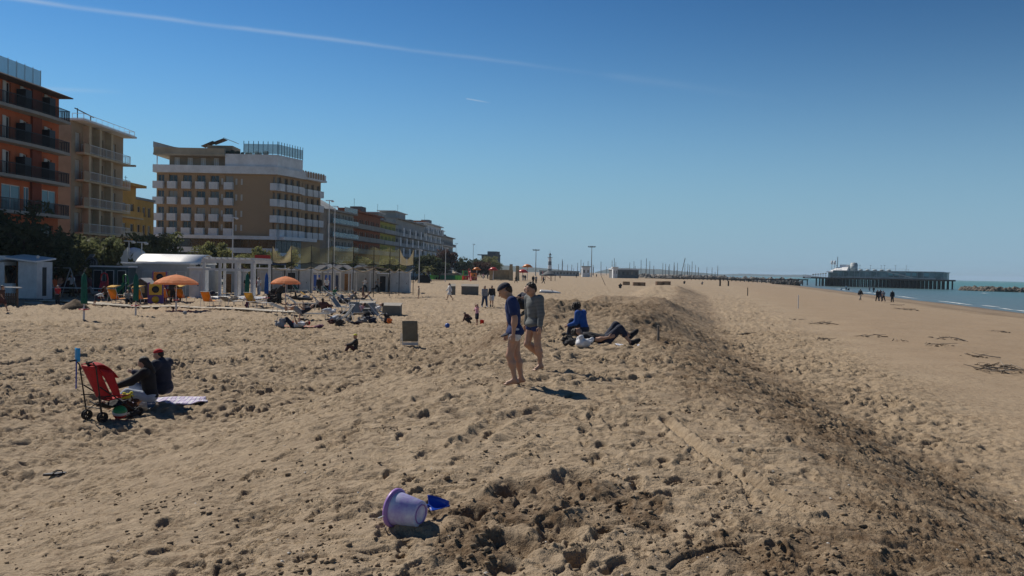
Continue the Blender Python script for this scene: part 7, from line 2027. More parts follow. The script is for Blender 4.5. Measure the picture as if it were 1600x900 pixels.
post(1028, 531, 0.40, 0.035, 'short pale wooden stake in the slope right of the lying person', mat('stake_grey', (.20, .17, .14), .9)); post(1125, 447, 2.0, .22, 'dark upright post standing on the far beach, left one'); post(1138, 447, 1.3, .2, 'shorter dark post right of the far upright post'); post(1168, 462, 1.1, .06, 'thin stake on the open beach right of the ridge'); post(1247, 482, 1.2, .04, 'pale thin stake on the lower beach', M_alu)
post(946, 446, 2.2, .05, 'thin leaning stick on the far sand', M_timber_dark, -25)
# ---------------------------------------------------------------- near things
def bucket():
    p = G(636, 822); ax = Vector((0.80, -0.42, -0.05)).normalized()
    b = empty('toy_bucket', p, 0, 'lavender and white marbled toy bucket lying on its side in the foreground', 'bucket')
    m = mat('bucket_marbled', (0.34, 0.24, 0.60), 0.35, 0.0, 9, col2=(0.74, 0.80, 0.90)); mr = mat('bucket_lavender', (0.36, 0.20, 0.52), 0.4, 0.1, 8)
    R0, R1, L = 0.106, 0.078, 0.190
    c = Vector((0, 0, R0 + 0.0)) - ax * L * 0.5 - Vector((0, 0, 0.012))
    MB().lathe([(R0, 0), (R0 - .004, .01), (R1, L), (R1 - .004, L + .003), (0, L + .003)], c, 40, ax).lathe([(0, L - .004), (R1 - .006, L - .004), (R0 - .008, 0.0), (R0, 0)], c, 40, ax).build('shell', m, b)
    MB().lathe([(R0 - .004, -.004), (R0 + .012, -.004), (R0 + .014, .010), (R0 + .004, .022), (R0 - .003, .022)], c, 40, ax).build('rim', mr, b)
    MB().lathe([(R1 - .018, L + .0035), (R1 - .018, L + .0075), (R1 - .026, L + .0075), (R1 - .026, L + .0035)], c, 36, ax).build('base_ring', mr, b)
    side = ax.cross(Vector((0, 0, 1))).normalized(); up = side.cross(ax)
    hd = [c + ax * (0.01 - 0.09 * math.sin(math.pi * t)) + (side * math.cos(math.pi * t) * (R0 + .016) - up * (0.02 + .05 * math.sin(math.pi * t))) for t in [i / 12 for i in range(13)]]
    MB().tube(hd, .004, 6).build('handle', M_alu, b)
    sh = empty('toy_shovel', G(670, 806) + Vector((0, 0, .03)), R(-64), 'blue plastic toy shovel lying behind the bucket', 'shovel'); mb = mat('shovel_blue', (0.012, 0.06, 0.40), .3, .05); 
    MB().grid(lambda u, v: ((u - .5) * .13 * (1 - .8 * v ** 1.5), .0 + .13 * v, .02 + .03 * (2 * u - 1) ** 2 + .03 * (1 - v)), 8, 8, .004).build('blade', mb, sh)
    MB().tube([(0, 0.0, .045), (0, -.05, .06), (0, -.16, .045)], [.012, .011, .012], 8).build('handle', mb, sh); MB().tube([(-.035, -.165, .045), (.035, -.165, .045)], .011, 8).build('grip', mb, sh)
    sh.rotation_euler = (R(6), R(32), R(-74))
bucket()
def flip_flop():
    b = empty('flip_flop', G(86, 744) + Vector((0, 0, .015)), R(-62), 'black flip-flop lying on the sand at left', 'sandal'); rub = mat('rubber_black', (0.018, 0.018, 0.02), .7)
    n = 20; out = []
    for k in range(n):
        a = 6.283 * k / n; y = .135 * math.sin(a); w = .05 if y > 0.03 else .036 + .014 * max(0, (y + .1) / .13)
        out.append((w * math.cos(a), y))
    MB().slab(out, 0, .02).build('sole', rub, b); MB().slab([(x * .93, y * .96) for x, y in out], .0205, .026).build('footbed', mat('rubber_grey', (.10, .10, .11), .7), b)
    MB().tube([(0, .085, .026), (0, .075, .05), (-.03, .02, .055), (-.046, -.03, .024)], .007, 6).tube([(0, .085, .026), (0, .075, .05), (.03, .02, .055), (.046, -.03, .024)], .007, 6).build('strap', rub, b)
flip_flop()
def stroller():
    p = G(172, 654); b = empty('stroller', p, R(-30), 'red folding stroller seen from behind beside the seated couple', 'stroller')
    blk = mat('frame_black', (.015, .015, .017), .45, metal=.3); red = cloth('stroller_red', (.42, .012, .018)); rub = MATS['rubber_black']
    f = MB()
    for s in (-.23, .23):
        f.tube([(s, -.50, 1.06), (s, -.44, .98), (s * .95, -.30, .08)], .012, 8)
        f.tube([(s, -.36, .62), (s * .9, .40, .09)], .012, 8); f.tube([(s, .16, .42), (s, -.40, .45)], .010, 8)
    f.tube([(-.22, -.33, .24), (.22, -.33, .24)], .009, 6).tube([(-.22, -.33, .16), (.22, -.1, .5)], .008, 6).tube([(.22, -.33, .16), (-.22, -.1, .5)], .008, 6)
    f.build('frame', blk, b)
    for s in (-.23, .23): MB().tube([(s, -.51, 1.07), (s, -.62, 1.06)], .017, 8).build('grip', rub, b)
    w0 = None
    for x, y in ((-.25, -.30), (-.19, -.30), (.19, -.30), (.25, -.30), (-.22, .42), (-.165, .42), (.165, .42), (.22, .42)):
        if w0 is None:
            w0 = MB().lathe([(.062, -.014), (.085, -.014), (.092, 0), (.085, .014), (.062, .014), (.062, -.014)], (0, 0, 0), 20, (1, 0, 0)).build('wheel', rub, b, (x, y, .09))
            h = MB().lathe([(0, -.012), (.02, -.012), (.02, .012), (0, .012)], (0, 0, 0), 10, (1, 0, 0))
            for k in range(5): h.bar((0, .018 * math.cos(k * 1.2566), .018 * math.sin(k * 1.2566)), (0, .064 * math.cos(k * 1.2566), .064 * math.sin(k * 1.2566)), .014)
            h.build('rim', blk, w0)
        else: copy_tree(w0, b).location = (x, y, .09)
    MB().grid(lambda u, v: ((u - .5) * .44, -.40 + .30 * v - .05 * math.sin(math.pi * u) * (1 - .4 * v), .98 - .60 * v), 10, 12, .02).build('seat_back', red, b)
    MB().grid(lambda u, v: ((u - .5) * .40, -.10 + .34 * v, .38 + .05 * v - .03 * math.sin(math.pi * u)), 8, 6, .02).build('seat', red, b)
    for s in (-1, 1): MB().grid(lambda u, v: (s * (.22 + .012 * math.sin(math.pi * v)), -.38 + .28 * v + (.26 - .10 * v) * u, .95 - .50 * v - .08 * u), 6, 8, .012).build('side_wing', red, b)
    MB().grid(lambda u, v: ((u - .5) * .46, -.42 + .42 * v, .97 + .09 * math.sin(math.pi * (.15 + .85 * v)) * (1 - .5 * (2 * u - 1) ** 2) - .22 * v ** 2), 10, 8, .012).build('hood', red, b)
    MB().grid(lambda u, v: ((u - .5) * .38, -.28 + .52 * v, .20 + .10 * (2 * v - 1) ** 2 + .05 * (2 * u - 1) ** 2), 8, 8, .01).build('basket', C['black'], b)
    MB().tube([(-.02, -.36, .95), (0.0, -.46, 1.05), (.03, -.40, .9)], .02, 6).build('strap', C['black'], b)
    # blue spade hung on the handle
    s = empty('toy_spade', p + Vector((math.cos(R(-30)) * -.23 - math.sin(R(-30)) * -.5, math.sin(R(-30)) * -.23 + math.cos(R(-30)) * -.5, 1.02)), R(-30), 'light blue toy spade sticking up from the stroller handle', 'spade')
    MB().grid(lambda u, v: ((u - .5) * .15, .02 * (2 * u - 1) ** 2, .02 + .24 * v), 6, 6, .006).build('blade', mat('spade_blue', (.02, .36, .72), .35, .05, tl=.2), s); MB().tube([(0, 0, .03), (0, 0, -.45)], .012, 8).build('shaft', MATS['shovel_blue'], s)
    # things in and under it
    bl = empty('play_ball', G(187, 655) + Vector((0, .0, .125)), 0, 'red white and green ball under the stroller', 'ball')
    for k, (a0, a1, mm) in enumerate(((0.0, 1.35, M_red), (1.35, 1.75, M_white), (1.75, 3.1416, M_grn))):
        prof = [(max(.001, .125 * math.sin(a0 + (a1 - a0) * i / 8)), -.125 * math.cos(a0 + (a1 - a0) * i / 8)) for i in range(9)]
        MB().lathe(prof, n=24).build('panel', mm, bl)
    bl.rotation_euler = (R(12), R(8), 0)
    bb = empty('beach_ball', G(229, 640) + Vector((0, 0, .17)), 0, 'clear inflatable beach ball with coloured panels beside the towel', 'ball')
    cl = mat('vinyl_clear', (.75, .78, .78), .15, .1, alpha=.55); cols_ = [cl, mat('vinyl_green', (.25, .55, .12), .2, alpha=.85), cl, mat('vinyl_orange', (.80, .32, .12), .2, alpha=.8), cl, mat('vinyl_blue', (.06, .14, .30), .2, alpha=.85)]
    for k in range(6):
        MB().grid(lambda u, v: (.175 * math.sin(.02 + 3.10 * v) * math.cos(1.0472 * (k + u)), .175 * math.sin(.02 + 3.10 * v) * math.sin(1.0472 * (k + u)), -.175 * math.cos(.02 + 3.10 * v)), 6, 14).build('panel', cols_[k], bb)
    bb.rotation_euler = (R(60), R(20), R(10))
    lump('beach_bag', 200, 648, (.34, .24, .30), C['brown'], 'brown bag with yellow bundle between stroller and beach ball', 'bag', 31); lump('clothes_bundle', 196, 640, (.20, .16, .12), C['yellow'], 'yellow cloth on top of the brown bag', 'clothes', 32, False, at=G(198, 648) + Vector((0, 0, .30)))
    lump('clothes_bundle', 207, 652, (.24, .2, .16), C['dark'], 'pair of dark shoes by the stroller front wheels', 'shoes', 33, False)
stroller()
def towel(px, py, w, l, rz, m, label, seed=1, lift=.03):
    p = G(px, py); rng = np.random.RandomState(seed); mb = MB(); ca, sa = math.cos(R(rz)), math.sin(R(rz))
    def f(u, v):
        x, y = (u - .5) * w, (v - .5) * l; X, Y = x * ca - y * sa, x * sa + y * ca
        return (X, Y, H1(p.x + X, p.y + Y) - p.z + lift + .02 * math.sin(9 * u + seed) * math.sin(7 * v + 2 * seed) + .02 * math.sin(23 * u * v))
    mb.grid(f, 16, 22, .012); o = mb.build('beach_towel', m, None, p); tag(o, label, 'towel'); return o
def towel_mat(name, cols, freq):
    m = bpy.data.materials.new(name); m.use_nodes = True; nt = m.node_tree; bs = nt.nodes['Principled BSDF']; bs.inputs['Roughness'].default_value = .95
    co = nt.nodes.new('ShaderNodeTexCoord'); wv = nt.nodes.new('ShaderNodeTexWave'); wv.bands_direction = 'X'; wv.inputs['Scale'].default_value = freq; wv.inputs['Distortion'].default_value = .4
    rp = nt.nodes.new('ShaderNodeValToRGB'); rp.color_ramp.interpolation = 'CONSTANT'
    e = rp.color_ramp.elements; e[0].color = (*cols[0], 1); e[1].color = (*cols[-1], 1); e[1].position = .7
    if len(cols) > 2: e.new(.4).color = (*cols[1], 1)
    nt.links.new(co.outputs['Object'], wv.inputs['Vector']); nt.links.new(wv.outputs['Fac'], rp.inputs[0]); nt.links.new(rp.outputs[0], bs.inputs['Base Color']); return m
towel(262, 628, .85, 1.45, -66, towel_mat('towel_lilac', [(.62, .55, .70), (.30, .24, .48), (.72, .70, .75)], 2.2), 'lilac and white striped towel under the seated couple', 2)
towel(950, 541, .95, 1.75, 80, towel_mat('towel_white_blue', [(.66, .68, .75), (.28, .36, .60), (.70, .70, .72)], 1.6), 'white and blue towel under the lying person in black', 4)
towel(466, 511, .8, 1.9, 85, towel_mat('towel_red', [(.55, .10, .06), (.60, .55, .5), (.5, .2, .15)], 1.5), 'red and white towel under the lying person in jeans', 5)
lump('backpack', 889, 541, (.36, .28, .20), C['dark'], 'dark rucksack left of the white bundle', 'bag', 41); lump('clothes_bundle', 911, 543, (.48, .34, .27), C['white'], 'white cloth bundle under the head of the person in black', 'clothes', 42, False)

# driftwood and weed on the lower beach
M_drift = mat('driftwood', (.28, .23, .18), .9, .3, 8, bump=.6, bscale=30); M_weed = mat('dry_weed', (.16, .115, .075), .95, .3, 8)
def drift(px, py, n, L, label, seed):
    p = G(px, py); rng = random.Random(seed); b = empty('driftwood_pile', p, 0, label, 'driftwood')
    for k in range(n):
        a = rng.uniform(0, 6.28); l = L * rng.uniform(.3, 1); c = Vector((rng.uniform(-.5, .5) * L, rng.uniform(-.4, .4) * L, 0)); d = Vector((math.cos(a), math.sin(a) * .8, rng.uniform(-.05, .25)))
        pts = [c + d * l * (t - .5) + Vector((rng.uniform(-.05, .05), rng.uniform(-.05, .05), .03 + rng.uniform(0, .06))) * (1) for t in (0, .33, .66, 1)]
        r = rng.uniform(.008, .022) * (1 + L * .2); MB().tube(pts, [r, r * .9, r * .7, r * .35], 6).build('branch', M_drift if k % 3 else M_weed, b)
    V, f = sdf_mesh([ell((rng.uniform(-.4, .4) * L, rng.uniform(-.3, .3) * L, 0), (rng.uniform(.03, .10) * L, rng.uniform(.03, .07) * L, .03)) for k in range(5)], .03 * max(1, L), .05); np_mesh('weed_mat', V, f, M_weed, b)
drift(1155, 523, 9, 1.1, 'small driftwood heap at foot of the ridge, right of the stake', 1); drift(1283, 506, 10, 1.3, 'flat driftwood heap in the middle of the lower beach', 2); drift(1478, 530, 8, 1.3, 'pale driftwood on the lower beach at right, upper one', 3); drift(1470, 540, 7, 1.2, 'dark weed patch just below the pale driftwood', 4)
drift(1570, 580, 16, 1.7, 'large tangled driftwood pile near the right edge', 5); drift(1520, 557, 7, 1.2, 'thin line of driftwood left above the large tangled pile', 6); drift(1405, 533, 4, .5, 'single small white piece of wreckage on the lower beach', 7); drift(1183, 556, 4, .4, 'small white debris at foot of the ridge', 8); drift(1416, 484, 10, 2.6, 'dark weed clump on the wet sand below the walkers', 9)
drift(1565, 519, 6, 1.2, 'pale branches at the dark berm near right edge', 10); drift(1360, 526, 5, 1.0, 'faint twigs on the lower beach left of the white piece', 11); drift(1400, 477, 6, 1.6, 'small weed patch close below the group of walkers', 12); drift(1247, 500, 5, .8, 'tiny twigs near the thin pale stake', 13); drift(1285, 531, 5, .8, 'twigs in the reddish sand right of the ridge foot', 14)
drift(1555, 573, 6, 1.0, 'short branches at left end of the large tangled pile', 15)
tb = MB(); tb.ball((0, 0, .1), .12, 14, 10); o_ = tb.build('toy_ball', M_blu, None, G(699, 512)); tag(o_, 'small blue ball on the sand left of the playing children', 'ball')
tb = MB(); tb.lathe([(0, 0), (.09, 0), (.12, .22), (.125, .22), (.125, .24), (.10, .24), (.085, .02), (0, .02)], n=16); o_ = tb.build('toy_bucket', M_red, None, G(753, 507)); tag(o_, 'small red bucket beside the playing children', 'bucket')
tb = MB(); tb.ball((0, 0, .11), .11, 14, 10); o_ = tb.build('toy_ball', W_grey, None, G(289, 492)); tag(o_, 'grey ball in the shadow of the first orange umbrella', 'ball')

# crumbs of moist sand: solid clods scattered where the sand was dug
def clods():
    rng = np.random.RandomState(4); K = 60000
    r = rng.uniform(3.9, 4.6, K) * (1 + rng.exponential(.8, K)); th = rng.uniform(-.62, .66, K)
    x = r * np.sin(th); y = r * np.cos(th)
    ro, da = zones(x, y)
    keep = (.10 + .9 * np.maximum(ro, da)) * (.35 + 1.3 * (pnoise(x * 1.7, y * 1.7, 91) + .35))
    m = (rng.rand(K) < keep) & (y < 26)
    x, y, r, ro = x[m][:4500], y[m][:4500], r[m][:4500], ro[m][:4500]
    # little heaps of kicked-up clods
    cx = []; cy = []; big = []
    for k in range(260):
        rc = 4.0 * (1 + rng.exponential(.9)); tc = rng.uniform(-.62, .40); sp = rng.uniform(.04, .20); q = rng.randint(5, 26)
        if rc > 20: continue
        cx.append(rc * math.sin(tc) + rng.normal(0, sp * 1.4, q)); cy.append(rc * math.cos(tc) + rng.normal(0, sp, q)); big.append(rng.uniform(.002, .012) * rng.rand(q) ** 1.5)
    cx = np.concatenate(cx); cy = np.concatenate(cy); big = np.concatenate(big)
    x = np.concatenate([x, cx]); y = np.concatenate([y, cy]); r = np.hypot(x, y); big = np.concatenate([np.zeros(len(ro)), big]); ro = zones(x, y)[0]; n = len(x)
    s = big + .0025 + .016 * rng.rand(n) ** 8 + .002 * ro * rng.rand(n)
    d, _, _ = detail(x.astype(np.float32), y.astype(np.float32), r)
    z = H(x, y) + d + s * .25
    base = np.array([(1, 0, 0), (0, 1, 0), (-1, 0, 0), (0, -1, 0), (0, 0, 1), (.7, .7, .5), (-.7, .6, .4), (-.6, -.7, .5), (.7, -.7, .4), (0, 0, -1)])
    v = base[None] * rng.uniform(.6, 1.3, (n, 10, 3)) * (s[:, None] * rng.uniform(.8, 1.6, (n, 3)))[:, None, :] * np.array([1, 1, .75]) + np.stack([x, y, z], 1)[:, None, :]
    f = np.array([(4, 0, 5), (4, 5, 1), (4, 1, 6), (4, 6, 2), (4, 2, 7), (4, 7, 3), (4, 3, 8), (4, 8, 0), (9, 5, 0), (9, 1, 5), (9, 6, 1), (9, 2, 6), (9, 7, 2), (9, 3, 7), (9, 8, 3), (9, 0, 8)])
    F = (f[None] + np.arange(n)[:, None, None] * 10).reshape(-1, 3)
    me = bpy.data.meshes.new('sand_clods'); me.vertices.add(n * 10); me.vertices.foreach_set('co', v.astype(np.float32).ravel())
    me.loops.add(F.size); me.loops.foreach_set('vertex_index', F.ravel().astype(np.int32)); me.polygons.add(len(F)); me.polygons.foreach_set('loop_start', np.arange(0, F.size, 3, dtype=np.int32))
    me.update(calc_edges=True); me.materials.append(mat('clod_sand', (.31, .225, .14), .95, .3, 3))
    o = bpy.data.objects.new('sand_clods', me); COL.objects.link(o); o['kind'] = 'stuff'; o['label'] = 'loose crumbs of moist sand strewn over the dug mound'
clods()

def shells():
    rng = np.random.RandomState(8); mb = MB()
    for k in range(150):
        r = 4.2 * (1 + rng.exponential(.9)); t = rng.uniform(-.6, .62); x, y = r * math.sin(t), r * math.cos(t)
        if r > 30: continue
        d, _, _ = detail(np.array([x], np.float32), np.array([y], np.float32), np.array([r])); z = H1(x, y) + float(d[0]) + .004; s = rng.uniform(.005, .012) * (1 + r * .03); a = rng.uniform(0, 6.28)
        p = [(x + s * math.cos(a + q * 1.2566) * (1 if q % 2 else .7), y + s * math.sin(a + q * 1.2566) * (1 if q % 2 else .7), z) for q in range(5)] + [(x, y, z + s * .5)]
        mb.add(p, [(q, (q + 1) % 5, 5) for q in range(5)])
    o = mb.build('shell_fragments', mat('shell_white', (.6, .56, .5), .6, .2, 20)); o['kind'] = 'stuff'; o['label'] = 'tiny pale shell fragments strewn on the sand'
shells()
# ---------------------------------------------------------------- people
hd, hb = H_dark, H_brown
person(803, 602, 1.38, dict(root=2, torso=6, la=(-2, 6, 14), ra=(8, 6, 12), ll=(14, 2, 26), rl=(-3, 2, 8), foot=(10, 4)), 92,
       'boy in navy cap, royal blue t-shirt and white trunks walking barefoot, head bowed', [('trunks', 'white', .2), ('tee', 'royal', .035), ('hair', hb), ('cap', 'navy', 'navy', 'white')], kid=True, res=.0075, head=(26, 0), fit=1.08)
person(833, 578, 1.33, dict(root=0, torso=2, la=(0, 9, 12), ra=(-8, 12, 14), ll=(-4, 2, 6), rl=(12, 2, 62), foot=(0, -20)), 122,
       'boy with dark hair in grey striped sweater and blue trunks, one foot lifted', [('trunks', 'royal', .16), ('sweater', 'stripes', .02), ('hair', hd)], kid=True, res=.0075, head=(18, 4), fit=1.14)
person(912, 530, 1.62, dict(root=-6, torso=20, la=(22, 4, 62), ra=(20, 6, 66), ll=(120, 10, 112), rl=(110, 12, 105)), 62,
       'seated person with dark curly hair in blue hoodie beside the lying person', [('sweater', 'blue'), ('trousers', 'navy'), ('curls', hd), ('shoes', 'dark')], res=.011, head=(34, 10), fit=1.2)
person(946, 541, 1.72, dict(root=-88, torso=8, la=(0, 16, 18), ra=(0, 14, 24), ll=(60, 6, 92), rl=(48, 10, 96), foot=(-4, -4)), -92,
       'person in black lying on a towel with knees bent, head on white bundle', [('tee', 'black'), ('trousers', 'navy', .42), ('hair', hd), ('shoes', 'black')], res=.011, head=(14, 0), fit=1.1, sink=-.02)
person(257, 631, 1.66, dict(root=-8, torso=16, la=(50, 10, 60), ra=(48, 10, 50), ll=(112, 12, 110), rl=(104, 12, 104)), 80,
       'seated person in red cap and navy jacket, back rounded, on lilac towel', [('jacket', 'navy'), ('trousers', 'navy'), ('hair', hd), ('cap', 'red', 'red'), ('shoes', 'dark')], res=.011, head=(8, 12), fit=1.16)
person(235, 640, 1.64, dict(root=-6, torso=14, la=(62, 6, 16), ra=(66, 8, 12), ll=(98, 8, 52), rl=(112, 8, 96)), 96,
       'seated person with dark hair in black jacket and pale jeans, next to stroller', [('jacket', 'black'), ('trousers', 'pale', .7), ('longhair', hd)], res=.011, head=(14, -8), female=True, fit=1.08)
person(555, 549, 1.1, dict(POSES['sit'], torso=10), 100, 'small child in yellow hat and dark top sitting low in the sand', [('sweater', 'dark'), ('trousers', 'maroon'), ('cap', 'yellow')], kid=True, head=(10, 0), sink=.08)
person(745, 508, 1.08, 'stand', 120, 'child in pink top and navy shorts standing with arms raised by dark sand', [('tee', 'pink'), ('shorts', 'navy'), ('longhair', hd)], kid=True, over=dict(la=(110, 12, 60), ra=(20, 20, 70)))
person(735, 508, 1.05, 'crouch', 60, 'child in maroon crouching to dig beside the child in pink', [('sweater', 'maroon'), ('trousers', 'dark'), ('hair', hd)], kid=True)
person(757, 481, 1.66, 'walk', 195, 'walking woman in pale grey sweater and jeans, left of the pair', [('sweater', 'grey'), ('trousers', 'jeans'), ('longhair', hd), ('shoes', 'white')], female=True)
person(768, 480, 1.66, 'walk', 175, 'walking woman in dark sweater and shorts, right of the pair', [('sweater', 'dark'), ('shorts', 'white'), ('longhair', hd), ('shoes', 'dark')], female=True)
person(702, 470, 1.62, 'walk', 110, 'woman in white top and short skirt walking past the narrow grey bin', [('sweater', 'white'), ('skirt', 'white'), ('longhair', hd)], female=True)
person(654, 467, 1.2, 'stand', 110, 'child in beige standing alone right of the bar frame', [('tee', 'beige'), ('shorts', 'beige'), ('hair', hd)], kid=True)
person(567, 468, 1.15, 'stand', 100, 'child in dark red standing behind the sunbathers', [('tee', 'maroon'), ('shorts', 'maroon'), ('hair', hd)], kid=True)
person(727, 455, 1.7, 'sit', 180, 'person sitting behind the wide grey bin, only head and shoulders showing', [('sweater', 'dark'), ('trousers', 'dark'), ('hair', hd)])
person(787, 458, 1.7, 'sit', 160, 'seated person in blue behind the boy in cap', [('sweater', 'royal'), ('trousers', 'grey'), ('hair', hd)])
person(816, 487, 1.5, 'sit', 130, 'seated person in dark top half hidden between the two boys', [('tee', 'navy'), ('trousers', 'dark'), ('hair', hd)])
person(569, 456, 1.72, 'run', -60, 'man in white shirt and black trousers running, leftmost of the ball players', [('tee', 'white'), ('trousers', 'black'), ('hair', hd)])
person(588, 456, 1.70, 'run', -70, 'man in grey shirt and black trousers running, second of the ball players', [('tee', 'grey'), ('trousers', 'black'), ('hair', hd)])
person(600, 452, 1.62, 'run', -80, 'player in orange shirt running near the bar frame', [('tee', 'orange'), ('shorts', 'orange'), ('hair', hd)])
person(609, 456, 1.68, 'stand', 90, 'dark dressed player standing at the post, rightmost of the ball players', [('sweater', 'black'), ('trousers', 'black'), ('hair', hd)])
person(499, 449, 1.7, 'stand', 180, 'person in black with red scarf before the blue doors', [('jacket', 'black'), ('trousers', 'dark'), ('hair', hd)], at=GZ(499, 88))
person(511, 450, 1.65, 'walk', 200, 'person in white shirt walking before the blue doors', [('tee', 'white'), ('trousers', 'dark'), ('hair', hd)], at=GZ(511, 88))
person(112, 463, 1.76, 'stand', 165, 'man in white t-shirt and cap standing with hand at his face', [('tee', 'white'), ('trousers', 'olive'), ('hair', hd), ('cap', 'white'), ('shoes', 'dark')], over=dict(ra=(60, 10, 125), ll=(4, 8, 4), rl=(-2, 8, 4)))
person(90, 476, 1.25, 'stand', 185, 'child in red shirt and white cap beside the sand heap', [('tee', 'red'), ('trousers', 'dark'), ('cap', 'white')], kid=True)
person(150, 479, 1.2, 'dig', -40, 'child in white t-shirt and dark shorts bending to dig near the sand heap', [('tee', 'white'), ('shorts', 'navy'), ('hair', hd)], kid=True)
person(3, 488, 1.45, 'walk', -95, 'child in dark red cut by the left edge, beside the slatted counter', [('tee', 'brown'), ('shorts', 'maroon'), ('hair', hb)], kid=True)
person(200, 476, 1.7, 'sitchair', -150, 'person in grey sweater and black trousers sitting on leftmost orange lounger', [('sweater', 'beige'), ('trousers', 'black'), ('hair', hd), ('shoes', 'dark')], z=G(200, 476).z + .02)
person(270, 472, 1.72, 'stand', 10, 'person in dark clothes under first orange umbrella, left one', [('jacket', 'dark'), ('trousers', 'black'), ('hair', hd)])
person(279, 471, 1.6, 'stand', 200, 'person in black under first orange umbrella, right one', [('jacket', 'black'), ('trousers', 'dark'), ('hair', hd)])
person(424, 474, 1.7, 'sitchair', -100, 'person in black sitting under second orange umbrella, left one', [('jacket', 'black'), ('trousers', 'dark'), ('hair', hd)])
person(436, 475, 1.66, 'stand', -120, 'person in dark clothes bending under second orange umbrella', [('jacket', 'dark'), ('trousers', 'black'), ('hair', hd)], over=dict(torso=40))
person(458, 512, 1.7, dict(root=-88, torso=6, la=(20, 16, 60), ra=(30, 14, 70), ll=(52, 6, 96), rl=(44, 8, 90)), 92, 'person in blue jeans and dark top lying with knees up, nearest of the sunbathers', [('tee', 'white'), ('trousers', 'navy'), ('hair', hb), ('cap', 'red')])
person(507, 493, 1.75, 'sit', -20, 'person in maroon jacket sitting with back turned among the sunbathers', [('jacket', 'maroon'), ('trousers', 'dark'), ('hair', hd)])
person(470, 500, 1.75, dict(root=-80, torso=16, la=(20, 14, 50), ra=(34, 14, 60), ll=(58, 6, 60), rl=(40, 6, 44)), 95, 'person in grey shorts lying on the dark lounger with legs bent', [('tee', 'navy'), ('shorts', 'grey'), ('hair', hd)], z=G(480, 500).z + .3)
person(468, 478, 1.75, 'lie', -85, 'person in dark clothes lying on the sideways pale lounger', [('sweater', 'dark'), ('trousers', 'black'), ('hair', hd)], z=G(472, 481).z + .36)
person(545, 474, 1.7, 'recline', 95, 'person in grey reclining on the white lounger in the group', [('tee', 'grey'), ('trousers', 'jeans'), ('hair', hd)], z=G(545, 474).z + .22)
person(556, 495, 1.7, 'recline', 80, 'person with pale pink top reclining behind the folding chairs', [('tee', 'pink'), ('trousers', 'black'), ('hair', hd)], z=G(556, 495).z + .12)
person(583, 495, 1.7, 'recline', 100, 'person in black with white shirt reclining by the tipped chair', [('tee', 'white'), ('trousers', 'black'), ('hair', hd)], z=G(583, 495).z + .1)
person(521, 466, 1.7, 'sitchair', 80, 'person in teal sitting on the green lounger at the back', [('tee', 'green'), ('trousers', 'grey'), ('hair', hd)], z=G(521, 464).z + .05)
person(568, 474, 1.7, 'recline', 90, 'tanned person reclining on the lounger with olive tan backrest', [('trunks', 'black'), ('hair', hd)], skin=M_skin2, z=G(566, 474).z + .25)
person(382, 452, 1.68, 'stand', 190, 'person in black beside the pergola posts', [('tee', 'black'), ('trousers', 'dark'), ('hair', hd)], at=GZ(386, 78))
person(392, 452, 1.6, 'stand', 170, 'person in red top inside right end of the pergola', [('tee', 'red'), ('trousers', 'grey'), ('hair', hd)], at=GZ(397, 80))
person(405, 452, 1.68, 'stand', 150, 'person in pale clothes right of the pergola', [('tee', 'white'), ('trousers', 'pale'), ('hair', hd)], at=GZ(405, 80))
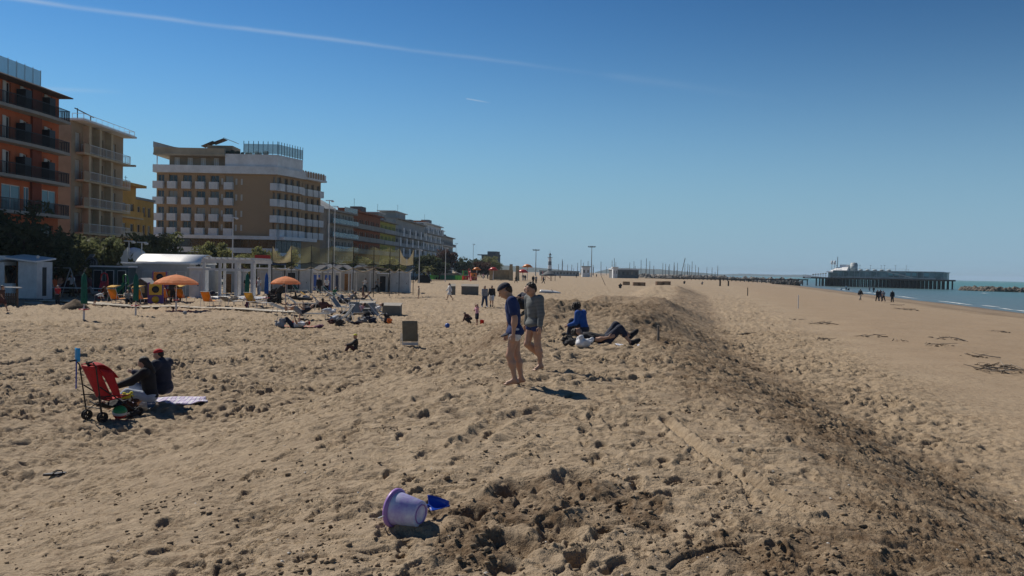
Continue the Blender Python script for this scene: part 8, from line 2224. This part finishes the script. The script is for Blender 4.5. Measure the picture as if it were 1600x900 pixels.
# far beach
for k, (px, py, po, f, top, bot, lab) in enumerate(((806, 442, 'walk', 90, 'black', 'black', 'far walker in black, alone before the climbing wall'), (817, 438, 'stand', 0, 'dark', 'black', 'far pair in dark clothes, left one'), (820.5, 438.5, 'stand', 180, 'dark', 'jeans', 'far pair in dark clothes, right one'),
        (833, 443, 'stand', 20, 'black', 'black', 'dark figure left in the far group of three'), (837.5, 443, 'stand', 200, 'grey', 'black', 'shorter grey figure in middle of the far group of three'), (849, 443.5, 'walk', -90, 'navy', 'black', 'walking figure right in the far group of three'),
        (875, 435, 'stand', 0, 'beige', 'olive', 'far lone figure in beige right of lighthouse hut'), (900.5, 434, 'stand', 0, 'black', 'black', 'tiny dark figure under the harbour masts'), (932, 433, 'stand', 0, 'dark', 'dark', 'tiny dark figure right of the tall floodlight'), (783, 438, 'stand', 0, 'black', 'black', 'dark figure beside the far red slide'),
        (762, 436, 'stand', 50, 'navy', 'dark', 'dark figure among far playground toys'), (755, 436, 'stand', 50, 'pink', 'white', 'child in pink among far playground toys'), (793, 435, 'sit', 180, 'white', 'dark', 'person in white sitting before the climbing wall'), (800, 435, 'sit', 180, 'dark', 'dark', 'dark figure sitting before the climbing wall'), (789, 435, 'stand', 90, 'red', 'dark', 'person in red before the climbing wall'),
        (970, 448, 'sit', 0, 'black', 'black', 'lone dark figure sitting on far sand left of the crates'), (1098, 443, 'sit', 0, 'grey', 'dark', 'tiny seated figure near the far posts'), (1070, 443, 'sit', 0, 'black', 'black', 'tiny dark seated figure right of the crates'),
        (1344, 470, 'walk', -60, 'black', 'beige', 'walker in dark jacket with sandy trousers, leftmost on the shore'), (1371, 471.5, 'walk', 0, 'black', 'black', 'walker in black, left in the shore group of three'), (1375.5, 471, 'walk', 10, 'navy', 'jeans', 'walker in navy, middle of the shore group of three'), (1380, 472, 'walk', 0, 'grey', 'black', 'walker in grey, right in the shore group of three'), (1394, 472.5, 'stand', 0, 'black', 'black', 'person in black standing alone right of the shore group'),
        (1358.5, 456, 'stand', 0, 'grey', 'grey', 'far figure by the pier piles, left one'), (1365, 457.5, 'stand', 0, 'dark', 'dark', 'far figure by the pier piles, right one'), (1315, 454, 'sit', 0, 'sky', 'jeans', 'figure in light blue sitting near the pier, left one'), (1322, 454, 'stand', 0, 'sky', 'dark', 'figure in light blue standing near the pier'), (1326, 454.5, 'sit', 0, 'black', 'black', 'dark figure sitting near the pier'))):
    at_ = None
    if px in (970, 1098, 1070): q_ = GZ(px, {970: 150, 1098: 240, 1070: 240}[px]); at_ = Vector((q_.x, q_.y, H1(q_.x, q_.y)))
    person(px, py, 1.7 + .05 * math.sin(k * 2.3), po, f, lab, [('tee' if top in ('white', 'grey', 'beige', 'sky', 'pink') else 'jacket', top), ('trousers', bot), ('hair', hd)], res=.04, group='people far along the beach', at=at_)
# ---------------------------------------------------------------- sea air
def haze():
    m = bpy.data.materials.new('haze'); m.use_nodes = True; nt = m.node_tree; nt.nodes.clear()
    out = nt.nodes.new('ShaderNodeOutputMaterial'); v = nt.nodes.new('ShaderNodeVolumePrincipled')
    v.inputs['Color'].default_value = (0.66, 0.84, 1.0, 1); v.inputs['Density'].default_value = 0.00013
    v.inputs['Anisotropy'].default_value = 0.0
    nt.links.new(v.outputs[0], out.inputs['Volume'])
    o = MB().box(-7800, 8800, -7300, 10800, -7.5, 45.0).build('haze', m)
    o['kind'] = 'stuff'; o['label'] = 'thin bluish sea haze over the beach'
haze()
